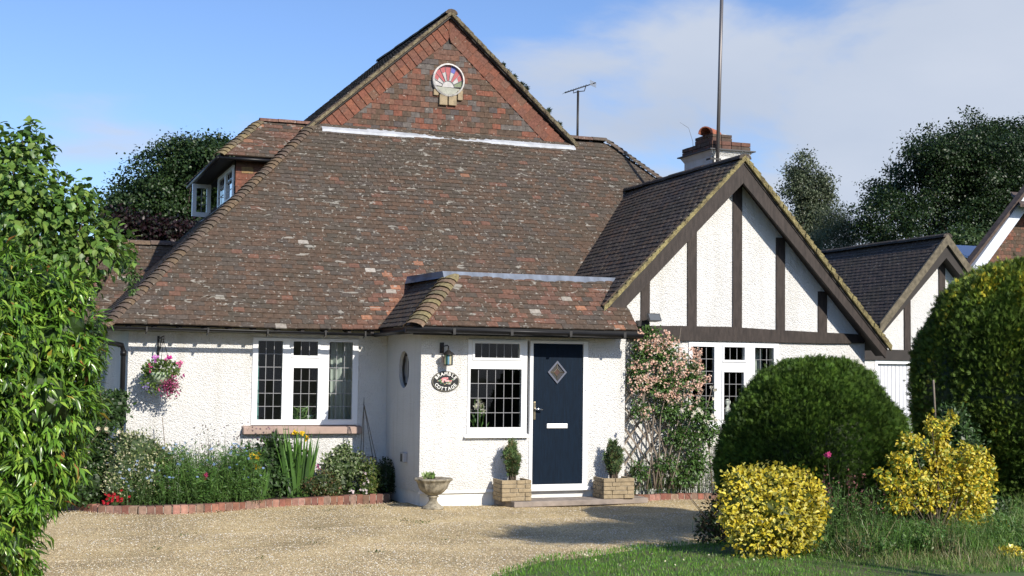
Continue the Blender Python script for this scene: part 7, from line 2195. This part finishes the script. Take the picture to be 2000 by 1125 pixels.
# --- clipped yew dome
DC = np.array([9.06, 13.72, 0.78]); DR = (1.13, 1.1, 1.32)
yew = thing('yew_dome', 'big clipped dark green yew dome in front of the wing window', 'topiary', (DC[0], DC[1], 0))
P, O_ = blob_points(DC, DR, 95000, 301, 0.05, 0.10, 5.5, zmin=0.02)
P += rng.normal(size=P.shape) * 0.014
sel = (O_ @ unit(CAM - DC)) > -0.45
P, O_ = P[sel], O_[sel]
str_ = rng.random(len(P)) < 0.03; P[str_] += O_[str_] * rng.uniform(0.01, 0.07, (int(str_.sum()), 1))
cl = 0.5 + 0.5 * np.sin(P[:, 0] * 9 + 3 * np.sin(P[:, 2] * 7)) * np.sin(P[:, 2] * 11 + 2 * np.sin(P[:, 1] * 8))
tc_ = pal([(0.062, 0.118, 0.016), (0.085, 0.150, 0.020), (0.044, 0.088, 0.014)], len(P), 0.35) * (0.7 + 0.6 * cl[:, None])
leaves('foliage', T_spray(5, 0.13), P, unit(O_ * 0.8 + rdir(len(P)) * 0.5 + [0, 0, 0.35]), unit(O_ * 0.55 + rdir(len(P)) * 0.8 + [0.1, -.2, .3]), rng.uniform(0.035, 0.062, len(P)), tc_, 'conifer', yew)
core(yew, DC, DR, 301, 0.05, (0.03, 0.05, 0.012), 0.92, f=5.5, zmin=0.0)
b = MB(); b.tube([(DC[0], DC[1], -0.1), (DC[0], DC[1], 0.8)], [0.12, 0.08], 8); b.build('trunk', 'bark', yew)

# --- tall golden conifer hedge piece at the right margin
HC = np.array([13.30, 14.9, 1.62]); HR = (1.60, 1.4, 1.93)
hed = thing('golden_conifer', 'tall rounded golden-green clipped conifer at the right margin', 'topiary', (HC[0], HC[1], 0))
P, O_ = blob_points(HC, HR, 95000, 311, 0.06, 0.12, 4.5, zmin=0.02, power=0.8)
P += rng.normal(size=P.shape) * 0.02
sel = (O_ @ unit(CAM - HC)) > -0.4; P, O_ = P[sel], O_[sel]
r_ = np.random.default_rng(5)
str_ = rng.random(len(P)) < 0.05; P[str_] += O_[str_] * rng.uniform(0.01, 0.09, (int(str_.sum()), 1))
ny = sum(np.sin(P @ r_.normal(size=3) * q + r_.uniform(0, 6)) for q in (2.5, 3.5, 5, 7)) / 4
yel = np.clip(ny * 0.9 + 0.34 + 0.22 * (O_[:, 2] > 0.6) + rng.normal(size=len(P)) * 0.18 + (P[:, 0] - HC[0]) * 0.06, 0, 1)  # golden tips in patches; extra yellow at top and right paints in sunlight
gcol_ = pal([(0.060, 0.105, 0.016), (0.085, 0.14, 0.018), (0.045, 0.08, 0.014)], len(P), 0.3)
ycol_ = pal([(0.40, 0.36, 0.030), (0.48, 0.40, 0.035), (0.30, 0.32, 0.03)], len(P))
fy = (rng.random(len(P)) < np.clip((yel - 0.62) * 2.2, 0, 0.85))[:, None]
yg_ = pal([(0.13, 0.19, 0.022), (0.17, 0.22, 0.025), (0.10, 0.155, 0.02)], len(P))
gcol_ = gcol_ + (yg_ - gcol_) * np.clip(yel * 1.1 - 0.1, 0, 0.8)[:, None]
leaves('foliage', T_spray(5, 0.16), P, unit(O_ * 0.7 + rdir(len(P)) * 0.5 + [0, 0, 0.3]), unit(O_ * 0.55 + rdir(len(P)) * 0.8 + [0.1, -.2, .3]), rng.uniform(0.045, 0.08, len(P)), np.where(fy, ycol_, gcol_), 'conifer', hed)
core(hed, HC, HR, 311, 0.06, (0.035, 0.06, 0.012), 0.92, f=4.5, zmin=0.0)
b = MB(); b.tube([(HC[0], HC[1], -0.1), (HC[0], HC[1], 2)], [0.14, 0.08], 8); b.build('trunk', 'bark', hed)

# --- golden variegated euonymus in front
EY_ = 11.9
GOLD = [(0.74, 0.57, 0.04), (0.78, 0.64, 0.08), (0.70, 0.48, 0.025), (0.78, 0.68, 0.18)]
shrub('golden_euonymus', 'compact round bush of bright yellow variegated leaves at the lawn edge', 'shrub', (7.45, 11.95, 0.05),
      [hump(surv(u, v, EY_), (r, r, rz)) for u, v, r, rz in ((1505, 1000, 0.46, 0.42), (1450, 970, 0.26, 0.28), (1560, 975, 0.28, 0.30), (1500, 945, 0.28, 0.20), (1470, 1040, 0.30, 0.26), (1545, 1030, 0.30, 0.28), (1590, 1000, 0.16, 0.2), (1440, 940, 0.15, 0.16), (1555, 935, 0.13, 0.12), (1468, 925, 0.10, 0.10), (1592, 960, 0.10, 0.12), (1425, 1000, 0.12, 0.14), (1520, 922, 0.09, 0.08))],
      5600, T_broad(0.62, 0.12), 0.047, GOLD, m='leaf', solo=300, seed=51, amp=0.3, depth=0.6, mid=([5], (0.42, 0.44, 0.05)), corecol=(0.10, 0.125, 0.02), up=0.6)  # darker green core paints shade into the gaps between leaves
shrub('golden_euonymus', 'straggling golden variegated bush sprawling below the tall golden conifer', 'shrub', (9.7, 12.3, 0.05),
      [hump(surv(u, v, 12.3), (r, r, rz)) for u, v, r, rz in ((1898, 900, 0.20, 0.20), (1885, 945, 0.24, 0.22), (1905, 985, 0.18, 0.22), (1872, 1005, 0.16, 0.14), (1785, 945, 0.22, 0.15), (1760, 900, 0.17, 0.10), (1838, 850, 0.09, 0.18), (1858, 818, 0.07, 0.08), (1780, 862, 0.15, 0.08), (1738, 945, 0.10, 0.08), (1818, 828, 0.06, 0.10), (1800, 985, 0.14, 0.09), (1845, 890, 0.10, 0.14), (1830, 930, 0.17, 0.16), (1825, 975, 0.16, 0.12), (1825, 885, 0.12, 0.12), (1920, 935, 0.14, 0.2), (1880, 1025, 0.20, 0.12), (1755, 985, 0.16, 0.10), (1720, 925, 0.08, 0.07))],
      6200, T_broad(0.62, 0.12), 0.048, GOLD + [(0.10, 0.17, 0.03), (0.14, 0.22, 0.04), (0.7, 0.46, 0.04)], m='leaf', solo=300, seed=52, amp=0.3, depth=0.7, mid=([5], (0.42, 0.44, 0.05)), corecol=(0.05, 0.07, 0.02), cores=False)
shrub('golden_euonymus', 'low yellow-leaved sprig creeping over the grass at the lower right', 'shrub', (10.6, 12.6, 0.05),
      [hump(surv(u, v, 12.5), (r, r, rz)) for u, v, r, rz in ((1950, 1035, 0.16, 0.09), (1970, 1050, 0.12, 0.06))], 420, T_broad(0.62, 0.09), 0.05, GOLD, m='glossleaf', seed=53, amp=0.3, depth=0.8, mid=([5], (0.42, 0.44, 0.05)), cores=False)
shrub('golden_euonymus', 'tiny yellow sprig in the grass at the bottom right corner', 'shrub', (9.9, 11.2, 0.05),
      [hump(surv(u, v, 11.2), (r, r, rz)) for u, v, r, rz in ((1985, 1085, 0.13, 0.07), (1965, 1078, 0.08, 0.05))], 260, T_broad(0.62, 0.09), 0.05, GOLD, m='glossleaf', seed=54, amp=0.3, depth=0.8, mid=([5], (0.42, 0.44, 0.05)), cores=False)
shrub('bare_rose', 'sparse dark-stemmed rose bush at the left of the golden bush', 'rose bush', (7.5, 13.2, 0.05),
      [hump(surv(u, v, 13.1), (r, r, rz)) for u, v, r, rz in ((1395, 1005, 0.16, 0.16), (1385, 1040, 0.18, 0.12), (1410, 985, 0.12, 0.12), (1375, 1020, 0.1, 0.1))], 620, T_broad(0.5), 0.05, [(0.035, 0.06, 0.018), (0.05, 0.08, 0.025), (0.07, 0.045, 0.03)], seed=55, depth=0.9, cores=False)
stems(bpy.data.objects['bare_rose'], (7.5, 13.1, 0.05), [surv(u, v, 13.1) for u, v in ((1348, 975), (1375, 960), (1400, 950), (1362, 1000), (1385, 985), (1420, 965), (1340, 962))], 0.009, 'canes', 'twig')
# leafy greens beside golden bush and behind it
shrub('garden_shrub', 'mid green shrub between the yew dome and the sprawling golden bush', 'shrub', (10.3, 13.2, 0.05),
      [hump(surv(u, v, 13.0), (r, r, rz)) for u, v, r, rz in ((1745, 880, 0.16, 0.16), (1800, 900, 0.3, 0.25), (1770, 990, 0.3, 0.22), (1870, 880, 0.3, 0.4), (1830, 960, 0.4, 0.3), (1860, 830, 0.2, 0.25), (1700, 990, 0.25, 0.16), (1930, 1000, 0.3, 0.2))], 7500, T_broad(0.55), 0.05, [(0.045, 0.09, 0.022), (0.06, 0.12, 0.03), (0.035, 0.065, 0.018)], seed=56, depth=0.7, amp=0.3)
ast, tip = spires('astilbe', 'dusky pink feathery flower spikes in front of the yew dome', 'flowers', (7.75, 9.1, 12.35, 12.75), 90, (0.4, 0.85), [(0.05, 0.085, 0.03), (0.07, 0.10, 0.035)], leafy=10, lean=0.06, stem=(0.10, 0.06, 0.05))
P = np.repeat(tip[:44], 14, 0); P[:, 2] -= np.tile(np.linspace(0, 0.20, 14), 44); P += rng.normal(size=P.shape) * 0.014
flowers('plumes', P, rdir(len(P)), 0.014, [(0.26, 0.09, 0.10), (0.34, 0.13, 0.14), (0.20, 0.10, 0.08)], ast, petals=4, center=(0.2, 0.08, 0.08))
fl_ = thing('pink_flower', 'single bright pink bloom glowing against the dark yew dome', 'flower', (8.25, 12.6, 0.05)); c = surv(1616, 887, 12.6)
stems(fl_, (c[0], 12.62, 0.04), [c], 0.005, 'stem', 'greenstem'); P = c + rng.normal(size=(4, 3)) * 0.012; flowers('bloom', P, toward_cam(P), 0.032, [(0.65, 0.05, 0.25)], fl_, center=(0.4, 0.1, 0.1), solo=True)

# --- tall wild growth between the two golden bushes
wg, tip = spires('wild_herbs', 'tall loose wild herbs filling the gap between the two golden bushes', 'wild plants', (7.95, 9.0, 11.9, 12.7), 340, (0.25, 0.72), [(0.09, 0.18, 0.04), (0.12, 0.22, 0.05), (0.07, 0.14, 0.035)], leafy=16, leafsize=0.06, lean=0.16)
wg2, tip2 = spires('wild_herbs', 'knee-high wild herbs growing in front of the sprawling golden bush', 'wild plants', (8.7, 10.4, 11.5, 12.0), 320, (0.12, 0.38), [(0.10, 0.20, 0.04), (0.13, 0.23, 0.05), (0.08, 0.16, 0.045)], leafy=14, leafsize=0.055, lean=0.2)
flowers('seed_heads', tip[:60], unit(rng.normal(size=(60, 3)) * 0.3 + [0, 0, 1]), 0.016, [(0.30, 0.13, 0.13), (0.24, 0.16, 0.12)], wg, petals=4, cup=1.1, center=(0.2, 0.1, 0.08))

# --- grasses
def grass(name, n, region, h, cols, w, test, label, cat, clump=0, curve=0.3, z=0.05):
    x0, x1, y0, y1 = region
    if clump:
        cx = rng.uniform(x0, x1, clump); cy = rng.uniform(y0, y1, clump); k = rng.integers(0, clump, n)
        X = cx[k] + rng.normal(size=n) * 0.10; Y = cy[k] + rng.normal(size=n) * 0.10; hs = rng.uniform(0.55, 1.25, clump)[k]; tk = rng.integers(0, len(cols), clump)[k]
    else:
        X = rng.uniform(x0, x1, n); Y = rng.uniform(y0, y1, n); hs = 0.75 + 0.5 * (0.5 + 0.5 * np.sin(X * 2.3) * np.cos(Y * 1.9)); tk = rng.integers(0, len(cols), n)
    ok = np.array([test(x, y) for x, y in zip(X, Y)])
    X, Y, hs, tk = X[ok], Y[ok], hs[ok], tk[ok]; n = len(X)
    P = np.stack([X, Y, np.full(n, z)], 1)
    ax = np.stack([rng.normal(size=n) * 0.35, rng.normal(size=n) * 0.35, np.ones(n)], 1)
    L = rng.uniform(h[0], h[1], n) * hs
    t_ = np.array(cols)[tk] * (1 + rng.uniform(-0.3, 0.3, (n, 1)))
    T = T_blade(1.0, curve)
    V0 = T[0].copy()
    Xx, Yy, Zz = axes(ax, rdir(n))
    V = P[:, None] + (V0[None, :, 0:1] * w) * Xx[:, None] + L[:, None, None] * (V0[None, :, 1:2] * Yy[:, None] + V0[None, :, 2:3] * Zz[:, None])
    o = np_mesh(name, V, T[1], np.repeat(t_[:, None], 5, 1), 'leaf'); tag(o, label, cat, kind='stuff')
    return o


MEAD = lambda x, y: (y > 11.0 + max(0, 9.0 - x) * 0.55) and y < lawn_edge_y(x) + 0.6 and x > 7.6
grass('lawn_grass', 52000, (3.6, 12.5, 10.3, 15.0), (0.025, 0.055), [(0.10, 0.24, 0.024), (0.13, 0.28, 0.032), (0.08, 0.20, 0.02), (0.17, 0.30, 0.045)], 0.006, lambda x, y: y < lawn_edge_y(x) - 0.01, 'short mown lawn grass in the bottom centre', 'lawn grass')
grass('meadow_grass', 17000, (7.7, 13.5, 11.3, 14.6), (0.14, 0.42), [(0.10, 0.21, 0.035), (0.14, 0.25, 0.05), (0.19, 0.22, 0.07), (0.08, 0.17, 0.03), (0.12, 0.23, 0.045), (0.26, 0.23, 0.12)], 0.006, MEAD, 'uncut tangled grass and weeds below the golden bushes', 'long grass', clump=330, curve=0.35)
grass('meadow_grass', 9000, (7.8, 13.8, 10.4, 12.4), (0.06, 0.16), [(0.17, 0.24, 0.06), (0.26, 0.24, 0.11), (0.13, 0.21, 0.05), (0.30, 0.25, 0.14)], 0.005, lambda x, y: y > 9.6 + max(0, 9.4 - x) * 0.9, 'dry short tussocky grass along the bottom right', 'rough grass', clump=260, curve=0.4)
nc_ = 260; ccx = rng.uniform(7.7, 13, nc_); ccy = rng.uniform(11.3, 14.2, nc_); cch = rng.uniform(0.08, 0.34, nc_)
n = 24000; k_ = rng.integers(0, nc_, n); X = ccx[k_] + rng.normal(size=n) * 0.09; Y = ccy[k_] + rng.normal(size=n) * 0.09; ok = np.array([MEAD(x, y) for x, y in zip(X, Y)]); P = np.stack([X, Y, 0.05 + rng.random(n) * cch[k_]], 1)[ok]
o = leaves('weeds', T_broad(0.55), P, rdir(len(P)) + [0, 0, .7], rdir(len(P)) + [0, 0, .8], rng.uniform(0.02, 0.06, len(P)), pal([(0.08, 0.17, 0.035), (0.11, 0.21, 0.045), (0.14, 0.19, 0.06), (0.09, 0.15, 0.05), (0.06, 0.13, 0.03)], len(P)), 'leaf', None)
tag(o, 'broad-leaved weeds mixed into the long grass', 'weeds')
dt, tip = spires('lush_tuft', 'arching tuft of broad green blades in the rough grass', 'plant', (9.15, 9.45, 12.2, 12.4), 70, (0.2, 0.42), [(0.07, 0.14, 0.03)], leafy=3, lean=0.5, stem=(0.08, 0.15, 0.03))
# daisies on the lawn
n = 40; P = np.stack([rng.uniform(4.6, 8.2, n), rng.uniform(11.2, 12.9, n), np.full(n, 0.10)], 1)
P = P[[p[1] < lawn_edge_y(p[0]) - 0.05 for p in P]]
dz = thing('daisies', 'scattered tiny white daisies in the lawn', 'flowers', (6, 12, 0.05)); flowers('bloom', P, unit(rng.normal(size=P.shape) * 0.3 + [0, 0, 1]), 0.012, [(0.75, 0.75, 0.7)], dz, petals=7, cup=0.1)
# few stray weeds in the gravel
n = 160; cx = rng.uniform(1.2, 5.2, 14); cy = rng.uniform(13, 18, 14); k = rng.integers(0, 14, n)
P = np.stack([cx[k] + rng.normal(size=n) * 0.06, cy[k] + rng.normal(size=n) * 0.04, np.full(n, 0.008)], 1)
o = leaves('gravel_weeds', T_broad(0.4), P, rdir(n) + [0, 0, .3], rdir(n) + [0, 0, .8], 0.03, pal([(0.08, 0.12, 0.03), (0.12, 0.13, 0.05)], n), 'leaf', None); tag(o, 'sparse tiny weeds sprouting through the gravel', 'weeds')
